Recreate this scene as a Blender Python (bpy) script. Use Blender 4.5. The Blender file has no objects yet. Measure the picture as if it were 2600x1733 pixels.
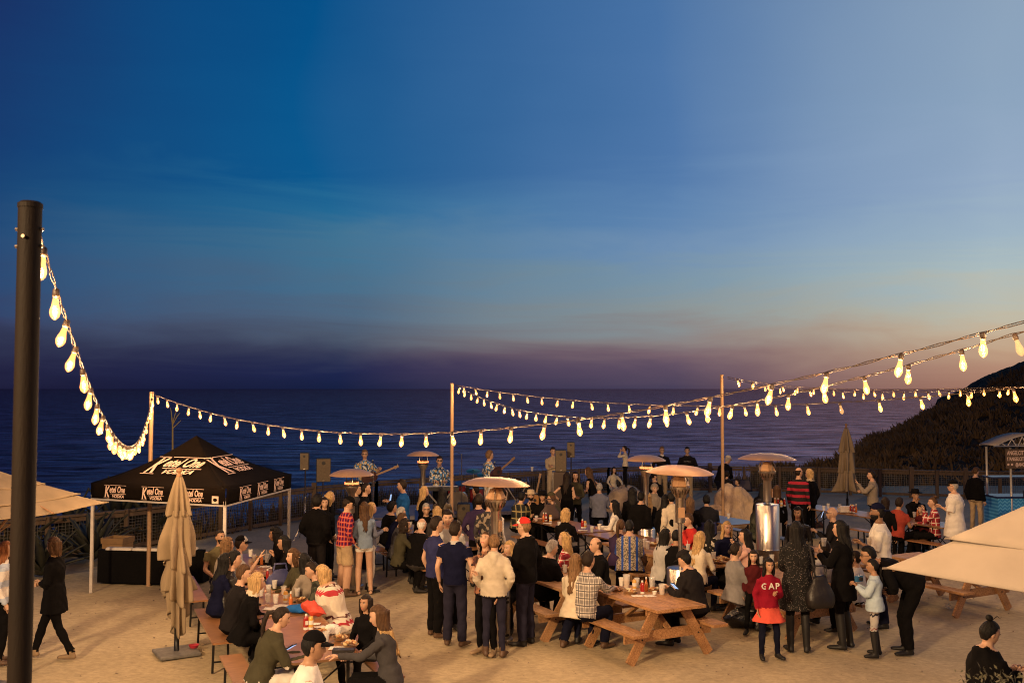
import bpy, bmesh, math, random
import numpy as np
from mathutils import Vector, Matrix, noise
R = math.radians
random.seed(7)
SC = bpy.context.scene
COL = SC.collection
F = 2528.0                      # focal length in photograph pixels (35 mm lens, 2600 px wide)
CAMZ = 3.75
PITCH = math.atan((986 - 866.5) / F)

# ---------------------------------------------------------------- camera
cam_d = bpy.data.cameras.new('camera'); cam = bpy.data.objects.new('camera', cam_d); COL.objects.link(cam)
cam.location = (0, 0, CAMZ); cam.rotation_euler = (math.pi / 2 + PITCH, 0, 0)
cam_d.lens = 35.0; cam_d.sensor_width = 36.0; cam_d.clip_start = 0.1; cam_d.clip_end = 80000
cam_d.dof.use_dof = True; cam_d.dof.focus_distance = 16.0; cam_d.dof.aperture_fstop = 4.0
SC.camera = cam

# ---------------------------------------------------------------- render / view
SC.view_settings.view_transform = 'Standard'; SC.view_settings.look = 'None'
SC.view_settings.exposure = 0.0; SC.view_settings.gamma = 1.0; SC.view_settings.use_curve_mapping = False
SC.render.engine = 'CYCLES'
SC.cycles.use_denoising = True
SC.cycles.max_bounces = 6; SC.cycles.diffuse_bounces = 3; SC.cycles.glossy_bounces = 3
SC.cycles.transparent_max_bounces = 12
SC.cycles.use_light_tree = True; SC.cycles.filter_width = 1.05
SC.cycles.sample_clamp_indirect = 4.0

# ---------------------------------------------------------------- dusk sky
def lin(c):
    return tuple(((v / 255) / 12.92 if v / 255 <= 0.04045 else ((v / 255 + 0.055) / 1.055) ** 2.4) for v in c)

W = bpy.data.worlds.new('World'); SC.world = W; W.use_nodes = True
nt = W.node_tree; N = nt.nodes; L = nt.links; N.clear()
def wn(t, **k):
    n = N.new(t)
    for a, b in k.items(): setattr(n, a, b)
    return n
def wm(op, a, b=None, clamp=False):
    n = N.new('ShaderNodeMath'); n.operation = op; n.use_clamp = clamp
    for i, v in enumerate((a, b)):
        if v is None: continue
        if isinstance(v, (int, float)): n.inputs[i].default_value = v
        else: L.new(v, n.inputs[i])
    return n.outputs[0]
tc = wn('ShaderNodeTexCoord'); sep = wn('ShaderNodeSeparateXYZ'); L.new(tc.outputs['Generated'], sep.inputs[0])
az = wm('MULTIPLY', wm('ARCTAN2', sep.outputs[0], sep.outputs[1]), 180 / math.pi)
el = wm('MULTIPLY', wm('ARCSINE', sep.outputs[2]), 180 / math.pi)
wmap = wn('ShaderNodeMapping'); L.new(tc.outputs['Generated'], wmap.inputs[0]); wmap.inputs['Scale'].default_value = (2.2, 2.2, 17)
wno = wn('ShaderNodeTexNoise'); L.new(wmap.outputs[0], wno.inputs[0]); wno.inputs['Scale'].default_value = 1.6; wno.inputs['Detail'].default_value = 4
wno.inputs['Roughness'].default_value = .6; wno.inputs['Distortion'].default_value = .8
wob = wm('MULTIPLY', wm('SUBTRACT', wno.outputs[0], 0.5), 5.5)
el2 = wm('ADD', el, wm('MULTIPLY', wob, wm('DIVIDE', wm('ADD', el, 3.0), 9.0, True)))
wn2 = wn('ShaderNodeTexNoise'); L.new(tc.outputs['Generated'], wn2.inputs[0]); wn2.inputs['Scale'].default_value = 2.4; wn2.inputs['Detail'].default_value = 3
az = wm('ADD', az, wm('MULTIPLY', wm('SUBTRACT', wn2.outputs[0], 0.5), 16))
elf = wm('DIVIDE', el2, 40.0, True)
SKY = [  # azimuth, [(elevation, sRGB)]
 (-30, [(0,(28,24,50)),(1.2,(38,38,66)),(2.2,(44,50,80)),(3.4,(46,56,96)),(5,(36,62,108)),(7,(28,64,114)),(10,(22,56,108)),(14,(24,52,104)),(21,(26,44,96)),(38,(18,34,80))]),
 (-11, [(0,(22,32,66)),(1,(28,37,76)),(2,(56,62,88)),(3.1,(76,88,108)),(4.3,(80,102,126)),(6,(74,110,138)),(8,(64,114,146)),(10,(34,104,148)),(12.6,(8,88,142)),(21,(2,80,136)),(38,(6,54,110))]),
 (8,   [(0,(72,64,88)),(1,(94,78,98)),(2,(120,98,108)),(3,(138,128,128)),(4.3,(136,148,152)),(6,(122,148,166)),(8,(110,142,178)),(10,(94,132,176)),(13,(80,120,170)),(21,(72,114,165)),(38,(40,84,140))]),
 (27,  [(0,(158,112,94)),(1,(178,136,114)),(2,(192,160,132)),(3,(198,178,152)),(4.3,(190,186,168)),(6,(172,188,190)),(8,(158,180,196)),(11,(148,170,196)),(15,(140,164,190)),(21,(140,162,186)),(38,(78,108,150))]),
]
cols = []
for a, pts in SKY:
    r = wn('ShaderNodeValToRGB'); L.new(elf, r.inputs[0]); e = r.color_ramp.elements
    r.color_ramp.interpolation = 'LINEAR'
    while len(e) > 2: e.remove(e[-1])
    e[0].position = 0; e[0].color = (*lin(pts[0][1]), 1); e[1].position = pts[-1][0] / 40; e[1].color = (*lin(pts[-1][1]), 1)
    for p, c in pts[1:-1]:
        k = e.new(p / 40); k.color = (*lin(c), 1)
    cols.append((a, r.outputs[0]))
cur = cols[0][1]
absaz = az
for (a0, _), (a1, c1) in zip(cols, cols[1:]):
    mr = wn('ShaderNodeMapRange'); mr.interpolation_type = 'LINEAR'; L.new(absaz, mr.inputs[0]); mr.inputs[1].default_value = a0; mr.inputs[2].default_value = a1
    mx = wn('ShaderNodeMixRGB'); L.new(mr.outputs[0], mx.inputs[0]); L.new(cur, mx.inputs[1]); L.new(c1, mx.inputs[2]); cur = mx.outputs[0]
# the glow is centred where the sun went down (to the right) and fades round the back of the sky
mr = wn('ShaderNodeMapRange'); mr.interpolation_type = 'SMOOTHSTEP'; L.new(az, mr.inputs[0]); mr.inputs[1].default_value = 60; mr.inputs[2].default_value = 150
mx = wn('ShaderNodeMixRGB'); L.new(mr.outputs[0], mx.inputs[0]); L.new(cur, mx.inputs[1]); L.new(cols[0][1], mx.inputs[2]); cur = mx.outputs[0]
sky = wn('ShaderNodeTexSky'); sky.sky_type = 'NISHITA'; sky.sun_disc = False; sky.sun_elevation = R(-3); sky.sun_rotation = R(48)
bgA = wn('ShaderNodeBackground'); L.new(cur, bgA.inputs[0]); bgA.inputs[1].default_value = 1.0
bgB = wn('ShaderNodeBackground'); L.new(sky.outputs[0], bgB.inputs[0]); bgB.inputs[1].default_value = 0.012
ad = wn('ShaderNodeAddShader'); L.new(bgA.outputs[0], ad.inputs[0]); L.new(bgB.outputs[0], ad.inputs[1])
wo = wn('ShaderNodeOutputWorld'); L.new(ad.outputs[0], wo.inputs[0])

# ---------------------------------------------------------------- warm flood lamp added out of view, behind left of the camera, as front light
ADDED_FLOODS = [(-8.5, -3.0, 8.2)]
for fx, fy, fz in ADDED_FLOODS:
    fl = bpy.data.lights.new('added_flood_light', 'AREA'); fl.shape = 'RECTANGLE'; fl.size = 1.3; fl.size_y = .5; fl.energy = 1750; fl.color = (1.0, .66, .34); fl.spread = R(120)
    fo = bpy.data.objects.new('added_flood_light', fl); COL.objects.link(fo); fo.location = (fx, fy, fz); fo.rotation_euler = (Vector((.5, 16, .8)) - Vector((fx, fy, fz))).to_track_quat('-Z', 'Y').to_euler()

# ---------------------------------------------------------------- pixel <-> world (places each thing at its real distance)
CP, SP = math.cos(PITCH), math.sin(PITCH)
def ray(px, py):
    dx = (px - 1300) / F; dz = -(py - 866.5) / F
    return Vector((dx, CP - SP * dz, SP + CP * dz))
def at(px, py, Y):
    r = ray(px, py); return Vector((0, 0, CAMZ)) + r * (Y / r.y)
def on(px, py, z=0.0):
    r = ray(px, py); return Vector((0, 0, CAMZ)) + r * ((z - CAMZ) / r.z)

# ---------------------------------------------------------------- materials
MATS = {}
def mat(name, col, rough=0.7, metal=0.0, bump=0.0, bscale=40, var=0.12, vscale=6, spec=0.5, emit=None, estr=0, coat=0, alpha=1, trans=0, pattern=None, pcols=None, aniso=None, bdist=0.02, orand=0):
    if name in MATS: return MATS[name]
    m = bpy.data.materials.new(name); m.use_nodes = True
    t = m.node_tree; n = t.nodes; l = t.links; b = n['Principled BSDF']
    b.inputs['Roughness'].default_value = rough; b.inputs['Metallic'].default_value = metal
    b.inputs['Specular IOR Level'].default_value = spec
    if coat: b.inputs['Coat Weight'].default_value = coat
    if alpha < 1: b.inputs['Alpha'].default_value = alpha
    if trans: b.inputs['Transmission Weight'].default_value = trans
    tc = n.new('ShaderNodeTexCoord'); src = tc.outputs['Object']
    mp = n.new('ShaderNodeMapping'); l.new(src, mp.inputs[0])
    if aniso: mp.inputs['Scale'].default_value = aniso
    vec = mp.outputs[0]
    no = n.new('ShaderNodeTexNoise'); no.inputs['Scale'].default_value = vscale; no.inputs['Detail'].default_value = 5; l.new(vec, no.inputs[0])
    ramp = n.new('ShaderNodeMapRange'); l.new(no.outputs[0], ramp.inputs[0]); ramp.inputs[1].default_value = 0.3; ramp.inputs[2].default_value = 0.7
    ramp.inputs[3].default_value = 1 - var; ramp.inputs[4].default_value = 1 + var
    base = None
    if pattern: base = pattern(n, l, src, pcols)
    else:
        rgb = n.new('ShaderNodeRGB'); rgb.outputs[0].default_value = (*col, 1); base = rgb.outputs[0]
    fac = ramp.outputs[0]
    if orand:
        oi = n.new('ShaderNodeObjectInfo'); fac = _math(n, l, 'MULTIPLY', fac, _math(n, l, 'ADD', _math(n, l, 'MULTIPLY', oi.outputs['Random'], orand), 1 - orand / 2))
    vm = n.new('ShaderNodeVectorMath'); vm.operation = 'SCALE'; l.new(base, vm.inputs[0]); l.new(fac, vm.inputs[3])
    l.new(vm.outputs[0], b.inputs['Base Color'])
    if bump:
        nb = n.new('ShaderNodeTexNoise'); nb.inputs['Scale'].default_value = bscale; nb.inputs['Detail'].default_value = 4; l.new(vec, nb.inputs[0])
        bp = n.new('ShaderNodeBump'); bp.inputs['Strength'].default_value = bump; bp.inputs['Distance'].default_value = bdist; l.new(nb.outputs[0], bp.inputs['Height']); l.new(bp.outputs[0], b.inputs['Normal'])
    if emit:
        b.inputs['Emission Color'].default_value = (*emit, 1); b.inputs['Emission Strength'].default_value = estr
    MATS[name] = m; return m

def _sep(n, l, src, scale=1.0):
    s = n.new('ShaderNodeSeparateXYZ'); l.new(src, s.inputs[0]); return s
def _math(n, l, op, a, b=None):
    m = n.new('ShaderNodeMath'); m.operation = op
    for i, v in enumerate((a, b)):
        if v is None: continue
        if isinstance(v, (int, float)): m.inputs[i].default_value = v
        else: l.new(v, m.inputs[i])
    return m.outputs[0]
def _mixc(n, l, f, a, b):
    m = n.new('ShaderNodeMixRGB')
    if isinstance(f, (int, float)): m.inputs[0].default_value = f
    else: l.new(f, m.inputs[0])
    for i, v in ((1, a), (2, b)):
        if isinstance(v, tuple): m.inputs[i].default_value = (*v, 1)
        else: l.new(v, m.inputs[i])
    return m.outputs[0]
def band(n, l, coord, period, width, offset=0.0):
    f = _math(n, l, 'FRACT', _math(n, l, 'ADD', _math(n, l, 'DIVIDE', coord, period), offset + 50.0))
    return _math(n, l, 'LESS_THAN', f, width)
def pat_plaid(n, l, src, c):
    base, dark, line, per = c
    s = _sep(n, l, src); u = _math(n, l, 'ADD', s.outputs[0], s.outputs[1]); z = s.outputs[2]
    a = band(n, l, u, per, .5); b = band(n, l, z, per, .5)
    k = _mixc(n, l, _math(n, l, 'MULTIPLY', _math(n, l, 'ADD', a, b), .5), base, dark)
    a2 = band(n, l, u, per, .14, .3); b2 = band(n, l, z, per, .14, .3)
    return _mixc(n, l, _math(n, l, 'MAXIMUM', a2, b2), k, line)
def pat_print(n, l, src, c):
    v = n.new('ShaderNodeTexVoronoi'); v.inputs['Scale'].default_value = c[4]; l.new(src, v.inputs[0])
    r = n.new('ShaderNodeValToRGB'); r.color_ramp.interpolation = 'CONSTANT'; e = r.color_ramp.elements
    e[0].color = (*c[0], 1); e[0].position = 0; e[1].position = .3; e[1].color = (*c[1], 1)
    k = e.new(.55); k.color = (*c[2], 1); k = e.new(c[5] if len(c) > 5 else .8); k.color = (*c[3], 1)
    sp = n.new('ShaderNodeSeparateColor'); l.new(v.outputs['Color'], sp.inputs[0]); l.new(sp.outputs[0], r.inputs[0])
    return r.outputs[0]
def pat_zig(n, l, src, c):     # knitted zigzag bands
    s = _sep(n, l, src); u = _math(n, l, 'ADD', s.outputs[0], s.outputs[1])
    tri = _math(n, l, 'PINGPONG', u, .035)
    z = _math(n, l, 'ADD', s.outputs[2], tri)
    z0 = s.outputs[2]
    k = _mixc(n, l, band(n, l, z, c[3], .25), c[0], c[1])
    k = _mixc(n, l, band(n, l, z, c[3], .12, .5), k, c[2])
    return _mixc(n, l, band(n, l, z0, c[3] * 2, .42, .1), k, c[0])
def pat_stripe(n, l, src, c):  # horizontal stripes
    s = _sep(n, l, src)
    k = _mixc(n, l, band(n, l, s.outputs[2], c[2], c[3], c[4]), c[0], c[1]); return k
def pat_kimono(n, l, src, c):
    s = _sep(n, l, src)
    v = n.new('ShaderNodeTexNoise'); v.inputs['Scale'].default_value = 45; l.new(src, v.inputs[0])
    k = _mixc(n, l, _math(n, l, 'GREATER_THAN', v.outputs[0], .5), (.36, .30, .22), (.10, .09, .09))
    return _mixc(n, l, band(n, l, s.outputs[0], .13, .3, .1), k, (.02, .06, .28))
def pat_chev(n, l, src, c):
    s = _sep(n, l, src); tri = _math(n, l, 'PINGPONG', s.outputs[0], .06)
    return _mixc(n, l, band(n, l, _math(n, l, 'ADD', s.outputs[2], tri), .09, .5), (.03, .25, .62), (.12, .45, .8))
def pat_wood(n, l, src, c):
    mp = n.new('ShaderNodeMapping'); l.new(src, mp.inputs[0]); mp.inputs['Scale'].default_value = c[2]
    v = n.new('ShaderNodeTexNoise'); v.inputs['Scale'].default_value = 6; v.inputs['Detail'].default_value = 8; v.inputs['Distortion'].default_value = .6; l.new(mp.outputs[0], v.inputs[0])
    mr = n.new('ShaderNodeMapRange'); l.new(v.outputs[0], mr.inputs[0]); mr.inputs[1].default_value = .35; mr.inputs[2].default_value = .65
    return _mixc(n, l, mr.outputs[0], c[0], c[1])

# ---------------------------------------------------------------- mesh helpers
class MB:
    def __init__(s): s.v = []; s.f = []; s.m = []; s.mi = 0
    def add(s, vs, fs, T=None):
        o = len(s.v)
        s.v += [tuple(T @ Vector(p)) if T else tuple(p) for p in vs]
        s.f += [tuple(i + o for i in f) for f in fs]; s.m += [s.mi] * len(fs); return s
    def box(s, c, d, T=None, taper=1.0):
        x, y, z = d[0] / 2, d[1] / 2, d[2] / 2
        vs = [(c[0] + i * x * (taper if k > 0 else 1), c[1] + j * y * (taper if k > 0 else 1), c[2] + k * z) for k in (-1, 1) for j in (-1, 1) for i in (-1, 1)]
        return s.add(vs, [(0, 2, 3, 1), (4, 5, 7, 6), (0, 1, 5, 4), (2, 6, 7, 3), (0, 4, 6, 2), (1, 3, 7, 5)], T)
    def bar(s, a, b, w, h, up=(0, 0, 1), T=None):   # rectangular bar from a to b
        a = Vector(a); b = Vector(b); d = (b - a).normalized(); u = Vector(up); sd = d.cross(u)
        if sd.length < 1e-4: sd = d.cross(Vector((0, 1, 0)))
        sd.normalize(); u = sd.cross(d)
        vs = [p + sd * i * w / 2 + u * j * h / 2 for p in (a, b) for i, j in ((-1, -1), (1, -1), (1, 1), (-1, 1))]
        return s.add(vs, [(0, 1, 2, 3), (7, 6, 5, 4), (0, 4, 5, 1), (1, 5, 6, 2), (2, 6, 7, 3), (3, 7, 4, 0)], T)
    def tube(s, pts, rad, n=8, cap=True, T=None):
        pts = [Vector(p) for p in pts]
        if isinstance(rad, (int, float)): rad = [rad] * len(pts)
        vs = []; fs = []; side = None
        for i, p in enumerate(pts):
            d = (pts[min(i + 1, len(pts) - 1)] - pts[max(i - 1, 0)]).normalized()
            if side is None: side = d.cross(Vector((0, 0, 1)) if abs(d.z) < .9 else Vector((0, 1, 0))).normalized()
            side = (side - d * side.dot(d)).normalized(); up = side.cross(d)
            for k in range(n):
                a = 2 * math.pi * k / n; vs.append(p + (side * math.cos(a) + up * math.sin(a)) * rad[i])
        for i in range(len(pts) - 1):
            for k in range(n):
                k2 = (k + 1) % n; fs.append((i * n + k, i * n + k2, (i + 1) * n + k2, (i + 1) * n + k))
        if cap: fs.append(tuple(range(n))); fs.append(tuple((len(pts) - 1) * n + k for k in reversed(range(n))))
        fs = [tuple(reversed(f)) for f in fs]
        return s.add(vs, fs, T)
    def lathe(s, prof, n=20, T=None, ell=1.0):
        vs = [(r * math.cos(2 * math.pi * k / n), r * ell * math.sin(2 * math.pi * k / n), z) for r, z in prof for k in range(n)]
        fs = [(i * n + k, i * n + (k + 1) % n, (i + 1) * n + (k + 1) % n, (i + 1) * n + k) for i in range(len(prof) - 1) for k in range(n)]
        fs.append(tuple(reversed(range(n)))); fs.append(tuple((len(prof) - 1) * n + k for k in range(n)))
        return s.add(vs, fs, T)
    def ell(s, c, r, nu=10, nv=7, T=None):
        vs = []; 
        for j in range(nv + 1):
            t = math.pi * j / nv
            for k in range(nu):
                a = 2 * math.pi * k / nu
                vs.append((c[0] + r[0] * math.sin(t) * math.cos(a), c[1] + r[1] * math.sin(t) * math.sin(a), c[2] - r[2] * math.cos(t)))
        fs = [(j * nu + k, j * nu + (k + 1) % nu, (j + 1) * nu + (k + 1) % nu, (j + 1) * nu + k) for j in range(nv) for k in range(nu)]
        return s.add(vs, fs, T)
    def mesh(s, name, mats, smooth=False):
        me = bpy.data.meshes.new(name); me.from_pydata(s.v, [], s.f)
        for m in (mats if isinstance(mats, (list, tuple)) else [mats]): me.materials.append(m)
        if len(set(s.m)) > 1: me.polygons.foreach_set('material_index', s.m)
        if smooth: me.polygons.foreach_set('use_smooth', [True] * len(me.polygons))
        me.validate(); me.update(); return me
    def build(s, name, mats, parent=None, smooth=False):
        return link(name, s.mesh(name, mats, smooth), parent)
def smooth_angle(o, a=40):
    me = o.data; me.polygons.foreach_set('use_smooth', [True] * len(me.polygons))
    try: me.set_sharp_from_angle(angle=R(a))
    except Exception: pass
    return o
def link(name, me, parent=None, loc=None, rot=None):
    o = bpy.data.objects.new(name, me); COL.objects.link(o)
    if parent: o.parent = parent
    if loc is not None: o.location = loc
    if rot is not None: o.rotation_euler = rot
    return o
def tag(o, label=None, cat=None, group=None, kind=None):
    if label: o['label'] = label
    if cat: o['category'] = cat
    if group: o['group'] = group
    if kind: o['kind'] = kind
    return o
def thing(name, label, cat, loc=(0, 0, 0), rz=0, group=None):
    o = link(name, None, None, loc, (0, 0, rz)); o.empty_display_size = .1
    return tag(o, label, cat, group)
def copy_tree(o, parent=None):
    c = o.copy(); COL.objects.link(c)
    if parent: c.parent = parent
    for ch in list(o.children): copy_tree(ch, c)
    return c
def n3(x, y, z, s=1.0): return noise.noise(Vector((x * s, y * s, z * s)))
# ================================================================ SETTING
m_sand = mat('sand', (.44, .352, .222), .95, bump=.25, bscale=14, var=.10, vscale=1.0, spec=.15, bdist=.05)
_t = m_sand.node_tree; _n = _t.nodes; _l = _t.links    # finer grit, scattered dark specks and scuffed streaks
_tc = [x for x in _n if x.type == 'TEX_COORD'][0]; _b = _n['Principled BSDF']; _src = _b.inputs['Base Color'].links[0].from_socket
_mp = _n.new('ShaderNodeMapping'); _mp.inputs['Scale'].default_value = (1, 1.35, 1); _mp.inputs['Rotation'].default_value = (0, 0, .5); _l.new(_tc.outputs['Object'], _mp.inputs[0])
_n1 = _n.new('ShaderNodeTexNoise'); _n1.inputs['Scale'].default_value = 9; _n1.inputs['Detail'].default_value = 9; _n1.inputs['Roughness'].default_value = .72; _l.new(_mp.outputs[0], _n1.inputs[0])
_r1 = _n.new('ShaderNodeMapRange'); _r1.inputs[1].default_value = .3; _r1.inputs[2].default_value = .62; _r1.inputs[3].default_value = .72; _r1.inputs[4].default_value = 1.10; _l.new(_n1.outputs[0], _r1.inputs[0])
_v1 = _n.new('ShaderNodeTexVoronoi'); _v1.inputs['Scale'].default_value = 5.5; _l.new(_tc.outputs['Object'], _v1.inputs[0])
_r2 = _n.new('ShaderNodeMapRange'); _r2.inputs[1].default_value = .05; _r2.inputs[2].default_value = .09; _r2.inputs[3].default_value = .55; _r2.inputs[4].default_value = 1; _l.new(_v1.outputs[0], _r2.inputs[0])
_mm = _n.new('ShaderNodeMath'); _mm.operation = 'MULTIPLY'; _l.new(_r1.outputs[0], _mm.inputs[0]); _l.new(_r2.outputs[0], _mm.inputs[1])
_vm = _n.new('ShaderNodeVectorMath'); _vm.operation = 'SCALE'; _l.new(_src, _vm.inputs[0]); _l.new(_mm.outputs[0], _vm.inputs[3]); _l.new(_vm.outputs[0], _b.inputs['Base Color'])
_bp = [x for x in _n if x.type == 'BUMP'][0]
_bp2 = _n.new('ShaderNodeBump'); _bp2.inputs['Strength'].default_value = .6; _bp2.inputs['Distance'].default_value = .010; _l.new(_n1.outputs[0], _bp2.inputs['Height']); _l.new(_bp.outputs[0], _bp2.inputs['Normal']); _v3 = _n.new('ShaderNodeTexVoronoi'); _v3.feature = 'SMOOTH_F1'; _v3.inputs['Scale'].default_value = 2.6; _l.new(_mp.outputs[0], _v3.inputs[0])
_bp3 = _n.new('ShaderNodeBump'); _bp3.inputs['Strength'].default_value = .25; _bp3.inputs['Distance'].default_value = .02; _l.new(_v3.outputs[0], _bp3.inputs['Height']); _l.new(_bp2.outputs[0], _bp3.inputs['Normal']); _l.new(_bp3.outputs[0], _b.inputs['Normal'])

m_scrub = mat('scrub_soil', (.05, .033, .018), .95, bump=.9, bscale=3, var=.4, vscale=.6, spec=.1, bdist=.3)
m_leafd = mat('scrub_leaf', (.17, .105, .045), .8, var=.45, vscale=.5, spec=.2)
m_grassd = mat('dry_grass', (.11, .075, .035), .85, var=.4, vscale=3, spec=.2)
m_sea = bpy.data.materials.new('sea_water'); m_sea.use_nodes = True
_t = m_sea.node_tree; _n = _t.nodes; _l = _t.links; _n.clear()
_tc = _n.new('ShaderNodeTexCoord'); _prev = None
for _sc3, _sc, _d in (((.6, 1.0, 1),   .30, .11), ((.45, 1.0, 1), .075, .8), ((.35, 1.0, 1), .018, 1.2)):
    _mp = _n.new('ShaderNodeMapping'); _mp.inputs['Scale'].default_value = _sc3; _mp.inputs['Rotation'].default_value = (0, 0, R(5)); _l.new(_tc.outputs['Object'], _mp.inputs[0])
    _w = _n.new('ShaderNodeTexNoise'); _w.inputs['Scale'].default_value = _sc; _w.inputs['Detail'].default_value = 6; _w.inputs['Roughness'].default_value = .6; _w.inputs['Distortion'].default_value = .5; _l.new(_mp.outputs[0], _w.inputs[0])
    _k = _n.new('ShaderNodeBump'); _k.inputs['Strength'].default_value = 1; _k.inputs['Distance'].default_value = _d; _l.new(_w.outputs[0], _k.inputs['Height'])
    if _prev: _l.new(_prev, _k.inputs['Normal'])
    _prev = _k.outputs[0]
_g = _n.new('ShaderNodeBsdfGlossy'); _g.inputs['Roughness'].default_value = .06; _g.inputs['Color'].default_value = (.27, .19, .25, 1); _l.new(_prev, _g.inputs['Normal'])
_ws = _n.new('ShaderNodeTexNoise'); _ws.inputs['Scale'].default_value = .11; _ws.inputs['Detail'].default_value = 9; _ws.inputs['Roughness'].default_value = .68; _ws.inputs['Distortion'].default_value = .6
_mp = _n.new('ShaderNodeMapping'); _mp.inputs['Scale'].default_value = (.4, 1, 1); _l.new(_tc.outputs['Object'], _mp.inputs[0]); _l.new(_mp.outputs[0], _ws.inputs[0])
_wr = _n.new('ShaderNodeMapRange'); _wr.inputs[1].default_value = .34; _wr.inputs[2].default_value = .68; _wr.inputs[3].default_value = .25; _wr.inputs[4].default_value = 2.3; _l.new(_ws.outputs[0], _wr.inputs[0])
_vs = _n.new('ShaderNodeVectorMath'); _vs.operation = 'SCALE'; _vs.inputs[0].default_value = (.25, .185, .25); _l.new(_wr.outputs[0], _vs.inputs[3]); _l.new(_vs.outputs[0], _g.inputs['Color'])
_df = _n.new('ShaderNodeBsdfDiffuse'); _df.inputs['Color'].default_value = (.022, .016, .03, 1)
_ad = _n.new('ShaderNodeAddShader'); _l.new(_g.outputs[0], _ad.inputs[0]); _l.new(_df.outputs[0], _ad.inputs[1])
_o = _n.new('ShaderNodeOutputMaterial'); _l.new(_ad.outputs[0], _o.inputs[0])

sea = MB().add([(-60000, 60, -22), (60000, 60, -22), (60000, 70000, -22), (-60000, 70000, -22)], [(0, 1, 2, 3)]).build('sea', m_sea)
tag(sea, 'dark blue evening sea stretching to the horizon', None, kind='structure')

# ground: sandy terrace falling away as a bluff behind the fence
def fence_edge(x):   # y of the terrace rim
    pts = [(-60, 16), (-12, 20), (-8, 24.2), (-6.5, 27.5), (-5, 30.5), (-2, 33), (1, 35), (4, 37), (30, 38), (80, 38)]
    for (x0, y0), (x1, y1) in zip(pts, pts[1:]):
        if x0 <= x <= x1: return y0 + (y1 - y0) * (x - x0) / (x1 - x0)
    return 38
xs = np.concatenate([np.linspace(-60, -14, 12, endpoint=False), np.arange(-14, 14, .35), np.linspace(14, 60, 14)])
ts = np.concatenate([np.linspace(0, 1, 90), 1 + np.linspace(0.02, 1, 22)])
gm = MB(); idx = {}
for i, x in enumerate(xs):
    ye = fence_edge(x) + 1.2
    for j, t in enumerate(ts):
        if t <= 1: y = -12 + (ye + 12) * t; z = .018 * n3(x, y, 0, .9) + .012 * n3(x, y, 3, 2.6) - .0
        else:
            d = (t - 1) * 60; y = ye + d; z = -min(22.5, .25 * d + .012 * d * d) + .5 * n3(x, y, 1, .3) * min(1, d / 4)
        gm.v.append((x, y, z if t > 1 else z - .01))
nj = len(ts)
for i in range(len(xs) - 1):
    for j in range(nj - 1):
        gm.f.append((i * nj + j, (i + 1) * nj + j, (i + 1) * nj + j + 1, i * nj + j + 1)); gm.m.append(0 if ts[j] < 1 else 1)
ground = gm.build('ground', [m_sand, m_scrub], smooth=True)
tag(ground, 'trampled tan sand terrace ending in a dark scrubby bluff', None, kind='structure')

# hills on the right
def make_hill(name, ridge, foot, seed, depth=40, rough=1.0):
    """ridge / foot: lists of (px, py, Y), same length -> a slope from foot up to ridge and down behind it"""
    n = 90; m = 34; mb = MB()
    def lerp(lst, t):
        k = t * (len(lst) - 1); i = min(int(k), len(lst) - 2); f = k - i; return lst[i].lerp(lst[i + 1], f)
    rp = [at(*p) for p in ridge]; fp = [at(*p) for p in foot]
    for i in range(n + 1):
        a = lerp(fp, i / n); b = lerp(rp, i / n); back = b + Vector((.2, 1, 0)) * depth; back.z = b.z - depth * .55
        for j in range(m + 1):
            t = j / m
            if t < .7:
                u = t / .7; p = a.lerp(b, u); p.z += (b.z - a.z) * .10 * math.sin(u * math.pi)
            else: u = (t - .7) / .3; p = b.lerp(back, u)
            w = rough * min(1, t * 3)
            p = p + Vector((0, 0, w * (1.0 * n3(p.x, p.y, seed, .10) + .5 * n3(p.x, p.y, seed, .35) + .22 * n3(p.x, p.y, seed, 1.1))))
            mb.v.append(tuple(p))
    for i in range(n):
        for j in range(m):
            mb.f.append((i * (m + 1) + j, (i + 1) * (m + 1) + j, (i + 1) * (m + 1) + j + 1, i * (m + 1) + j + 1)); mb.m.append(0)
    return mb.build(name, m_scrub, smooth=True)
ridge1 = [(1930, 1204, 42), (2000, 1190, 45), (2110, 1178, 49), (2180, 1150, 53), (2235, 1118, 57), (2300, 1078, 61), (2380, 1036, 66), (2470, 1002, 70), (2560, 955, 74), (2700, 890, 80), (3000, 760, 88), (3500, 600, 95)]
foot1 = [(1925, 1222, 39), (2030, 1240, 39), (2100, 1262, 39), (2180, 1266, 39), (2240, 1266, 39), (2310, 1266, 39), (2400, 1266, 39), (2480, 1266, 39), (2580, 1266, 39), (2720, 1266, 39), (3020, 1266, 39), (3520, 1266, 39)]
hill1 = make_hill('hillside', ridge1, foot1, 3, 30, .9)
tag(hill1, 'dark scrub covered slope rising behind the fence', None, kind='structure')
ridge2 = [(2380, 1015, 300), (2440, 988, 300), (2470, 968, 300), (2510, 946, 300), (2560, 926, 300), (2600, 908, 300), (2700, 850, 300), (3200, 700, 300), (3900, 600, 300)]
foot2 = [(p, 1130, 220) for p, _, _ in ridge2]
hill2 = make_hill('hill', ridge2, foot2, 9, 200, 1.4)
tag(hill2, 'distant dark headland ridge against the sunset', None, kind='structure')

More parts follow.
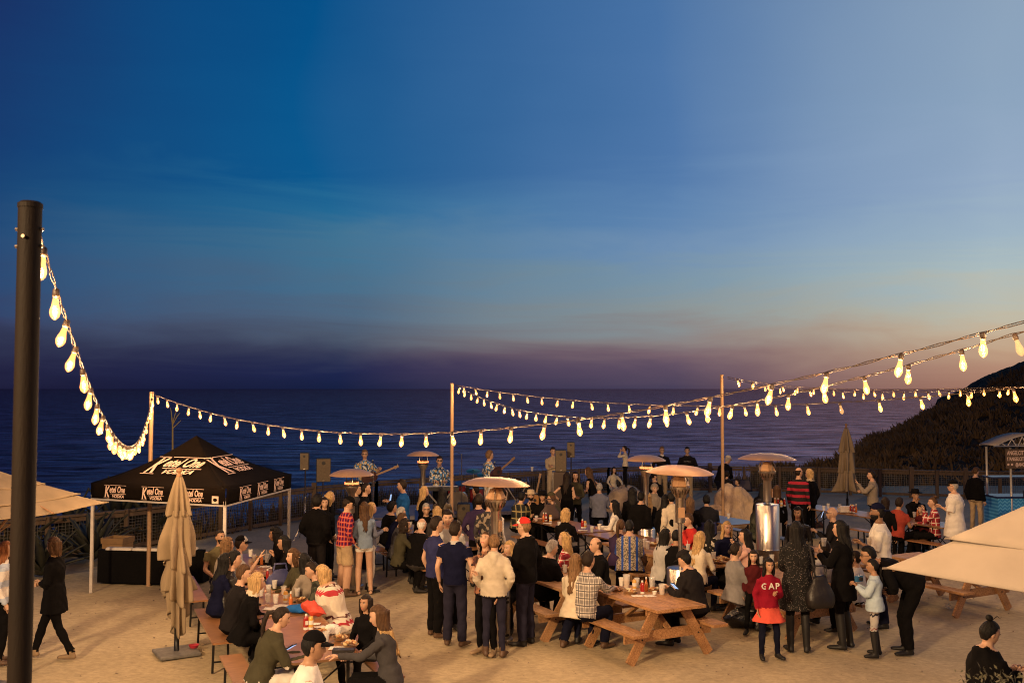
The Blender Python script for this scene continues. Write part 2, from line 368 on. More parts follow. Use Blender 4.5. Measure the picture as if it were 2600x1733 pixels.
# scrub on the slope and bluff (nobody could count it)
def tuft(mb, p, h, n, spread, wid):
    for _ in range(n):
        a = random.uniform(0, 6.283); r = random.uniform(0, spread) * .4; l = h * random.uniform(.5, 1.15); lean = random.uniform(.1, .75) * spread
        b = Vector((p[0] + r * math.cos(a), p[1] + r * math.sin(a), p[2])); tp = b + Vector((math.cos(a) * lean, math.sin(a) * lean, l))
        q = random.uniform(0, 3.14); s = Vector((math.cos(q), math.sin(q), 0)) * wid
        mid = b.lerp(tp, .55) + Vector((0, 0, l * .08))
        o = len(mb.v); mb.v += [tuple(b - s), tuple(b + s), tuple(mid + s * .9), tuple(mid - s * .9), tuple(tp)]
        mb.f += [(o, o + 1, o + 2, o + 3), (o + 3, o + 2, o + 4)]; mb.m += [0, 0]
mb = MB()
hv = [Vector(v) for v in hill1.data.vertices.values() and [x.co for x in hill1.data.vertices]]
m1 = 35
for _ in range(5200):
    i = random.randrange(90); j = int(random.triangular(0, 25, 22)); f = random.random(); g = random.random()
    a = hv[i * m1 + j]; b = hv[(i + 1) * m1 + j]; c = hv[i * m1 + j + 1]; p = a + (b - a) * f + (c - a) * g
    if p.x > 45: continue
    tuft(mb, p - Vector((0, 0, .1)), random.choice((.25, .35, .5)), random.randint(7, 13), .5, random.uniform(.03, .07))
tag(mb.build('scrub', m_leafd), 'dense dark coastal scrub covering the slope', 'scrub', kind='stuff')
mb = MB()
for _ in range(1500):
    x = random.uniform(-16, 14); d = random.expovariate(.6)
    if d > 7: continue
    y = fence_edge(x) + .5 + d; tuft(mb, (x, y, -.25 * max(0, d - 1) - .1), random.uniform(.45, 1.0) * (.6 + .7 * max(0, n3(x, y, 5, .5) + .4)), 12, .4, .013)
tag(mb.build('dry_grass', m_grassd), 'dry brush and grass growing behind the fence', 'grass', kind='stuff')

# agaves at the left
m_agave = mat('agave_leaf', (.035, .036, .026), .6, var=.25, vscale=3, spec=.35, bump=.2, bscale=20)
def agave(p, size, n, label, seed):
    rnd = random.Random(seed); t = thing('agave_plant', label, 'plant', p, 0, 'agaves behind the sand at the left')
    for k in range(n):
        ring = k / n; a = k * 2.399 + rnd.uniform(-.2, .2); tilt = .18 + 1.15 * ring; ln = size * rnd.uniform(.8, 1.1)
        mb = MB(); seg = 6; d = Vector((math.cos(a), math.sin(a), 0)); sd = Vector((-math.sin(a), math.cos(a), 0)); pos = Vector((0, 0, .08)); prev = None
        for i in range(seg + 1):
            u = i / seg; th = tilt + .25 * u * u; 
            if i: pos = pos + (d * math.sin(th) + Vector((0, 0, 1)) * math.cos(th)) * ln / seg
            w = size * .085 * (math.sin(min(1, u * 1.3 + .25) * math.pi * .62) if u < .8 else (1 - u) * 4.2 * .9) + .004
            up = (d * -math.cos(th) + Vector((0, 0, 1)) * math.sin(th))
            mb.v += [tuple(pos - sd * w + up * w * .35), tuple(pos - up * .012), tuple(pos + sd * w + up * w * .35), tuple(pos + up * .03)]
        for i in range(seg):
            for q in range(4):
                mb.f.append((i * 4 + q, i * 4 + (q + 1) % 4, i * 4 + 4 + (q + 1) % 4, i * 4 + 4 + q)); mb.m.append(0)
        mb.build('leaf', m_agave, t, smooth=True)
    return t
for k, (px, py, sz, lab) in enumerate([(105, 1440, .95, 'agave with long thin leaves beside the walking woman'), (300, 1345, 1.5, 'large broad leaved agave under the black tent behind the cart'),
        (175, 1375, 1.35, 'tall agave behind the open umbrella pole'), (235, 1400, 1.1, 'agave right behind the white tent leg'), (45, 1390, 1.3, 'agave at the left behind the dark pole'),
        (385, 1345, 1.4, 'agave behind the black sofa'), (340, 1320, 1.5, 'agave farthest back under the black tent')]):
    agave(on(px, py + 30), sz, 26, lab, k)
# flower stalk behind the tent
t = thing('flower_stalk', 'tall thin agave flower stalk rising behind the black tent', 'plant', at(434, 1330, 24.0))
mb = MB(); z0 = t.location.z; top = at(434, 1075, 24).z - z0
mb.tube([(0, 0, 0), (.02, 0, top * .5), (0, 0, top)], [.03, .025, .018], 6); mb.build('stem', mat('stalk', (.22, .17, .06), .8), t)
for k in range(6):
    mb = MB(); a = k * 1.9; h = top + .03 + k * .06; mb.tube([(0, 0, top - .12 + k * .03), (.08 * math.cos(a) + .04, 0, h - .03), (.13 * math.cos(a) + .06, .03, h + .05)], [.01, .012, .006], 5); mb.build('branch', MATS['stalk'], t)

# ---------------------------------------------------------------- fence with wire panels
m_post = mat('fence_wood', (.11, .07, .042), .85, bump=.4, bscale=12, var=.25, vscale=4, aniso=(3, 3, .6))
m_wire = mat('fence_wire', (.16, .14, .12), .6, metal=.5)
FH = .95
fp = [(-60, 1425, 21.0), (120, 1410, 22.0), (320, 1384, 23.3), (476, 1362, 24.7), (560, 1350, 25.6), (635, 1338, 26.6), (712, 1331, 27.6), (797, 1320, 28.8), (955, 1302, 30.4), (1068, 1296, 31.4), (1173, 1290, 32.4), (1290, 1282, 33.4), (1380, 1276, 34.2),
      (1470, 1270, 35), (1545, 1266, 35.6), (1630, 1264, 36), (1720, 1262, 36.4), (1803, 1262, 36.4), (1890, 1262, 36.2), (1980, 1262, 36), (2080, 1262, 35.7), (2160, 1262, 35.4), (2235, 1262, 35.0), (2315, 1263, 34.6), (2380, 1264, 34.4), (2453, 1264, 34.2), (2540, 1265, 34), (2630, 1266, 34)]
def fence(pts, label, tall):
    t = thing('fence', label, 'fence', (0, 0, 0)); P = []
    for px, py, Y in pts:
        q = at(px, py, Y); P.append(Vector((q.x, Y, 0)))
    for i, p in enumerate(P):
        h = FH + (.10 if i in tall else 0); w = .13 if i in tall else .09
        MB().box((p.x, p.y, h / 2 - .05), (w, w, h + .1)).build('post', m_post, t)
        if i == len(P) - 1: break
        q = P[i + 1]; d = (q - p).normalized(); a = p + d * .07; b = q - d * .07; up = Vector((0, 0, 1))
        MB().bar(a + up * (FH - .03), b + up * (FH - .03), .15, .05).build('top_rail', m_post, t)
        MB().bar(a + up * .10, b + up * .10, .05, .09).build('bottom_rail', m_post, t)
        MB().bar(a + up * (FH - .12), b + up * (FH - .12), .05, .09).build('upper_rail', m_post, t)
        mb = MB(); ln = (b - a).length; nv = int(ln / .075)
        for k in range(1, nv):
            c = a + d * ln * k / nv; mb.bar(c + up * .15, c + up * (FH - .17), .008, .008, up=tuple(d))
        for k in range(1, 9):
            z = .15 + (FH - .32) * k / 9; mb.bar(a + up * z, b + up * z, .008, .008)
        tag(mb.build('wire_mesh', m_wire, t), kind='stuff')
    return t
fence(fp[:9], 'wire panel fence running back from the left behind the black tent', {7})
fence(fp[8:15], 'wire panel fence behind the stage', {})
fence(fp[14:], 'wire panel fence at the foot of the scrub slope', {3, 9, 11})

# ---------------------------------------------------------------- boulders
m_rock = mat('boulder', (.46, .34, .23), .9, bump=.9, bscale=4, var=.3, vscale=2.5, bdist=.12, spec=.2)
def boulder(c, r, label, seed):
    mb = MB(); nu, nv = 40, 26
    mb.ell((0, 0, 0), (1, 1, 1), nu, nv); vs = []
    for v in mb.v:
        d = Vector(v).normalized(); k = 1 + .26 * n3(d.x, d.y, d.z + seed, 1.4) + .13 * n3(d.x, d.y, d.z + seed, 3.3) + .05 * abs(n3(d.x, d.y, d.z + seed, 8))
        f = 1 - .12 * max(0, abs(n3(d.x + 5, d.y, d.z + seed, 2)) - .2)
        vs.append((d.x * r[0] * k * f, d.y * r[1] * k, max(-.2, d.z * r[2] * k)))
    mb.v = vs; o = mb.build('boulder', m_rock, smooth=True); o.location = c
    return tag(o, label, 'boulder', 'boulders by the fence')
boulder(at(1592, 1294, 31.0), (.72, .6, .74), 'tan boulder by the fence with a girl standing on it', 2)
boulder(at(1866, 1316, 27.3), (.66, .55, .86), 'large pinkish boulder behind the light pole', 6)
boulder(at(1812, 1322, 27.0), (.45, .4, .42), 'smaller boulder at the foot of the large pinkish one', 11)
boulder(on(1650, 1318), (.6, .5, .30), 'low boulder hidden behind the seated crowd', 15)
# ================================================================ POLES AND STRING LIGHTS
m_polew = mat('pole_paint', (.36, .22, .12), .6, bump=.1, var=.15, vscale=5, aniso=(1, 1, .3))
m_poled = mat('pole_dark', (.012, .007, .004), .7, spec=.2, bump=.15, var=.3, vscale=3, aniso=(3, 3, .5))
m_bolt = mat('bolt', (.25, .2, .15), .4, metal=1)
def pole(p, h, r, label, m):
    t = thing('light_pole', label, 'light pole', (p.x, p.y, 0), 0, 'poles holding up the string lights')
    MB().lathe([(r, -.1), (r, h - .004), (r * .96, h), ], 20).build('shaft', m, t, True) if False else smooth_angle(MB().lathe([(r, -.1), (r, h)], 22).build('shaft', m, t))
    MB().lathe([(r * 1.06, 0), (r * 1.06, .02), (r * .8, .03)], 22, Matrix.Translation((0, 0, h - .02))).build('cap', m, t)
    mb = MB()
    for z in (h - .12, h - .20): mb.tube([(-r * 1.25, 0, z), (r * 1.25, 0, z)], r * .16, 8)
    mb.tube([(0, -r * 1.25, h - .16), (0, r * 1.25, h - .16)], r * .16, 8)
    mb.build('eye_bolt', m_bolt, t); return t
PA = at(64, 1733, 4.6); PA.x = at(66, 990, 4.6).x
PB = at(378, 1400, 19.2); PC = at(1147, 1300, 24.0); PD = at(1836, 1300, 26.0)
hA = at(66, 517, 4.6).z; hB = at(378, 995, 19.2).z; hC = at(1147, 973, 24).z; hD = at(1837, 951, 26).z
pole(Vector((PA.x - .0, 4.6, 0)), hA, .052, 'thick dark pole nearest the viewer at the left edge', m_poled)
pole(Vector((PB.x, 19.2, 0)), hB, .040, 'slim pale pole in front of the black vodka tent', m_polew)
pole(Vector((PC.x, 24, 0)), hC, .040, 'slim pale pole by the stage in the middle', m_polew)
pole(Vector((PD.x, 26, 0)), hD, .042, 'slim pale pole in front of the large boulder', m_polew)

BULB_E = 27.0
m_glow = mat('bulb_glow', (.012, .006, .002), .2, var=0, alpha=.30, spec=.2, emit=(1.0, .37, .075), estr=5.6)
ld = bpy.data.lights.new('filament', 'POINT'); ld.energy = BULB_E; ld.color = (1.0, .56, .24); ld.shadow_soft_size = .017
ldf = ld.copy(); ldf.energy = BULB_E * .6
m_dead = mat('bulb_clear', (.3, .2, .12), .05, var=0, alpha=.35, spec=.8, emit=(1, .5, .15), estr=1.2)
m_sock = mat('socket_rubber', (.05, .03, .02), .5)
m_cord = mat('cord_rubber', (.045, .025, .014), .6)
bm_ = MB().lathe([(.012, 0), (.014, -.012), (.0175, -.038), (.0255, -.068), (.0275, -.084), (.022, -.104), (.009, -.119), (.002, -.123)], 10)
ME_BULB = bm_.mesh('bulb', m_glow, True); ME_DEAD = bm_.mesh('bulb', m_dead, True)
ME_SOCK = MB().lathe([(.010, .035), (.017, .028), (.019, -.004), (.015, -.012)], 10).mesh('socket', m_sock, True)
NB = [0]
def string(p0, p1, fz, label, spacing=.55, start=.35, dead=(), jit=1.0, thick=.006, seed=0, far=False):
    """cord from p0 to p1 in plan, height fz(l) at plan distance l; bulbs hang in sockets along it"""
    rnd = random.Random(seed); t = thing('string_lights', label, 'string lights', (0, 0, 0), 0, 'strings of warm bulbs')
    d = Vector((p1[0] - p0[0], p1[1] - p0[1], 0)); Ltot = d.length; d.normalize(); side = Vector((-d.y, d.x, 0))
    def P(l): return Vector((p0[0], p0[1], 0)) + d * l + Vector((0, 0, fz(l)))
    n = int(Ltot / .09); 
    for ph in (0, math.pi):   # two twisted conductors
        pts = [P(Ltot * i / n) + side * .008 * math.cos(i * 1.1 + ph) + Vector((0, 0, .008 * math.sin(i * 1.1 + ph) + .006 * n3(i * .3, seed, 0))) for i in range(n + 1)]
        MB().tube(pts, thick * .62, 5).build('cord', m_cord, t, True)
    l = start; k = 0
    while l < Ltot - .1:
        q = P(l); a = rnd.uniform(-.32, .32) * jit; b = rnd.uniform(-.25, .25) * jit; rot = (a, b, 0)
        off = any(abs(l - q_) < .3 for q_ in dead)
        s = link('socket', ME_SOCK, t, q - Vector((0, 0, .03)), rot)
        g = link('bulb', ME_DEAD if off else ME_BULB, s, (0, 0, -.010)); NB[0] += 1
        if not off: link('filament_light', ldf if far else ld, s, (0, 0, -.082))
        k += 1; l += spacing * rnd.uniform(.88, 1.12)
    return t
def quad(z0, b, c, e=0): return lambda l: z0 + b * l + c * l * l + e * l ** 3
A0 = at(98, 590, 4.6); B0 = at(388, 1000, 19.2)
LA = math.hypot(B0.x - A0.x, B0.y - A0.y)
def fA(l): u = l / LA; return A0.z + (B0.z - A0.z) * u - 4 * 1.0 * u * (1 - u)
string((A0.x, A0.y), (B0.x, B0.y), fA, 'string of bulbs drooping from the near dark pole to the pole by the tent', .52, .16, seed=3)
B1 = Vector((B0.x + .03, 19.2, 0)); string((B1.x, B1.y), (4.9, 4.0), quad(B0.z - .01, -.12279, .0070161, .00014685), 'long string of bulbs sweeping from the tent pole across to the upper right', .56, .18, seed=4)
C0 = at(1156, 977, 24)
string((C0.x, 24), (5.2, 1.2), quad(C0.z, -.129648, .00743273, .0000471556), 'string of bulbs from the stage pole rising close to the viewer at the right', .56, .4, dead=(17.66,), seed=5)
string((C0.x, 24), (8.2, 6.2), quad(C0.z, -.0772, .00290834, .00013475), 'string of bulbs from the stage pole passing behind the boulder pole', .60, .5, dead=(12.2,), seed=6, far=True)
D0 = at(1846, 956, 26)
string((D0.x, 26), (11.6, 15.4), quad(D0.z, -.157, .0225, -.00090274), 'far string of bulbs from the boulder pole to the right edge', .55, .4, seed=7, far=True)
string((D0.x, 26), (10.6, 12.2), quad(D0.z - .04, -.13279, .0151, -.00040821), 'nearer string of bulbs from the boulder pole to the right edge', .60, .6, seed=8, far=True)

# ================================================================ TABLES
m_timber = mat('cedar_timber', (1, 1, 1), .55, pattern=pat_wood, pcols=((.25, .12, .05), (.44, .24, .11), (10, 1.4, 10)), bump=.35, bscale=14, var=.2, vscale=5, spec=.3, orand=.35)
m_timber2 = mat('weathered_timber', (1, 1, 1), .65, pattern=pat_wood, pcols=((.24, .13, .06), (.36, .20, .10), (10, 1.4, 10)), bump=.3, bscale=14, var=.2, vscale=5, spec=.3, orand=.35)
m_ply = mat('varnished_table_top', (1, 1, 1), .28, pattern=pat_wood, pcols=((.24, .105, .045), (.34, .165, .07), (1.2, 7, 7)), var=.1, spec=.5)
m_steel = mat('black_steel', (.015, .014, .014), .4, metal=.3)
m_edge = mat('table_edge', (.16, .08, .035), .5)
UANG = math.atan2(.883, -.47) - math.pi / 2    # local +y = table's long axis
def frameT(c, ang, z=0): return (c[0], c[1], z), ang
def picnic(near, label, L_=1.83, m=None, ang=UANG, W_=.84, bw=.26):
    """A-frame picnic table; near = plan centre of its near end; +y runs away along the table"""
    m = m or m_timber; t = thing('picnic_table', label, 'picnic table', (near[0], near[1], 0), ang, 'timber picnic tables')
    nb = 6; w = W_ / nb
    for i in range(nb): MB().box((-W_ / 2 + w * (i + .5), L_ / 2 + .006 * math.sin(i * 7), .735 + .0015 * math.sin(i * 5)), (w - .006, L_, .04)).build('top_plank', m, t)
    for e in (-1, 1):
        for i in range(2): MB().box((e * (W_ / 2 + .26 + (i - .5) * bw / 2), L_ / 2, .435), (bw / 2 - .005, L_, .04)).build('bench_plank', m, t)
    for y in (.28, L_ - .28):
        for e in (-1, 1): MB().bar((e * (W_ / 2 - .19), y, .71), (e * .68, y, 0.0), .038, .14, up=(e * 1, 0, .3)).build('leg', m, t)
        MB().box((0, y + .040, .345), (1.48, .038, .14)).build('bench_bearer', m, t)
        MB().box((0, y + .040, .665), (W_ - .1, .038, .09)).build('top_cleat', m, t)
        mb = MB()
        for e in (-1, 1):
            for dz in (-.03, .03): mb.lathe([(.012, 0), (.012, .008), (.004, .010)], 8, Matrix.Translation((e * (.50 + dz * .6), y - .020, .345 + dz)) @ Matrix.Rotation(R(90), 4, 'X'))
        mb.build('bolt_head', m_steel, t)
    for e in (-1, 1): MB().bar((0, L_ / 2 + e * .06, .69), (0, L_ / 2 + e * (L_ / 2 - .30), .40), .08, .038).build('brace', m, t)
    return t
def folding(c, L_, label, ang, W_=.80, tone=None):
    t = thing('folding_table', label, 'folding table', (c[0], c[1], 0), ang, 'long folding tables')
    mb = MB(); n = 5; r = .05; pts = []
    for sx, sy, a0 in ((1, 1, 0), (-1, 1, 90), (-1, -1, 180), (1, -1, 270)):
        for i in range(n): a = R(a0 + 90 * i / (n - 1)); pts.append((sx * (W_ / 2 - r) + r * math.cos(a), sy * (L_ / 2 - r) + r * math.sin(a)))
    k = len(pts); mb.v = [(x, y, .76) for x, y in pts] + [(x, y, .732) for x, y in pts]; mb.f = [tuple(range(k)), tuple(reversed(range(k, 2 * k)))] + [(i, i + k, (i + 1) % k + k, (i + 1) % k) for i in range(k)]
    mb.m = [0, 1] + [1] * k; mb.build('table_top', [tone or m_ply, m_edge], t)
    for y in (-L_ / 2 + .32, L_ / 2 - .32):
        for x in (-W_ / 2 + .1, W_ / 2 - .1): MB().bar((x, y, .73), (x, y, 0), .035, .02, up=(0, 1, 0)).build('leg', m_steel, t)
        mb = MB(); mb.bar((-W_ / 2 + .1, y, .12), (W_ / 2 - .1, y, .12), .02, .02); mb.bar((-W_ / 2 + .1, y, .20), (W_ / 2 - .1, y, .66), .015, .015); mb.bar((W_ / 2 - .1, y + .015, .20), (-W_ / 2 + .1, y + .015, .66), .015, .015)
        mb.bar((0, y, .3), (0, y * .35, .72), .02, .015); mb.build('leg_brace', m_steel, t)
    return t
def bench(c, L_, label, ang, m=None):
    t = thing('bench', label, 'bench', (c[0], c[1], 0), ang, 'folding benches at the tables')
    MB().box((0, 0, .437), (.27, L_, .026)).build('seat', m or m_ply, t)
    for y in (-L_ / 2 + .25, L_ / 2 - .25):
        for x in (-.09, .09): MB().bar((x, y, .424), (x * 1.15, y, 0), .03, .02, up=(0, 1, 0)).build('leg', m_steel, t)
        MB().bar((-.09, y, .14), (.09, y, .14), .02, .02).build('leg_brace', m_steel, t)
    return t
u1 = Vector((-.40, .916, 0)); n1 = Vector((.916, .40, 0)); A1 = math.atan2(.916, -.40) - math.pi / 2
c0 = Vector((-2.03, 11.18, 0))
for (a, b, lab) in ((0, 2.25, 'folding table nearest the viewer in the left row with ketchup bottles'), (2.29, 4.6, 'second folding table of the left row full of cups beside the patterned poncho'), (5.35, 7.6, 'farthest folding table of the left row where the man in a grey cap gestures')):
    c = c0 + u1 * (a + b) / 2; folding(c, b - a, lab, A1)
for (l, s, ln, lab) in ((1.05, -.80, 1.6, 'bench under the woman in the olive jacket'), (3.6, -.80, 2.2, 'bench under the couple in dark coats at the left row'), (6.4, -.80, 2.2, 'bench under the man with the grey cap'),
                        (1.2, .78, 2.2, 'bench under the long haired woman in grey'), (3.7, .78, 2.1, 'bench under the woman in the patterned poncho'), (6.4, .78, 2.2, 'bench under the two dark haired women')):
    bench(c0 + u1 * l + n1 * s, ln, lab, A1)
u2 = Vector((-.47, .883, 0)); n2 = Vector((.883, .47, 0))
T2c = Vector((-1.35, 19.7, 0)); folding(T2c, 2.2, 'folding table hidden behind the three men in polo shirts', UANG, .8)
T2d = T2c + u2 * 2.4; folding(T2d, 2.2, 'folding table behind the seated group with the white haired man', UANG, .8)
bench(T2c - n2 * .75, 2.2, 'bench under the man in the black fleece jacket', UANG); bench(T2d - n2 * .75, 2.2, 'bench hidden behind the denim shirt woman', UANG)
m_bluelit = mat('blue_lit_table_top', (.13, .20, .32), .3, var=.12, vscale=3)  # blue light on table and bench is put into their base colour
T3a = Vector((1.30, 22.0, 0)); folding(T3a, 2.2, 'brown folding table with hot sauce and a brown paper bag', UANG); bench(T3a - n2 * .78, 2.2, 'bench under the man in the dark green plaid shirt', UANG); bench(T3a + n2 * .8, 2.2, 'bench behind the man in the tan fedora', UANG)
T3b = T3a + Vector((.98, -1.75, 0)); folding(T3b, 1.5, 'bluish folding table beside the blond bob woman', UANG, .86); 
bench(T3b + n2 * 1.1 + u2 * 1.0, 1.9, 'bench under the grey haired man in a grey sweater', UANG)
picnic((2.33, 13.8), 'orange timber picnic table nearest the viewer with ketchup and beer on top', 1.62)
picnic((1.20, 15.05), 'timber picnic table behind the plaid shirt man', 1.83, m_timber2)
picnic((4.85, 15.1), 'timber picnic table behind the girl in the red hoodie', 2.0)
picnic((3.72, 17.2), 'timber picnic table loaded with food beside the blond women', 1.9)
picnic((2.95, 18.2), 'timber picnic table behind the woman in the patterned kimono', 1.8, m_timber2)
picnic((8.0, 16.6), 'empty timber picnic table under the right hand umbrella', 1.9)
picnic((6.35, 17.3), 'timber picnic table behind the woman in black boots', 1.9, m_timber2)
folding((4.63, 23.3), 2.4, 'blue lit folding table behind the red shirt man', UANG, .86, m_bluelit); bench((5.6, 23.0), 2.0, 'blue lit bench beside the blue lit table', UANG, m_bluelit)
folding((8.2, 24.4), 2.9, 'folding table with a white condiment tray', UANG); bench((8.55, 22.9), 2.0, 'wooden bench in front of the condiment tray table', UANG)
folding((9.2, 22.6), 1.8, 'small folding table where the man in the black hat eats', UANG); bench((8.75, 22.0), 1.6, 'bench under the rust red shirt man', UANG)

# ================================================================ PATIO HEATERS
m_chrome = mat('brushed_steel', (.55, .50, .45), .28, metal=1, var=.1, vscale=2, aniso=(8, 8, .5))
m_dish = mat('heater_dish', (.50, .30, .17), .42, metal=.35, var=.08, spec=.4)
m_burn = mat('burner_mesh', (.05, .03, .02), .5, metal=.6)
m_flame = mat('burner_glow', (.3, .05, .02), .6, emit=(1, .28, .08), estr=2.2)
def heater(p, h, dia, kind, label, tilt=0, cover=.95):
    t = thing('patio_heater', label, 'patio heater', (p.x, p.y, 0), random.uniform(0, 3), 'steel patio heaters')
    r = .215 if kind == 'cone' else .20
    smooth_angle(MB().lathe([(r + .04, 0), (r + .045, .02), (r + .04, .05), (r, .06), (r, cover * .5), (r + .006, cover * .505), (r, cover * .52), (r, cover), (r * .96, cover + .012), (.05, cover + .03)], 30).build('tank_cover', m_chrome, t))
    if kind == 'cone':
        mb = MB()
        for row in (.12, .60, .66): 
            for k in range(9): a = 4.2 + k * .06; mb.box((0, 0, 0), (.006, .012, .035), Matrix.Rotation(a, 4, 'Z') @ Matrix.Translation((r + .001, 0, row)) @ Matrix.Rotation(.5, 4, 'X'))
        mb.build('louvre', m_steel, t)
    zb = h - .42; smooth_angle(MB().lathe([(.032, cover), (.032, zb - .5), (.034, zb - .2)], 16).build('post', m_chrome, t))
    if kind == 'cone':
        smooth_angle(MB().lathe([(.036, zb - .42), (.075, zb - .40), (.075, zb - .02), (.085, zb), (.12, zb + .05), (.155, zb + .13), (.158, zb + .155), (.150, zb + .16)], 24).build('burner_housing', m_chrome, t))
        MB().box((0, -.078, zb - .24), (.10, .012, .16)).build('control_panel', m_dish, t)
        mb = MB()
        for k in range(16): a = k * math.pi / 8; mb.bar((.122 * math.cos(a), .122 * math.sin(a), zb + .045), (.154 * math.cos(a), .154 * math.sin(a), zb + .12), .010, .008)
        mb.build('vent_slot', m_burn, t)
        smooth_angle(MB().lathe([(.150, zb + .165), (.155, zb + .18), (.085, zb + .31), (.03, zb + .33)], 6).build('burner_cone', m_dish, t), 20)
        mb = MB()
        for k in range(4): a = k * math.pi / 2 + .4; mb.tube([(.155 * math.cos(a), .155 * math.sin(a), zb + .14), (.17 * math.cos(a), .17 * math.sin(a), zb + .26), (.10 * math.cos(a), .10 * math.sin(a), h - .06)], .010, 6)
        mb.build('strut', m_chrome, t)
    else:
        smooth_angle(MB().lathe([(.036, zb - .35), (.06, zb - .34), (.062, zb + .02), (.10, zb + .08), (.13, zb + .14), (.13, zb + .16)], 20).build('burner_housing', m_chrome, t))
        smooth_angle(MB().lathe([(.125, zb + .162), (.128, zb + .19), (.12, zb + .25), (.115, zb + .27)], 20).build('burner', m_burn, t))
        mb = MB()
        for k in range(40): a = k * .157; mb.box((0, 0, 0), (.006, .018, .03 + .02 * random.random()), Matrix.Rotation(a, 4, 'Z') @ Matrix.Translation((.129, 0, zb + .22)) @ Matrix.Rotation(random.uniform(-.6, .6), 4, 'X'))
        mb.build('flame', m_flame, t)
        mb = MB()
        for k in range(3): a = k * 2.1; mb.tube([(.12 * math.cos(a), .12 * math.sin(a), zb + .24), (.10 * math.cos(a), .10 * math.sin(a), h - .05)], .008, 6)
        mb.build('strut', m_chrome, t)
    q = dia / 2; T = Matrix.Translation((0, 0, h - .045)) @ Matrix.Rotation(R(tilt), 4, Vector((.4, 1, 0)))
    pr = [(.001, .112), (q * .3, .106), (q * .55, .090), (q * .8, .05), (q * .97, .008), (q, -.004), (q * .99, -.010), (q * .8, .036), (q * .55, .078), (q * .3, .096), (.001, .100)]
    smooth_angle(MB().lathe(pr, 40, T).build('reflector_dish', m_dish, t))
    return t
heater(at(893, 1200, 19), 2.16, .85, 'dome', 'small domed patio heater with glowing burner near the red plaid shirt', 0, .8)
heater(at(1074, 1180, 24.5), 2.16, .80, 'dome', 'small domed patio heater in front of the keyboard player', 2, .8)
heater(at(1259, 1300, 15.0), 2.36, 1.03, 'cone', 'large tilted patio heater behind the man in the oatmeal hoodie', 3)
heater(at(1641, 1300, 21.2), 2.28, .84, 'dome', 'domed patio heater beside the boulder with a brushed steel drum base', 0, .8)
heater(at(1727, 1300, 15.7), 2.48, 1.06, 'cone', 'large patio heater standing among the seated crowd by the red shirt man', 2)
heater(at(1949, 1300, 18.4), 2.50, 1.06, 'cone', 'patio heater with a tall polished cylinder behind the woman in the sequined coat', 2, 1.62)

# ================================================================ UMBRELLAS
m_canvas = mat('umbrella_canvas', (.26, .195, .125), .9, bump=.2, bscale=60, var=.12, vscale=4, spec=.15, bdist=.005)
m_canvasl = mat('pale_canvas', (.32, .275, .23), .9, bump=.15, bscale=60, var=.08, vscale=3, spec=.15, bdist=.005)
m_pw = mat('umbrella_wood', (.30, .16, .08), .5)
m_alu = mat('white_metal', (.55, .50, .45), .45, metal=.3)
m_slab = mat('umbrella_base', (.14, .13, .12), .6, bump=.3, bscale=30, var=.3, vscale=12)
def closed_umbrella(p, h, zlow, tiers, label, seed, base=True):
    t = thing('closed_umbrella', label, 'umbrella', (p.x, p.y, 0), 0, 'closed canvas patio umbrellas'); rnd = random.Random(seed)
    MB().tube([(0, 0, .03), (0, 0, h - .12)], .024, 14).build('pole', m_steel, t, True)
    smooth_angle(MB().lathe([(.012, h - .15), (.042, h - .12), (.030, h - .09), (.022, h - .08), (.044, h - .045), (.040, h - .02), (.012, h)], 16).build('finial', m_pw, t))
    top = h - .14; nf = 8
    for ti, (za, zb, ra, rb, ruf) in enumerate(tiers):
        mb = MB(); nr, nc = 26, 96
        for j in range(nr + 1):
            u = j / nr; z = za + (zb - za) * u; rad = ra + (rb - ra) * u ** .8
            for k in range(nc):
                a = 2 * math.pi * k / nc; fold = .5 + .5 * math.cos(nf * a + ti + .8 * math.sin(a * 2 + seed)); amp = (.16 + .45 * u)
                rr = rad * (1 - amp * (1 - fold) ** 1.3) * (1 + (.10 + .22 * (ti > 0 and ruf > 0) * u) * n3(math.cos(a) * 2, math.sin(a) * 2, z * 2.0 + seed) * (1 + u))
                if ruf > .05: rr *= 1 + .16 * math.sin(z * 6 + a * 2 + seed) * math.sin(math.pi * u)
                zz = z - ruf * u * (.5 + .5 * math.sin(a * 2 + seed * 1.7))  - .02 * fold * u
                mb.v.append((rr * math.cos(a), rr * math.sin(a), zz))
        for j in range(nr):
            for k in range(nc): mb.f.append((j * nc + k, (j + 1) * nc + k, (j + 1) * nc + (k + 1) % nc, j * nc + (k + 1) % nc)); mb.m.append(0)
        o = mb.build('canopy_tier', m_canvas, t, True); sol = o.modifiers.new('thickness', 'SOLIDIFY'); sol.thickness = .006
    for k in range(8):
        a = k * math.pi / 4 + .2; MB().tube([(.035 * math.cos(a), .035 * math.sin(a), h - .3), (.05 * math.cos(a), .05 * math.sin(a), zlow + .35)], .008, 5).build('rib', m_pw, t)
    if base:
        o = MB().box((0, 0, .03), (.56, .56, .05), Matrix.Rotation(.55, 4, 'Z')).build('base', m_slab, t); bv = o.modifiers.new('bevel', 'BEVEL'); bv.width = .015; bv.segments = 2
        MB().tube([(0, 0, .05), (0, 0, .42)], .036, 14).build('base_tube', m_steel, t, True)
    return t
U1 = on(448, 1660); hU1 = at(430, 1186, U1.y).z
closed_umbrella(U1, hU1, .36, [(hU1 - .13, hU1 - .66, .045, .20, 0.0), (hU1 - .60, hU1 - 1.26, .13, .27, .18), (hU1 - 1.12, .92, .14, .27, .20), (hU1 - 1.2, .60, .15, .15, .34)], 'closed tan umbrella hanging in loose folds in front of the tent pole', 2)
U2 = at(2152, 1300, 30.5); hU2 = at(2150, 1074, 30.5).z
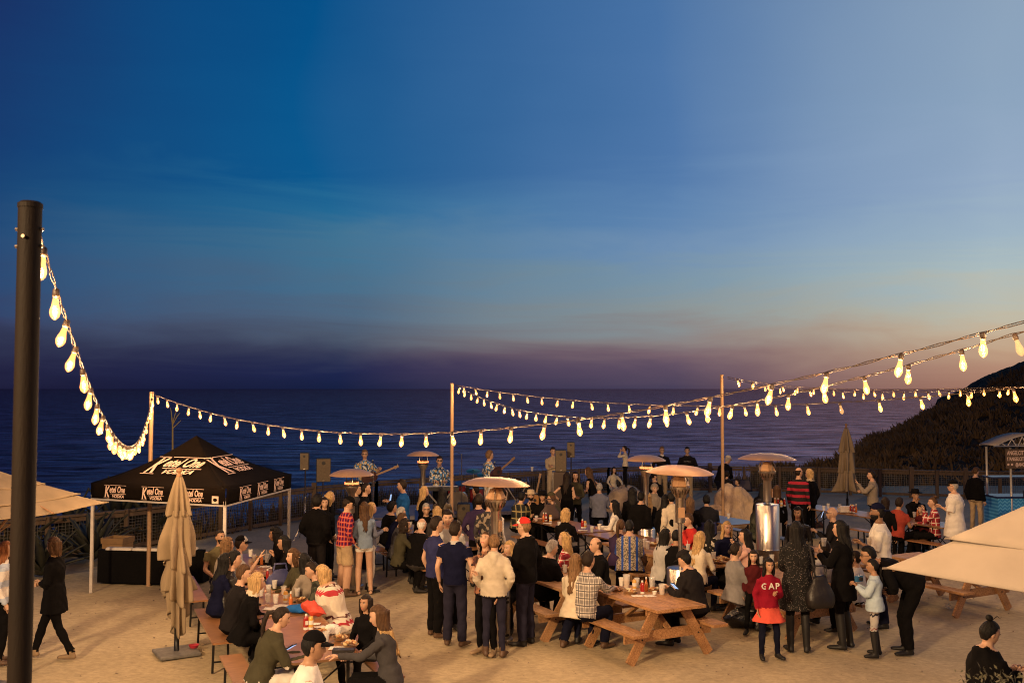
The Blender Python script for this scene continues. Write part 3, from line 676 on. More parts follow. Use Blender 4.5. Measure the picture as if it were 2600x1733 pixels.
closed_umbrella(U2, hU2, .7, [(hU2 - .14, hU2 - .86, .05, .26, 0), (hU2 - .82, hU2 - 1.48, .20, .28, 0), (hU2 - 1.42, hU2 - 2.02, .22, .34, .04)], 'closed tan umbrella standing before the slope at the far fence', 5)

def open_umbrella(c, side, zc, zp, ang, tiers, label, m, legh=True):
    """square tiered canopy: c plan centre, side length, zc corner height, zp peak height"""
    t = thing('open_umbrella', label, 'umbrella', (c[0], c[1], 0), ang, 'open square canvas umbrellas')
    MB().tube([(0, 0, 0), (0, 0, zp - .05)], .026, 12).build('pole', m_pw, t, True)
    smooth_angle(MB().lathe([(.03, zp - .04), (.05, zp + .0), (.028, zp + .03), (.022, zp + .05), (.045, zp + .09), (.04, zp + .115), (.01, zp + .14)], 16).build('finial', m_pw, t))
    h = side / 2
    for ti, (s0, s1, lift) in enumerate(tiers):     # s = fraction of the half side, from the peak outward
        mb = MB(); n = 14; rws = 10
        for j in range(rws + 1):
            s = s0 + (s1 - s0) * j / rws; z = zp - (zp - zc) * (s ** .92) + lift * (1 - .25 * j / rws)
            for q in range(4):
                for i in range(n):
                    f = i / n; k = [(1, 1), (-1, 1), (-1, -1), (1, -1), (1, 1)]; x0, y0 = k[q]; x1, y1 = k[q + 1]
                    sagin = 1 - .075 * math.sin(math.pi * f) * (j / rws); zz = z - .05 * s * math.sin(math.pi * f) + .012 * n3(x0 + f * 3, s * 4, q, 1.3)
                    mb.v.append(((x0 + (x1 - x0) * f) * h * s * sagin, (y0 + (y1 - y0) * f) * h * s * sagin, zz))
        w = 4 * n
        for j in range(rws):
            for k in range(w): mb.f.append((j * w + k, (j + 1) * w + k, (j + 1) * w + (k + 1) % w, j * w + (k + 1) % w)); mb.m.append(0)
        if s0 < .03: mb.f.append(tuple(range(w))); mb.m.append(0)
        # rolled hem
        o = mb.build('canopy_tier', m, t, True); sol = o.modifiers.new('thickness', 'SOLIDIFY'); sol.thickness = .008
        zz = zp - (zp - zc) * (s1 ** .92) + lift * .75
        mb = MB()
        for x, y in ((1, 1), (-1, 1), (-1, -1), (1, -1)): mb.tube([(x * h * s1 * .93, y * h * s1 * .93, zz + .004), (x * h * (s1 + .012), y * h * (s1 + .012), zz - .004)], [.012, .009], 7)
        mb.build('corner_pocket', m, t, True)
    for x, y in ((1, 1), (-1, 1), (-1, -1), (1, -1), (0, 1), (1, 0), (0, -1), (-1, 0)):
        MB().tube([(0, 0, zp - .08), (x * h * .97, y * h * .97, zc - .02 - (.02 if x * y == 0 else 0))], .010, 6).build('rib', m_pw, t)
        MB().tube([(0, 0, zp - .75), (x * h * .5, y * h * .5, (zp + zc) / 2 - .06)], .009, 6).build('strut', m_pw, t)
    MB().lathe([(.26, 0), (.26, .05), (.05, .08), (.04, .3)], 20).build('base', m_slab, t)
    return t
rl = Vector((-5.33, 13.2)); dd = Vector((-.30, -.95)).normalized(); pr_ = Vector((-.95, .30)).normalized(); SD = 1.86
cc = rl + dd * SD / 2 + pr_ * SD / 2
open_umbrella(cc, SD, 2.26, 2.66, math.atan2(dd.y, dd.x), [(.0, .42, .07), (.36, .74, .035), (.68, 1.0, 0)], 'open tan umbrella with three tiers behind the dark pole at the left', m_canvas)
lc = on(2248, 1441, 2.30).to_2d(); dn = Vector((.652, -.758)); df = Vector((.758, .652)); SD = 2.7
cc = lc + dn * SD / 2 + df * SD / 2
open_umbrella(cc, SD, 2.30, 3.16, math.atan2(dn.y, dn.x), [(.0, .74, .05), (.66, 1.0, 0)], 'large open cream umbrella cutting in at the right edge', m_canvasl)

for fx, fy, fz in ADDED_FLOODS:  # housing and post for the added lamp
    t = thing('added_flood_lamp', 'added flood lamp on a post out of view behind the viewer to the left', 'lamp', (fx, fy - .12, fz), 0, 'added flood lamps out of view'); q = (Vector((.5, 16, .8)) - Vector((fx, fy, fz))).to_track_quat('-Z', 'Y').to_matrix().to_4x4()
    MB().box((0, 0, .10), (.5, .38, .14), q, 1).build('housing', m_steel, t); MB().bar((0, -.1, 0), (0, -.6, -.1), .06, .06).build('bracket', m_steel, t); MB().tube([(0, -.62, -fz), (0, -.62, .1)], .05, 12).build('post', m_steel, t)

# ================================================================ BLACK TENT
m_tent = mat('black_canopy_fabric', (.007, .0045, .003), .95, spec=.06, bump=.25, bscale=5, var=.2, vscale=2, bdist=.04)
m_print = mat('cream_print', (.70, .50, .40), .8, var=.08)
t = thing('canopy_tent', 'black pop up tent printed with white vodka lettering', 'tent')
Cn = [Vector((-7.77, 18.5, 0)), Vector((-4.96, 17.35, 0)), Vector((-4.50, 20.35, 0))]; Cn.append(Cn[0] + Cn[2] - Cn[1]); cen = (Cn[0] + Cn[2]) / 2
zb, zt, zp = 1.72, 2.02, 2.84
apex = Vector((cen.x, cen.y, zp)); inner = .14
for i in range(4):
    a, b = Cn[i], Cn[(i + 1) % 4]; mb = MB(); n = 16; m = 12
    for j in range(m + 1):
        v = j / m
        for k in range(n + 1):
            u = k / n; e = a.lerp(b, u); p = Vector((e.x, e.y, zt)).lerp(apex, v); p.z -= .10 * math.sin(math.pi * v) * (1 - .2 * math.sin(math.pi * u)) + .05 * math.sin(math.pi * u) * (1 - v)
            mb.v.append(tuple(p))
    for j in range(m):
        for k in range(n): q = j * (n + 1) + k; mb.f.append((q, q + 1, q + n + 2, q + n + 1)); mb.m.append(0)
    o = mb.build('roof_panel', m_tent, t, True); sol = o.modifiers.new('thickness', 'SOLIDIFY'); sol.thickness = .004
    mb = MB(); nrm = (b - a).cross(Vector((0, 0, 1))).normalized()
    for j in range(4):
        for k in range(25): u = k / 24; e = a.lerp(b, u) + nrm * (.006 + .012 * math.sin(u * 19 + i) * (1 - j / 3)); mb.v.append((e.x, e.y, zt - .045 * math.sin(math.pi * u) - (zt - zb - .045 * math.sin(math.pi * u)) * j / 3))
    for j in range(3):
        for k in range(24): q = j * 25 + k; mb.f.append((q, q + 1, q + 26, q + 25)); mb.m.append(0)
    o = mb.build('valance', m_tent, t, True); sol = o.modifiers.new('thickness', 'SOLIDIFY'); sol.thickness = .003
    MB().box((a.x * .985 + cen.x * .015, a.y * .985 + cen.y * .015, .9), (.05, .05, 1.8)).build('leg', m_alu, t)
    MB().bar((a.x, a.y, 1.72), (b.x, b.y, 1.72), .02, .03).build('frame_bar', m_alu, t)
def text(s, size, M, m, parent, name='lettering', shear=0, bold=0, sx=1, align='LEFT', ext=.001):
    c = bpy.data.curves.new(name, 'FONT'); c.body = s; c.size = size; c.shear = shear; c.offset = bold; c.align_x = align; c.extrude = ext; c.resolution_u = 3
    c.materials.append(m); tmp = bpy.data.objects.new('tmp', c); COL.objects.link(tmp); me = bpy.data.meshes.new_from_object(tmp.evaluated_get(bpy.context.evaluated_depsgraph_get())); bpy.data.objects.remove(tmp)
    o = bpy.data.objects.new(name, me); COL.objects.link(o); o.parent = parent; o.matrix_local = M @ Matrix.Diagonal((sx, 1, 1, 1)); return o
def logo(M, w, shear=.1):
    """three-part printed mark about w wide; M: local x along, y up, origin lower left"""
    h = w * .48
    for (s, hh, x, y, ww) in (('K', h * .84, .0, h * .07, w * .24), ('etel One', h * .50, w * .23, h * .42, w * .72), ('VODKA', h * .24, w * .36, h * .04, w * .54)):
        o = text(s, 1.0, Matrix.Identity(4), m_print, t, 'lettering', shear + .1, .022); xs_ = [v.co.x for v in o.data.vertices]; ys_ = [v.co.y for v in o.data.vertices]
        kx = ww / (max(xs_) - min(xs_)); ky = hh / (max(ys_) - min(ys_)); o.matrix_local = M @ Matrix.Translation((x - min(xs_) * kx, y - min(ys_) * ky, 0)) @ Matrix.Diagonal((kx, ky, 1, 1))
    for (x0, x1, y) in ((-.02, .22, .98), (.26, 1.0, .98), (.27, 1.0, .34), (-.04, .22, .02)):
        MB().box((w * (x0 + x1) / 2, h * y, 0), (w * (x1 - x0), h * .028, .002), M).build('printed_line', m_print, t)
def face_M(a, b, u, z, off=.03, slope=None):
    x = (b - a).normalized(); 
    if slope is None: y = Vector((0, 0, 1)); o = a.lerp(b, u); o = Vector((o.x, o.y, z))
    else:
        mid = (a + b) / 2; y = (apex - Vector((mid.x, mid.y, zt))).normalized(); o = a.lerp(b, u); o = Vector((o.x, o.y, zt)) + y * slope
    n = x.cross(y).normalized(); y = n.cross(x); o = o + n * off
    return Matrix(((x.x, y.x, n.x, o.x), (x.y, y.y, n.y, o.y), (x.z, y.z, n.z, o.z), (0, 0, 0, 1)))
for u in (.115, .40, .69): logo(face_M(Cn[0], Cn[1], u, zb + .035), .50)
for u in (.17, .43, .69): logo(face_M(Cn[1], Cn[2], u, zb + .035), .50)
logo(face_M(Cn[0], Cn[1], .30, 0, -.045, .42), 1.22, .35)
logo(face_M(Cn[1], Cn[2], .30, 0, -.045, .42), 1.22, -.1)
M = face_M(Cn[0], Cn[1], .915, zb + .03); MB().box((.06, .07, 0), (.14, .13, .003), M).build('patch', m_print, t); MB().ell((.06, .07, .004), (.045, .03, .003), 12, 6, M).build('emblem', m_tent, t)

# ================================================================ STAGE AND BAND GEAR
m_deck = mat('stage_deck', (.20, .19, .23), .7, var=.2, vscale=3, bump=.2)
m_black = mat('black_box_paint', (.014, .012, .013), .6, bump=.3, bscale=60, var=.2, bdist=.004)
m_grille = mat('speaker_grille', (.10, .075, .05), .55, metal=.4, var=.15, vscale=30)
m_metal = mat('stand_metal', (.35, .32, .30), .3, metal=1)
st = thing('stage', 'low grey stage platform in front of the fence', 'stage', (0, 0, 0))
SA = Vector((-4.1, 26.6, 0)); SBv = Vector((2.0, 29.2, 0)); sdir = (SBv - SA).normalized(); sn = Vector((-sdir.y, sdir.x, 0)); sl = (SBv - SA).length; SZ = .30
for i in range(5):
    for j in range(2):
        c = SA + sdir * (sl * (i + .5) / 5) + sn * (.62 + 1.22 * j); T = Matrix.Translation((c.x, c.y, 0)) @ Matrix.Rotation(math.atan2(sdir.y, sdir.x), 4, 'Z')
        MB().box((0, 0, SZ - .05), (sl / 5 - .01, 1.21, .10), T).build('deck_panel', m_deck, st)
        mb = MB()
        for x in (-.55, .55):
            for y in (-.55, .55): mb.box((x, y, .1), (.05, .05, .2), T)
        mb.build('leg', m_steel, st)
def speaker(p, z, w, h, d_, face, label, tilt=0):
    t = thing('loudspeaker', label, 'loudspeaker', (p.x, p.y, z), R(-face + 180), 'loudspeakers at the stage')
    mb = MB(); a = w / 2; vs = [(-a, -d_ / 2), (a, -d_ / 2), (a * .72, d_ / 2), (-a * .72, d_ / 2)]
    mb.v = [(x, y, 0) for x, y in vs] + [(x, y, h) for x, y in vs]; mb.f = [(3, 2, 1, 0), (4, 5, 6, 7), (0, 1, 5, 4), (1, 2, 6, 5), (2, 3, 7, 6), (3, 0, 4, 7)]; mb.m = [0] * 6
    o = mb.build('cabinet', m_black, t); bv = o.modifiers.new('bevel', 'BEVEL'); bv.width = .012; bv.segments = 2
    MB().box((0, -d_ / 2 - .006, h / 2), (w * .92, .01, h * .94)).build('grille', m_grille, t)
    MB().lathe([(w * .13, 0), (w * .13, .008), (.003, .010)], 16, Matrix.Translation((0, -d_ / 2 - .012, h * .80)) @ Matrix.Rotation(R(90), 4, 'X')).build('tweeter_horn', m_black, t)
    MB().box((0, -d_ / 2 - .013, h * .07), (.05, .004, .02)).build('badge', m_metal, t)
    for e in (-1, 1): MB().box((e * w * .44, 0, h * .72), (.02, .12, .03)).build('handle', m_steel, t)
    return t
def spk_stand(p, h, label):
    t = thing('speaker_stand', label, 'stand', (p.x, p.y, 0), 0, 'tripod stands under the loudspeakers')
    MB().tube([(0, 0, .15), (0, 0, h)], [.02, .016], 10).build('pole', m_metal, t, True); MB().lathe([(.03, .95), (.035, .98), (.035, 1.05), (.03, 1.08)], 10).build('collar', m_metal, t, True)
    for k in range(3): a = k * 2.09; MB().tube([(0, 0, .55), (.42 * math.cos(a), .42 * math.sin(a), 0)], .012, 6).build('leg', m_metal, t)
    return t
for (px, pt, pb, w, Y, lab, fc, stand) in ((775, 1148, 1192, .22, 25.0, 'small tan lit loudspeaker high on a thin stand beside the black tent', 178, 1), (820, 1162, 1222, .36, 25.0, 'wide loudspeaker on a pole left of the guitarist', 165, 1), (1450, 1121, 1160, .21, 27.5, 'slim dark loudspeaker raised highest right of the stage', 185, 1)):
    q = at(px, pb, Y); h = at(px, pt, Y).z - q.z; speaker(q, q.z, w, h, .3, fc, lab); spk_stand(q, q.z, 'stand carrying the ' + lab.split(' loud')[0] + ' loudspeaker')
q = at(1424, 1196, 27); speaker(q, q.z, .31, at(1424, 1141, 27).z - q.z, .3, 182, 'large black loudspeaker on the road case right of the stage')
c = thing('road_case', 'tall dark brown case under the large black loudspeaker', 'case', (q.x, q.y, 0)); MB().box((0, .06, q.z / 2), (.46, .46, q.z - .01)).build('shell', mat('case_brown', (.06, .035, .025), .5), c)
for e in (-1, 1): MB().box((e * .22, -.175, q.z / 2), (.03, .012, q.z - .02)).build('edge_strip', m_metal, c)
q = on(1176, 1334); o = speaker(q, 0, .36, .62, .45, 175, 'black bass cabinet standing on the ground below the stage')
def mic_stand(p, h, z0, label, boom=0):
    t = thing('microphone_stand', label, 'microphone stand', (p.x, p.y, z0), 0, 'microphone stands on the stage')
    MB().lathe([(.14, 0), (.14, .015), (.02, .03)], 16).build('base', m_steel, t); MB().tube([(0, 0, .02), (0, 0, h)], .011, 8).build('pole', m_metal, t)
    MB().tube([(0, 0, h), (boom, -.06, h + .10)], .008, 6).build('boom_arm', m_metal, t)
    MB().tube([(boom, -.06, h + .10), (boom, -.10, h + .14)], [.012, .014], 8).build('microphone_body', m_steel, t); MB().ell((boom, -.125, h + .16), (.026, .026, .028), 10, 8).build('microphone_grille', m_metal, t, True); return t
mic_stand(at(947, 1290, 26.2), 1.42, SZ, 'microphone stand in front of the guitarist with glasses')
mic_stand(at(1123, 1290, 26.2), 1.25, SZ, 'microphone stand at the keyboard player', -.04)
mic_stand(at(1172, 1290, 28.0), 1.62, SZ, 'tall microphone stand behind the pole', -.25)
mic_stand(at(1262, 1290, 26.6), 1.35, SZ, 'microphone stand beside the guitarist in profile', -.06)
kb = thing('keyboard', 'electric keyboard on a cross stand before the seated player', 'keyboard', (at(1116, 1290, 26.0).x, 26.0, SZ), R(4))
MB().box((0, 0, .86), (1.0, .30, .09)).build('body', m_black, kb)
mb = MB()
for i in range(36): mb.box((-.47 + i * .0264, .05, .915), (.023, .14, .012))
tag(mb.build('white_keys', mat('key_white', (.7, .68, .64), .3), kb), kind='stuff')
mb = MB()
for e in (-1, 1): mb.bar((-.35 * e, -.05, 0), (.35 * e, -.05, .81), .03, .03); mb.bar((-.35 * e, .1, 0), (.35 * e, .1, .81), .03, .03)
mb.build('cross_stand', m_metal, kb)
# drum kit
m_shell = mat('drum_shell', (.25, .03, .03), .25, coat=.6); m_head = mat('drum_head', (.65, .62, .56), .5); m_cym = mat('cymbal', (.6, .42, .15), .25, metal=1)
dk = thing('drum_kit', 'drum kit behind the slim pole on the stage', 'drum kit', (at(1165, 1290, 28.6).x, 28.6, SZ))
for (x, y, z, r, h, rx, nm) in ((0, -.1, .28, .27, .36, 90, 'bass_drum'), (-.32, -.05, .62, .15, .2, 20, 'tom_drum'), (.05, -.05, .66, .15, .2, 20, 'tom_drum'), (.5, .1, .4, .2, .38, 0, 'floor_tom'), (-.5, .2, .55, .18, .13, 0, 'snare_drum')):
    T = Matrix.Translation((x, y, z)) @ Matrix.Rotation(R(rx), 4, 'X'); o = MB().lathe([(r, -h / 2), (r, h / 2)], 22, T).build(nm, m_shell, dk); smooth_angle(o); MB().lathe([(r * .97, h / 2 + .002), (r * .97, h / 2 + .008)], 22, T).build('drum_head', m_head, o); MB().lathe([(r * 1.04, h / 2 - .02), (r * 1.04, h / 2 + .015), (r * .98, h / 2 + .015)], 22, T).build('hoop', m_metal, o)
for (x, y, z) in ((-.62, -.1, 1.02), (.42, -.15, 1.12), (.72, .2, .98)):
    MB().lathe([(.004, .03), (.03, .025), (.05, .008), (.21, -.01), (.21, -.013), (.004, .02)], 22, Matrix.Translation((x, y, z)) @ Matrix.Rotation(R(14), 4, 'X')).build('cymbal', m_cym, dk); MB().tube([(x, y, 0), (x, y, z)], .009, 6).build('cymbal_stand', m_metal, dk)
# gear on and behind the stage right
t = thing('equipment_table', 'black gear case with bright metal edges on a stand by the fence', 'equipment', (at(1311, 1210, 29.5).x, 29.5, 0))
MB().box((0, 0, .95), (.58, .40, .16)).build('case', m_black, t)
for z in (.88, 1.02): MB().box((0, -.202, z), (.60, .012, .018)).build('edge_strip', m_metal, t)
for e in (-1, 1): MB().box((e * .295, -.202, .95), (.016, .014, .16)).build('corner_strip', m_metal, t); MB().bar((e * .28, 0, 0), (-e * .28, 0, .87), .03, .03).build('leg', m_metal, t)
t = thing('mixer', 'small dark mixer box on the gear case', 'mixer', (at(1316, 1195, 29.5).x, 29.55, 1.03)); MB().box((0, 0, .05), (.16, .18, .10)).build('body', m_black, t); MB().box((0, -.03, .105), (.13, .1, .012)).build('panel', m_grille, t)
def cup(p, label, col='clear', h=.12, r=.042, group='plastic cups and drinks', fill=None, straw=False, lid=False):
    m = {'clear': mat('cup_plastic', (.75, .72, .68), .12, alpha=.38, var=0, spec=.7), 'white': mat('cup_white', (.7, .66, .6), .5, var=.04), 'beer': mat('cup_plastic', (.75, .72, .68), .12, alpha=.38)}[col]
    t = thing('cup', label, 'cup', p, 0, group)
    smooth_angle(MB().lathe([(r * .72, 0), (r, h), (r * 1.06, h), (r * 1.06, h - .006), (r * .95, h - .004), (r * .68, .006)], 14).build('wall', m, t))
    if fill: MB().lathe([(r * .66, .007), (r * .66 + (r * .28) * .6, h * .6)], 12).build('drink', mat('drink_' + fill, {'beer': (.75, .38, .06), 'cola': (.05, .02, .01), 'ice': (.6, .6, .58), 'orange': (.75, .40, .12)}[fill], .1, alpha=.85), t)
    if straw: MB().tube([(.01, 0, .02), (-.015, .01, h + .07)], .004, 6).build('straw', mat('straw', (.8, .75, .7), .4), t)
    if lid: MB().lathe([(r * 1.08, h), (r * 1.08, h + .012), (r * .8, h + .016)], 14).build('lid', m, t)
    return t
cup(at(1351, 1195, 33.6) - Vector((0, 0, 0)), 'white paper cup standing on the fence rail behind the stage', 'white', .14, .05)
q = at(1351, 1195, 33.6)
# guitars on stands
m_gtr = mat('guitar_top', (.45, .22, .08), .2, coat=.6); m_gneck = mat('guitar_neck', (.30, .18, .10), .4)
def guitar_mesh(t, dark=False):
    mb = MB(); n = 30; P = []
    for i in range(n): a = 2 * math.pi * i / n; P.append(((.155 + .035 * math.cos(2 * a) - .02 * math.cos(a)) * math.sin(a), .22 * math.cos(a) * -1))
    mb.v = [(x, 0, z) for x, z in P] + [(x, .07, z) for x, z in P]; mb.f = [tuple(range(n)), tuple(reversed(range(n, 2 * n)))] + [(i, i + n, (i + 1) % n + n, (i + 1) % n) for i in range(n)]; mb.m = [0] * len(mb.f)
    mb.build('body', m_gtr if not dark else mat('guitar_dark', (.05, .02, .02), .2, coat=.6), t); MB().box((0, .01, .45), (.045, .025, .52)).build('neck', m_gneck, t); MB().box((0, .02, .76), (.07, .018, .13), Matrix.Identity(4), .8).build('headstock', m_gneck, t)
    MB().lathe([(.045, 0), (.045, .003)], 16, Matrix.Translation((0, -.002, .06)) @ Matrix.Rotation(R(90), 4, 'X')).build('sound_hole', m_black, t)
    mb = MB()
    for k in range(6): z = .71 + .02 * k; mb.tube([(-.045, .02, z), (.045, .02, z)], .005, 5)
    mb.build('tuning_peg', m_metal, t)
def guitar(p, rot, label, dark=False, g='guitars on the stage'):
    t = thing('guitar', label, 'guitar', p, 0, g); t.rotation_euler = rot; guitar_mesh(t, dark); return t
guitar(at(1357, 1275, 28), (0, R(12), R(5)), 'guitar leaning on a stand beside the fedora man at the stage')
guitar(at(2080, 1290, 27.0) + Vector((0, 0, -.55)), (0, R(-14), R(10)), 'guitar whose headstock rises beside the seated couple at the right', True)

# ================================================================ LEFT FURNITURE
m_sofa = mat('black_wicker', (.004, .0035, .0035), .8, spec=.08, bump=.6, bscale=40, bdist=.01); m_cush = mat('white_cushion', (.62, .56, .50), .85, bump=.2, bscale=8)
def sofa(p, w, label, ang):
    t = thing('outdoor_sofa', label, 'sofa', p, ang, 'black outdoor sofas with white cushions')
    MB().box((0, .30, .34), (w, .14, .62)).build('backrest', m_sofa, t); MB().box((0, -.1, .16), (w - .01, .70, .28)).build('base', m_sofa, t)
    for e in (-1, 1): MB().box((e * (w / 2 - .06), -.12, .42), (.12, .68, .23)).build('arm', m_sofa, t)
    n = 2 if w > 1.3 else 1
    for i in range(n):
        for (y, z, dy, dz, nm) in ((-.12, .37, .56, .13, 'seat_cushion'), (.28, .62, .16, .16, 'back_cushion')):
            o = MB().box((-(w - .26) / 2 + (w - .26) * (i + .5) / n, y, z), ((w - .28) / n, dy, dz)).build(nm, m_cush, t); bv = o.modifiers.new('bevel', 'BEVEL'); bv.width = .04; bv.segments = 3; smooth_angle(o)
    return t
q = on(345, 1480); sofa((q.x, q.y + .2, 0), 1.35, 'black outdoor sofa with white cushions beside the wooden cart', R(-8) + math.pi)
q = on(470, 1478); sofa((q.x, q.y + .2, 0), .85, 'black outdoor armchair with a white cushion behind the closed umbrella', R(-4) + math.pi)
m_cartw = mat('cart_wood', (.26, .15, .06), .6, bump=.3, bscale=14)
q = on(285, 1462); t = thing('serving_cart', 'wooden serving cart on castors at the left by the agaves', 'cart', (q.x, q.y + .25, 0), R(-10))
MB().box((0, 0, .66), (.48, .44, .05)).build('top', m_cartw, t); 
for e in (-1, 1): MB().box((e * .235, 0, .71), (.02, .44, .07)).build('rim_board', m_cartw, t); MB().box((0, e * .215, .71), (.45, .02, .07)).build('rim_board', m_cartw, t)
MB().box((.02, -.02, .57), (.42, .38, .12)).build('drawer', m_cartw, t); MB().box((0, 0, .22), (.44, .40, .03)).build('shelf', m_cartw, t)
for x in (-.2, .2):
    for y in (-.18, .18): MB().box((x, y, .35), (.045, .045, .58)).build('leg', m_cartw, t); MB().lathe([(.035, -.015), (.035, .015)], 12, Matrix.Translation((x, y, .035)) @ Matrix.Rotation(R(90), 4, 'X')).build('castor', m_metal, t)
q = on(492, 1653); t = thing('pet_bowl', 'red collapsible bowl lying on the closed umbrella base', 'bowl', (q.x, q.y, .056)); smooth_angle(MB().lathe([(.05, 0), (.06, .012), (.072, .04), (.078, .042), (.070, .038), (.05, .008)], 20).build('wall', mat('red_rubber', (.45, .03, .05), .5), t))
# small lit sign under the tent
# ================================================================ BREWERY CART AT THE RIGHT
m_bar = mat('cart_blue', (1, 1, 1), .5, pattern=pat_chev, pcols=()); m_ban = mat('banner_dark', (.10, .065, .04), .8, var=.1); m_navy = mat('cart_counter', (.02, .03, .10), .3)
q = on(2572, 1352); t = thing('drinks_cart', 'drinks cart with an arched roof, lettered banner and blue chevron front', 'cart', (q.x, q.y + .3, 0), R(3))
sc = q.y / F; W_ = 1.5
MB().box((W_ / 2 - .42, 0, .45), (W_, .7, .9)).build('cabinet', m_bar, t); MB().box((W_ / 2 - .42, 0, .925), (W_ + .08, .78, .045)).build('counter', m_navy, t); MB().box((W_ / 2 - .42, .1, 1.42), (W_ + .1, .5, .03)).build('shelf', m_navy, t)
for (x, y) in ((-.35, .3), (-.05, -.33), (W_ - .45, .3), (W_ - .1, -.33)): MB().tube([(x, y, .0 if x == -.05 else .94), (x, y, 2.2)], .03, 10).build('post', m_alu, t, True)
for y in (-.36, .36):
    pts = [(-.42 + (W_ + .5) * i / 20 - .08, y, 2.25 + .30 * math.sin(math.pi * i / 20)) for i in range(21)]; MB().tube(pts, .022, 8).build('arch_bar', m_alu, t, True); MB().tube([(-.5, y, 2.25), (W_ + .0, y, 2.25)], .018, 8).build('lower_bar', m_alu, t, True)
    mb = MB()
    for i in range(6): x = -.3 + i * .28; mb.tube([(x - .12, y, 2.25), (x, y, 2.25 + .27 * math.sin(math.pi * (x + .5) / (W_ + .5)))], .012, 6); mb.tube([(x + .12, y, 2.25), (x, y, 2.25 + .27 * math.sin(math.pi * (x + .5) / (W_ + .5)))], .012, 6)
    mb.build('truss_bar', m_alu, t)
mb = MB()
for i in range(21):
    x = -.5 + (W_ + .5) * i / 20; z = 2.275 + .30 * math.sin(math.pi * i / 20); mb.v += [(x, -.38, z), (x, .38, z)]
    if i: k = i * 2; mb.f.append((k - 2, k, k + 1, k - 1)); mb.m.append(0)
o = mb.build('arched_roof', m_canvasl, t, True); sol = o.modifiers.new('thickness', 'SOLIDIFY'); sol.thickness = .01
MB().box((W_ / 2, -.42, 1.93), (W_ + .46, .02, .50)).build('banner', m_ban, t)
MX = Matrix.Translation((-.20, -.432, 0)) @ Matrix.Rotation(R(90), 4, 'X')
for (s, z, sz) in (('ANGELCITYBREWERY', 2.03, .15), ('f /ANGELCITYBREWERY', 1.88, .13), ('@ANGELCITYBREWERY', 1.74, .12)): text(s, sz, MX @ Matrix.Translation((0 if s[0] != '@' else .22, z, 0)), m_print, t, bold=.004, sx=.62, shear=.1)
for x in (.03, .13): MB().ell((0, 0, 0), (.032, .032, .003), 12, 5, MX @ Matrix.Translation((x, 1.78, 0))).build('icon', m_print, t)
# ================================================================ PEOPLE BUILDER
SK = {'light': (.50, .30, .20), 'fair': (.56, .36, .26), 'tan': (.36, .20, .12), 'brown': (.22, .115, .065)}
HAIRC = {'black': (.006, .005, .005), 'dark': (.016, .009, .006), 'brown': (.075, .038, .018), 'lightbrown': (.17, .095, .045), 'blond': (.42, .27, .12), 'ombre': (.20, .10, .04), 'red': (.22, .08, .03), 'grey': (.34, .31, .28), 'white': (.6, .57, .52)}
CLO = {'black': (.0045, .004, .0045), 'charcoal': (.014, .012, .013), 'navy': (.006, .007, .025), 'bluepolo': (.025, .028, .09), 'blue': (.015, .10, .33), 'jeans': (.018, .017, .032), 'dkjeans': (.007, .008, .02), 'denim': (.19, .25, .34),
       'white': (.68, .64, .58), 'cream': (.58, .50, .38), 'beige': (.42, .33, .22), 'khaki': (.40, .29, .17), 'oatmeal': (.48, .42, .33), 'ltgrey': (.38, .37, .36), 'grey': (.20, .19, .19), 'dkgrey': (.05, .047, .05), 'olive': (.10, .085, .045), 'dkolive': (.055, .05, .03),
       'red': (.50, .035, .03), 'crimson': (.22, .008, .022), 'coral': (.60, .09, .06), 'burgundy': (.07, .010, .012), 'maroon': (.28, .045, .03), 'purple': (.035, .022, .06), 'paleblue': (.40, .50, .58), 'pink': (.55, .33, .28), 'taupe': (.24, .20, .16), 'brownl': (.12, .06, .03), 'greyblue': (.15, .16, .22)}
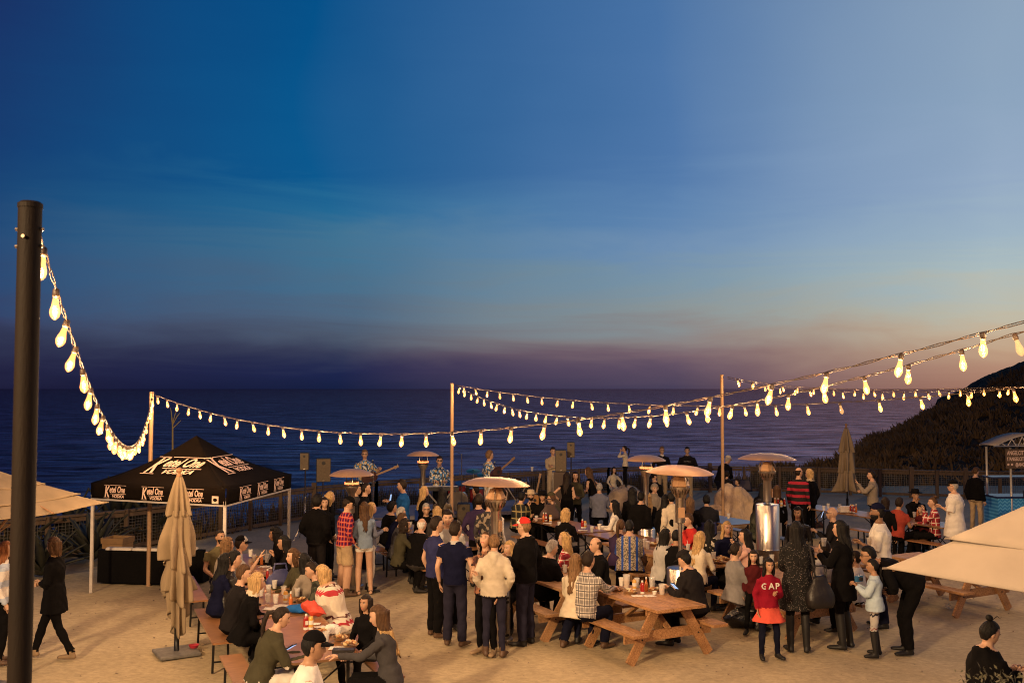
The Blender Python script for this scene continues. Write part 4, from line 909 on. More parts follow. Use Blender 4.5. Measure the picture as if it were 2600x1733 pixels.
def cloth(key):
    n = 'cloth_' + key
    if n in MATS: return MATS[n]
    P = {'plaidred': (pat_plaid, ((.42, .03, .03), (.05, .01, .06), (.55, .16, .10), .085)),
         'plaidwhite': (pat_plaid, ((.55, .50, .45), (.20, .18, .17), (.10, .09, .09), .10)),
         'plaidgreen': (pat_plaid, ((.035, .032, .03), (.015, .02, .02), (.35, .28, .12), .16)),
         'plaidpink': (pat_plaid, ((.45, .04, .05), (.22, .03, .04), (.70, .6, .5), .12)),
         'aloha': (pat_print, ((.60, .62, .60), (.04, .07, .12), (.08, .22, .48), (.55, .38, .15), 26)),
         'printbrown': (pat_print, ((.16, .08, .05), (.03, .02, .02), (.26, .12, .07), (.07, .03, .03), 24)),
         'camo': (pat_print, ((.04, .045, .03), (.02, .02, .015), (.07, .07, .05), (.03, .03, .025), 14)),
         'floral': (pat_print, ((.015, .014, .014), (.012, .012, .012), (.02, .018, .018), (.5, .45, .38), 30)),
         'sequin': (pat_print, ((.014, .012, .013), (.010, .010, .010), (.012, .012, .012), (.30, .26, .24), 170, .965)),
         'fairisle': (pat_zig, ((.62, .55, .45), (.40, .04, .05), (.10, .03, .03), .20)),
         'legging': (pat_zig, ((.40, .38, .36), (.02, .02, .03), (.22, .05, .05), .12)),
         'stripe': (pat_stripe, ((.62, .58, .55), (.40, .46, .58), .22, .4, .2)),
         'redband': (pat_stripe, ((.018, .015, .016), (.32, .02, .04), .16, .42, .30)),
         'jacket2': (pat_stripe, ((.012, .012, .016), (.045, .05, .14), .6, .42, .12)),
         'kimono': (pat_kimono, ()),
         'patback': (pat_print, ((.03, .028, .03), (.25, .2, .15), (.05, .045, .05), (.03, .03, .035), 18))}
    if key in P: return mat(n, (1, 1, 1), .85, pattern=P[key][0], pcols=P[key][1], bump=.45, bscale=9, bdist=.03, spec=.15)
    leather = key.startswith('lea')
    c = (.012, .010, .010) if key == 'leather' else (.05, .035, .02) if key == 'leaolive' else CLO[key]
    return mat(n, c, .42 if leather else .88, bump=.45, bscale=11, bdist=.03, var=.12, vscale=9, spec=.4 if leather else .08)
def skinm(k): return mat('skin_' + k, SK[k], .5, var=.06, vscale=14, spec=.35)
def hairm(k): return mat('hair_' + k, HAIRC[k], .6, bump=.8, bscale=22, var=.45, vscale=14, aniso=(5, 5, .8), spec=.22, bdist=.012)
def shoem(k): return mat('shoe_' + k, {'black': (.012, .011, .011), 'brown': (.09, .05, .03), 'tan': (.25, .17, .10), 'white': (.5, .48, .45), 'blue': (.08, .1, .25)}[k], .55, var=.15, spec=.4)
m_eye = mat('eye_white', (.6, .57, .52), .3, var=0); m_iris = mat('eye_iris', (.012, .008, .006), .2, var=0); m_lip = mat('lips', (.36, .10, .08), .45, var=.05)
m_sole = mat('shoe_sole', (.45, .43, .38), .7)

def ss(a, b, x): t = np.clip((x - a) / (b - a), 0, 1); return t * t * (3 - 2 * t)

def head_pts(nu, nv, nose=True, fem=False):
    P = []; 
    for j in range(nv + 1):
        th = math.pi * j / nv
        for k in range(nu):
            a = 2 * math.pi * k / nu; P.append((math.sin(th) * math.cos(a), math.sin(th) * math.sin(a), -math.cos(th)))
    d = np.array(P); p = d * np.array((.074, .096, .120)); x, y, z = p.T.copy()
    low = ss(0, 1, -z / .115); x *= 1 - (.34 if fem else .26) * low
    fr = y > 0
    y = np.where(fr, y * (1 + .05 * low) , y * (1 - .5 * low))
    y = np.where(fr & (z < .07), np.minimum(y * 1.06, .094 - .25 * np.abs(x)), y)
    y += np.where(fr & (z < -.03), .018 * ss(.02, .11, -z) * np.exp(-(x / .04) ** 2), 0)
    if nose:
        f = np.where(fr, 1.0, 0)
        y += f * .024 * np.exp(-(x / .0125) ** 2) * ss(.03, -.028, z) * ss(-.046, -.034, z)
        y += f * .005 * np.exp(-((z - .033) / .01) ** 2) * np.exp(-(x / .05) ** 2)
        y -= f * .011 * np.exp(-((np.abs(x) - .030) / .015) ** 2 - ((z - .012) / .012) ** 2)
        y += f * .005 * np.exp(-((z + .063) / .008) ** 2) * np.exp(-(x / .026) ** 2)
        y -= f * .004 * np.exp(-((z + .063) / .0025) ** 2) * np.exp(-(x / .026) ** 2)
    return d, np.stack([x, y, z], 1)
def grid_faces(nu, nv):
    return [(j * nu + k, j * nu + (k + 1) % nu, (j + 1) * nu + (k + 1) % nu, (j + 1) * nu + k) for j in range(nv) for k in range(nu)]
_hc = {}
def head_template(near, fem):
    key = (near, fem)
    if key in _hc: return _hc[key]
    nu, nv = (44, 40) if near else (22, 20)
    d, p = head_pts(nu, nv, True, fem); fs = grid_faces(nu, nv); mi = []
    for f in fs:
        c = p[list(f)].mean(0); mi.append(4 if near and c[1] > .05 and abs(c[0]) < .024 and -.071 < c[2] < -.055 else 0)
    mb = MB(); mb.v = [tuple(q) for q in p]; mb.f = fs; mb.m = mi
    s = 10 if near else 6
    mb.mi = 0
    for e in (-1, 1): mb.ell((e * .074, -.008, -.004), (.009, .019, .032), s, s - 2)
    for e in (-1, 1):
        mb.mi = 2; mb.ell((e * .030, .078, .011), (.0145, .009, .0062), s, s - 2)
        mb.mi = 3; mb.ell((e * .030, .0845, .0115), (.0058, .004, .0058), s, s - 2)
        mb.mi = 3; mb.ell((e * .030, .0835, .0175), (.016, .0065, .0022), s, s - 2)
        mb.mi = 1; mb.ell((e * .031, .090, .031), (.019, .006, .0036), s, s - 2)
    _hc[key] = (mb.v, mb.f, mb.m); return _hc[key]

def hand_mb(curl, spread=.12):
    """right-hand palm along -z from the wrist (0,0,0), palm facing -y side; returns MB"""
    mb = MB(); mb.tube([(0, 0, .02), (0, 0, -.02), (0, 0, -.06), (0, 0, -.088)], [.024, .03, .036, .03], 8)
    mb.v = [(x, y * .42, z) for x, y, z in mb.v]
    L = [.062, .072, .068, .054]
    for i in range(4):
        x = -.027 + .018 * i; p = Vector((x, 0, -.082)); pts = [p]; a = curl * .25; sp = (i - 1.5) * spread
        for seg in (.45, .32, .25):
            a += curl * .55; p = p + Vector((math.sin(sp) * math.cos(a), math.sin(a), -math.cos(a) * math.cos(sp))) * L[i] * seg * 1.15; pts.append(p)
        mb.tube(pts, [.0095, .0092, .0085, .006], 6)
    mb.tube([(-.026, .004, -.025), (-.048, .016 + .01 * curl, -.05), (-.052, .03 + .02 * curl, -.075), (-.046, .042 + .02 * curl, -.092)], [.013, .012, .0105, .007], 6)
    return mb
_hands = {c: hand_mb(c) for c in (.35, .9, .08)}

def hull_ring(c, ax, bx, up, rx, ry, n=14, sq=1.0):
    out = []
    for k in range(n):
        a = 2 * math.pi * k / n; ca, sa = math.cos(a), math.sin(a)
        out.append(c + ax * (math.copysign(abs(ca) ** sq, ca) * rx) + bx * (math.copysign(abs(sa) ** sq, sa) * ry))
    return out
class Loft:
    def __init__(s): s.v = []; s.f = []; s.segs = []
    def loft(s, rings, labels, xa=Vector((1, 0, 0)), n=14, sq=1.0, cap=True):
        """rings: (center, rx, ry); labels per span"""
        o = len(s.v); cs = [Vector(r[0]) for r in rings]
        for i, r in enumerate(rings):
            d = (cs[min(i + 1, len(cs) - 1)] - cs[max(i - 1, 0)]).normalized()
            ax = (xa - d * xa.dot(d)); ax = ax.normalized() if ax.length > 1e-3 else d.orthogonal().normalized(); bx = d.cross(ax)
            s.v += hull_ring(cs[i], ax, bx, d, r[1], r[2], n, sq)
        m = len(rings)
        for i in range(m - 1):
            for k in range(n):
                k2 = (k + 1) % n; s.f.append((o + i * n + k, o + i * n + k2, o + (i + 1) * n + k2, o + (i + 1) * n + k))
        # rounded caps
        for i, sg in ((0, -1), (m - 1, 1)):
            d = (cs[1] - cs[0]).normalized() * -1 if sg < 0 else (cs[-1] - cs[-2]).normalized()
            e = cs[i] + d * min(rings[i][1], rings[i][2]) * (.55 if cap else .02); q = len(s.v); s.v.append(e)
            for k in range(n):
                k2 = (k + 1) % n; a, b = o + i * n + k, o + i * n + k2
                s.f.append((q, b, a) if sg < 0 else (q, a, b))
        for i in range(m - 1):
            lb = labels if isinstance(labels, str) else labels[i]
            dd_ = (cs[i + 1] - cs[i]).normalized(); ax_ = (xa - dd_ * xa.dot(dd_)); ax_ = ax_.normalized() if ax_.length > 1e-3 else dd_.orthogonal().normalized()
            s.segs.append((cs[i], cs[i + 1], rings[i][1:3], rings[i + 1][1:3], lb, ax_, dd_.cross(ax_)))

def ik(a, b, l1, l2, pole):
    d = b - a; L = min(d.length, (l1 + l2) * .995); d.normalize(); b = a + d * L
    x = (l1 * l1 - l2 * l2 + L * L) / (2 * L); h = math.sqrt(max(0, l1 * l1 - x * x))
    p = pole - d * pole.dot(d); p = p.normalized() if p.length > 1e-3 else d.orthogonal().normalized()
    return a + d * x + p * h, b
ARM = {  # wrist target relative to shoulder (x outward), elbow pole, hand curl
 'down': ((.07, .03, -.50), (.25, -1, 0), .35), 'back': ((.0, -.12, -.47), (.6, -1, 0), .35), 'pocket': ((.03, .09, -.43), (.7, -1, 0), .35), 'table': ((-.05, .34, -.24), (.5, -.4, -1), .35), 'lap': ((-.04, .25, -.38), (.6, -.5, -.4), .9),
 'chest': ((-.13, .25, -.20), (.6, -.3, -1), .9), 'cross': ((-.22, .20, -.20), (.8, .1, -.8), .35), 'raise': ((.02, .34, .02), (.3, -.2, -1), .08), 'face': ((-.10, .22, .07), (.3, .3, -1), .9), 'phone': ((-.10, .30, -.12), (.5, -.3, -1), .9),
 'hip': ((.06, .05, -.36), (1, -.8, 0), .35), 'reach': ((-.04, .48, -.16), (.4, -.2, -1), .35), 'camera': ((-.10, .19, .13), (.7, .2, -1), .9), 'guitarL': ((.20, .26, -.16), (.4, -.5, -1), .9), 'guitarR': ((-.10, .20, -.30), (.9, -.5, -.2), .9),
 'cup': ((-.08, .30, -.12), (.5, -.3, -1), .9), 'wide': ((.30, .18, -.25), (.3, -1, -.2), .35), 'walkf': ((.05, .20, -.43), (.2, -1, 0), .35), 'walkb': ((.06, -.16, -.46), (.2, -1, 0), .35), 'belly': ((-.14, .20, -.30), (.7, -.5, -.3), .35), 'reachup': ((-.05, .40, .12), (.3, 0, -1), .9), 'rail': ((.12, .30, -.36), (.6, -.6, 0), .35)}
NPEOPLE = 0
def person(hx, hy, face, pose, top, bottom, hair, label, H=1.74, sex='m', skin='light', arms=('down', 'down'), head=(0, 0), lean=0, side=0, near=False, sleeve='long', shoes='black', hem=None, fat=1.0, legs='long', boots=False,
           z0=0.0, glasses=None, hat=None, twist=0, d=None, group=None, collar=None, hood=None, scarf=None, skirt=None, gap=None, straddle=0, coat=0.0, beard=None, chest=None, back=None):
    """hx, hy: photograph pixel of the head centre; face: 0 = seen from behind, 90 = facing right, 180 = facing the viewer"""
    global NPEOPLE; NPEOPLE += 1
    rnd = random.Random(NPEOPLE * 13 + 5)
    s = H / 1.74; fem = sex == 'f'; V = Vector; X = V((1, 0, 0))
    hs = s if H > 1.5 else s * (1.0 + .32 * (1.5 - H) / .5)        # children have larger heads
    lo = Loft()
    sit = pose in ('T', 'C', 'G')
    hipz = (.56 if sit else .93 * s)
    if pose == 'K': hipz = .62 * s
    Pv = V((0, 0, hipz)); tilt = R(lean); sd = R(side)
    tv = V((math.sin(sd), math.sin(tilt), math.cos(tilt) * math.cos(sd))).normalized()
    if pose == 'S' and lean > 25: Pv.y -= .12 * s
    k = s * (1 if not fem else .97)
    tor = lambda u: Pv + tv * u * s
    Nk = tor(.535); nd = (tv + V((0, .25, .55))).normalized(); Hc = Nk + nd * (.155 * hs)
    cw = .012 + coat
    if fem: W_ = [(-.07, .150, .108), (.0, .163, .118), (.08, .143, .105), (.17, .120, .090), (.30, .137, .108), (.38, .140, .110), (.455, .150, .082), (.50, .10, .062), (.535, .056, .054)]
    else: W_ = [(-.07, .145, .108), (.0, .155, .114), (.08, .150, .108), (.17, .148, .102), (.30, .170, .118), (.38, .180, .118), (.455, .178, .088), (.50, .115, .068), (.535, .062, .062)]
    rr = [(tor(u), (a * fat + cw) * k, (b * fat + cw) * k) for u, a, b in W_]
    lb = ['bottom'] + ['top'] * (len(rr) - 2)
    lo.loft(rr, lb, X, 18, .9)
    lo.loft([(tor(.50), .056 * k, .056 * k), (Hc - nd * .05 * hs, .050 * k, .054 * k), (Hc - nd * .01 * hs, .045 * k, .045 * k)], 'skin', X, 12)
    if collar: lo.loft([(tor(.50), .085 * k, .080 * k), (tor(.55), .068 * k, .068 * k)], 'collar', X, 14)
    if hood: lo.loft([(tor(.50) + V((0, -.05, .0)), .105 * k, .07 * k), (tor(.56) + V((0, -.075, .0)), .085 * k, .05 * k)], 'top', X, 14); lo.loft([(tor(.54) + V((0, -.09, 0)), .07 * k, .05 * k), (tor(.40) + V((0, -.14, 0)), .03 * k, .02 * k)], 'top', X, 12)
    if scarf: lo.loft([(tor(.52), .10 * k, .095 * k), (tor(.575), .085 * k, .085 * k)], 'scarf', X, 16)
    # legs
    hw = .088 * k * fat; feet = []; ankles = []; knees = []
    for i, e in enumerate((-1, 1)):
        hp = Pv + V((e * hw, 0, -.03 * s)); kn = an = None; toe = V((e * .25, 1, 0)).normalized()
        if pose == 'S': an = V((e * (.105 + .02 * rnd.random()), -.02 + .03 * rnd.uniform(-1, 1), .085 * s)); kn = V((e * .105, .02, .49 * s)); 
        elif pose == 'W': an = V((e * .06, .30 * e * s, .10 * s)); kn = V((e * .07, .14 * e * s + .05, .50 * s)); toe = V((0, 1, 0))
        elif pose == 'K': an = V((e * .1, -.10, .08)); kn = V((e * .1, .28 * s, .42 * s))
        elif pose == 'G': an = V((e * .12, .30 * s, hipz - .50 * s)); kn = V((e * .1, .36 * s, hipz - .06))
        elif pose == 'C': an = V((e * .16 , .22 * s + .12 * (e > 0), .09)); kn = V((e * .16, .42 * s, .53))
        else: an = V((e * (.10 + .03 * rnd.random()), (.30 + .08 * rnd.random()) * s, .09)); kn = V((e * .13, .43 * s, .53))
        if straddle and e == straddle: an = V((e * .38, .02, .09)); kn = V((e * .34, .22, .50)); toe = V((e * .3, 1, 0))
        if skirt == 'leg': pass
        th = (.088 if not fem else .086) * k * fat; kr = .062 * k; ar = .048 * k
        if bottom in ('jeans', 'dkjeans', 'khaki', 'black', 'charcoal', 'beige', 'white') and not fem: th += .006; kr += .012; ar += .018
        shin = 'bottom' if legs == 'long' else 'skin'
        if legs == 'short': lo.loft([(hp, th + .01, th + .012), (hp.lerp(kn, .85), kr + .03, kr + .03)], 'bottom', X, 12, cap=False); lo.loft([(hp, th * .8, th * .8), (kn, kr * .95, kr)], 'skin', X, 12)
        elif legs == 'bare': lo.loft([(hp, th + .004, th + .004), (hp.lerp(kn, .22), th + .004, th + .004)], 'bottom', X, 12, cap=False); lo.loft([(hp, th * .9, th * .9), (hp.lerp(kn, .5), th * .82, th * .85), (kn, kr, kr)], 'skin', X, 12)
        else: lo.loft([(hp, th, th), (hp.lerp(kn, .5), (th + kr) / 2, (th + kr) / 2 + .004), (kn, kr, kr + .004)], 'bottom', X, 12)
        kb = kn.lerp(an, .35); lo.loft([(kn, kr, kr + .004), (kb, kr * .94, kr + .004), (an + V((0, 0, .0)), ar if shin == 'bottom' else .036 * k, ar)], ['shoe' if boots else shin] * 2, X, 12)
        lo.loft([(an + V((0, 0, .06)), .044 * k, .044 * k), (an + V((0, 0, -.03)), .046 * k, .05 * k)], 'shoe' if boots or not legs == 'bare' else 'skin', X, 10)
        hl = an - toe * .05 * s; fz = an.z - .085 * s + .038
        lo.loft([(V((hl.x, hl.y, fz)), .038 * s, .034), (V((an.x, an.y, fz)) + toe * .05 * s, .046 * s, .036), (V((an.x, an.y, fz - .006)) + toe * .17 * s, .044 * s, .027), (V((an.x, an.y, fz - .012)) + toe * .205 * s, .03 * s, .02)], 'shoe', toe.cross(V((0, 0, 1))), 12)
        ankles.append(an); knees.append(kn)
    if hem is not None:   # coat / tunic tail
        z = Pv.z - hem * s
        if sit: lo.loft([(tor(.1), .155 * k * fat + cw, .115 * k * fat + cw), (Pv + V((0, -.02, -.03)), .185 * k * fat + cw, .145 * k + cw), (Pv + V((0, -.04, -.10)), .20 * k * fat + cw, .17 * k + cw)], 'top', X, 18, cap=False)
        else: lo.loft([(tor(.14), .135 * k * fat + cw, .105 * k * fat + cw), (Pv, .17 * k * fat + cw, .125 * k * fat + cw), (V((Pv.x, Pv.y, z)), (.175 + .10 * hem) * k * fat + cw, (.135 + .08 * hem) * k * fat + cw)], 'top', X, 18, cap=False)
    else:
        lo.loft([(tor(.12), rr[2][1] + .006, rr[2][2] + .006), (tor(-.06), (.16 * fat + cw + .004) * k, (.122 * fat + cw + .004) * k)], 'top', X, 18, cap=False)
    if skirt: lo.loft([(tor(.02), .16 * k, .12 * k), (tor(-.14), .22 * k, .18 * k), (tor(-.27), .31 * k, .25 * k)], 'skirt', X, 20, cap=False)
    # arms
    sh = .178 * k if not fem else .155 * k; hands = []
    tw = R(twist); Rt = Matrix.Rotation(tilt * -1 if False else -tilt, 3, 'X')
    for i, e in enumerate((-1, 1)):
        tgt, pole, curl = ARM[arms[i]]; S = tor(.445) + X * e * sh
        off = V((tgt[0] * e, tgt[1], tgt[2])) * s
        if sit and arms[i] in ('table', 'reach', 'lap'): off = V((off.x, off.y, min(off.z, (.84 if arms[i] != 'lap' else .66) - S.z)))
        if arms[i] in ('hip', 'pocket', 'down', 'back', 'belly', 'cross', 'chest', 'camera', 'face', 'phone') : off = Rt @ off if lean else off
        E, Wp = ik(S, S + off, .285 * s, .255 * s, V((pole[0] * e, pole[1], pole[2])))
        sr = (.058 if not fem else .047) * k * (.5 + .5 * fat) + cw * .7; er = .041 * k + cw * .7; wr = .029 * k + cw * .5
        bare = {'long': 2, 'short': .55, 'none': -1, 'elbow': 1.15, 'up': 1.5}[sleeve]
        skr = (.050 if not fem else .040) * k
        if bare >= 2: lo.loft([(S, sr, sr), (E, er, er)], 'top', X, 12); lo.loft([(E, er, er), (Wp, wr, wr)], 'top', X, 12)
        else:
            lo.loft([(S, skr, skr), (E, .037 * k, .037 * k)], 'skin', X, 12); lo.loft([(E, .038 * k, .038 * k), (E.lerp(Wp, .3), .039 * k, .037 * k), (Wp, .026 * k, .023 * k)], 'skin', X, 12)
            if bare > 0:
                lo.loft([(S, sr, sr), (S.lerp(E, min(bare, 1)), sr * .95 + .004, sr * .95 + .004)], 'top', X, 12, cap=False)
                if bare > 1: lo.loft([(E, er, er), (E.lerp(Wp, bare - 1), er, er)], 'top', X, 12, cap=False)
            else: lo.loft([(S, sr * .9, sr * .9), (S + V((0, 0, .01)), sr * .9, sr * .9)], 'top', X, 12)
        fd = (Wp - E).normalized(); hands.append((Wp, fd, e, curl, arms[i]))
    # remesh into one continuous body
    me = bpy.data.meshes.new('tmp'); me.from_pydata([tuple(v) for v in lo.v], [], lo.f); me.update()
    ob = bpy.data.objects.new('tmp', me); COL.objects.link(ob)
    md = ob.modifiers.new('r', 'REMESH'); md.mode = 'VOXEL'; md.voxel_size = .0155 if near else .022
    sm = ob.modifiers.new('s', 'SMOOTH'); sm.factor = .5; sm.iterations = 2
    dg = bpy.context.evaluated_depsgraph_get(); em = bpy.data.meshes.new_from_object(ob.evaluated_get(dg))
    bpy.data.objects.remove(ob); bpy.data.meshes.remove(me)
    nv = len(em.vertices); co = np.empty(nv * 3, 'f'); em.vertices.foreach_get('co', co); co = co.reshape(-1, 3)
    nrm = np.empty(nv * 3, 'f'); em.vertices.foreach_get('normal', nrm); nrm = nrm.reshape(-1, 3)
    npo = len(em.polygons); lt = np.empty(npo, 'i'); em.polygons.foreach_get('loop_total', lt); li = np.empty(len(em.loops), 'i'); em.loops.foreach_get('vertex_index', li)
    bpy.data.meshes.remove(em)
    names = []; best = None
    cen = None
    quads = li.reshape(-1, 4) if (lt == 4).all() else None
    if quads is None:
        st = np.concatenate([[0], np.cumsum(lt)[:-1]]); faces = [tuple(li[a:a + b]) for a, b in zip(st, lt)]; cen = np.array([co[list(f)].mean(0) for f in faces])
    else: faces = [tuple(q) for q in quads.tolist()]; cen = co[quads].mean(1)
    D = []
    def segd(pts):
        out = []
        for a, b, ra, rb, lab, ax, bx in lo.segs:
            a = np.array(a); b = np.array(b); ab = b - a; L2 = max(1e-9, (ab ** 2).sum()); t0 = ((pts - a) @ ab) / L2; t = np.clip(t0, 0, 1)
            over = np.abs(t0 - t) * math.sqrt(L2); rel = pts - a - t[:, None] * ab
            rx = ra[0] + (rb[0] - ra[0]) * t; ry = ra[1] + (rb[1] - ra[1]) * t; e = np.sqrt(((rel @ np.array(ax)) / rx) ** 2 + ((rel @ np.array(bx)) / ry) ** 2)
            dev = (e - 1) * (rx + ry) / 2
            out.append(np.where(dev < -.006, 9 * -dev, np.abs(dev)) + over * .8 + (.010 if lab == 'skin' else 0) - (.003 if lab in ('skirt', 'collar', 'scarf') else 0))
        return np.array(out)
    lab = np.array([g[4] for g in lo.segs]); which = lab[segd(cen).argmin(0)]
    if quads is not None:      # clean the seams between garments: majority vote over neighbouring faces
        codes, inv = np.unique(which, return_inverse=True)
        for _ in range(3):
            acc = np.zeros((nv, len(codes))); np.add.at(acc, (quads.ravel(), np.repeat(inv, 4)), 1); inv = (acc[quads].sum(1) + np.eye(len(codes))[inv] * .5).argmax(1)
        which = codes[inv]
    # cloth folds
    cv = lab[segd(co).argmin(0)]; amp = np.where((cv == 'skin') | (cv == 'shoe'), 0, .005).astype('f')
    ph = rnd.random() * 30
    fold = np.sin(co[:, 2] * 38 + 9 * np.sin(co[:, 0] * 8 + ph) + 7 * np.sin(co[:, 1] * 9 + ph)) * .6 + np.sin(co[:, 2] * 19 + co[:, 0] * 31 + ph * 2 + co[:, 1] * 23) * .6
    co = co + nrm * (amp * fold)[:, None]
    co[:, 2] = np.maximum(co[:, 2], 0.004) if not sit else co[:, 2]
    mats = [skinm(skin), hairm(hair[1] if hair[1] != 'ombre' else 'brown'), m_eye, m_iris, m_lip, cloth(top), cloth(bottom), shoem(shoes), cloth(collar or 'white'), cloth(scarf or 'grey'), cloth(skirt or 'red')]
    MI = {'skin': 0, 'top': 5, 'bottom': 6, 'shoe': 7, 'collar': 8, 'scarf': 9, 'skirt': 10}
    V_ = [tuple(q) for q in co.tolist()]; F_ = list(faces); M_ = [MI[w] for w in which]
    # head
    yaw, pit = head
    Rh = Matrix.Rotation(R(-yaw), 4, 'Z') @ Matrix.Rotation(R(pit) - tilt * .35, 4, 'X')
    T = Matrix.Translation(Hc) @ Rh @ Matrix.Scale(hs * (.97 if fem else 1), 4)
    hv_, hf_, hm_ = head_template(near, fem); o = len(V_); V_ += [tuple(T @ V(q)) for q in hv_]; F_ += [tuple(i + o for i in f) for f in hf_]; M_ += hm_
    for Wp, fd, e, curl, an in hands:
        hb = _hands[curl]; z = -fd; y = V((0, 1, 0)) if abs(fd.y) < .8 else V((0, 0, 1))
        if an in ('table', 'reach', 'lap'): y = V((0, 0, -1))
        if an in ('down', 'walkf', 'walkb'): y = V((-e, .3, 0))
        if an in ('raise',): y = V((0, 1, 0))
        y = (y - z * y.dot(z)).normalized(); x = y.cross(z) * -1
        x = z.cross(y) * -1
        Mx = Matrix((( x.x * e, y.x, z.x, Wp.x), (x.y * e, y.y, z.y, Wp.y), (x.z * e, y.z, z.z, Wp.z), (0, 0, 0, 1))) @ Matrix.Scale(hs * (.92 if fem else 1.02), 4)
        o = len(V_); V_ += [tuple(Mx @ V(q)) for q in hb.v]; F_ += [tuple(i + o for i in f) for f in hb.f]; M_ += [0] * len(hb.f)
    me = bpy.data.meshes.new('person'); me.from_pydata(V_, [], F_)
    for m in mats: me.materials.append(m)
    me.polygons.foreach_set('material_index', M_); me.polygons.foreach_set('use_smooth', [True] * len(F_)); me.update()
    ob = bpy.data.objects.new('person', me); COL.objects.link(ob)
    # placement: the head lands on its pixel, the feet (or seat) on the ground
    rz = R(-face); hc2 = Matrix.Rotation(rz, 3, 'Z') @ Hc
    zz = z0 + Hc.z
    p = at(hx, hy, d) if d else on(hx, hy, zz)
    ob.location = (p.x - hc2.x, p.y - hc2.y, z0); ob.rotation_euler = (0, 0, rz)
    tag(ob, label, 'person', group)
    make_hair(ob, T, hair, near, fem, rnd, Rh, Hc, hs, hat, tv)
    if hat: make_hat(ob, T, hat)
    if glasses: make_glasses(ob, T, glasses)
    if beard:
        b = MB(); dd, pp = head_pts(24, 20, False, False)
        x, y, z = pp.T; t = np.where((z < -.035) & (y > .0), .006, -.012) * 1.0
        q = pp + dd * t[:, None]; b.v = [tuple(v) for v in q]; b.f = grid_faces(24, 20); b.m = [0] * len(b.f); b.v = [tuple(T @ V(v)) for v in b.v]; b.build('beard', hairm(beard), ob, True)
    ob['hands'] = ''  # replaced below
    del ob['hands']
    if chest or back:
        s_, sz, mk = chest or back; u = .36 if chest else .40; e = 1 if chest else -1
        rc = (( .118 if not fem else .110) * fat + cw) * k * .93 + .012
        yv = tv; nv_ = (V((0, 1, 0)) - tv * tv.y).normalized() * e; xv = yv.cross(nv_)
        for i, ch in enumerate(s_):
            q = (i - (len(s_) - 1) / 2); oo = tor(u) + nv_ * (rc - .022 * abs(q) * (len(s_) < 5)) + xv * q * sz * .95 - yv * (.06 * sz * abs(q) + sz * .4)
            text(ch, sz * 1.15, Matrix(((xv.x, yv.x, nv_.x, oo.x), (xv.y, yv.y, nv_.y, oo.y), (xv.z, yv.z, nv_.z, oo.z), (0, 0, 0, 1))) @ Matrix.Rotation(R(-8 * q if len(s_) < 5 else 0), 4, 'Y'), cloth(mk), ob, 'letter', bold=sz * .02, align='CENTER', ext=.006)
    WRIST[ob.name] = [(Wp + fd * .09) for Wp, fd, _, _, _ in hands]
    return ob
WRIST = {}

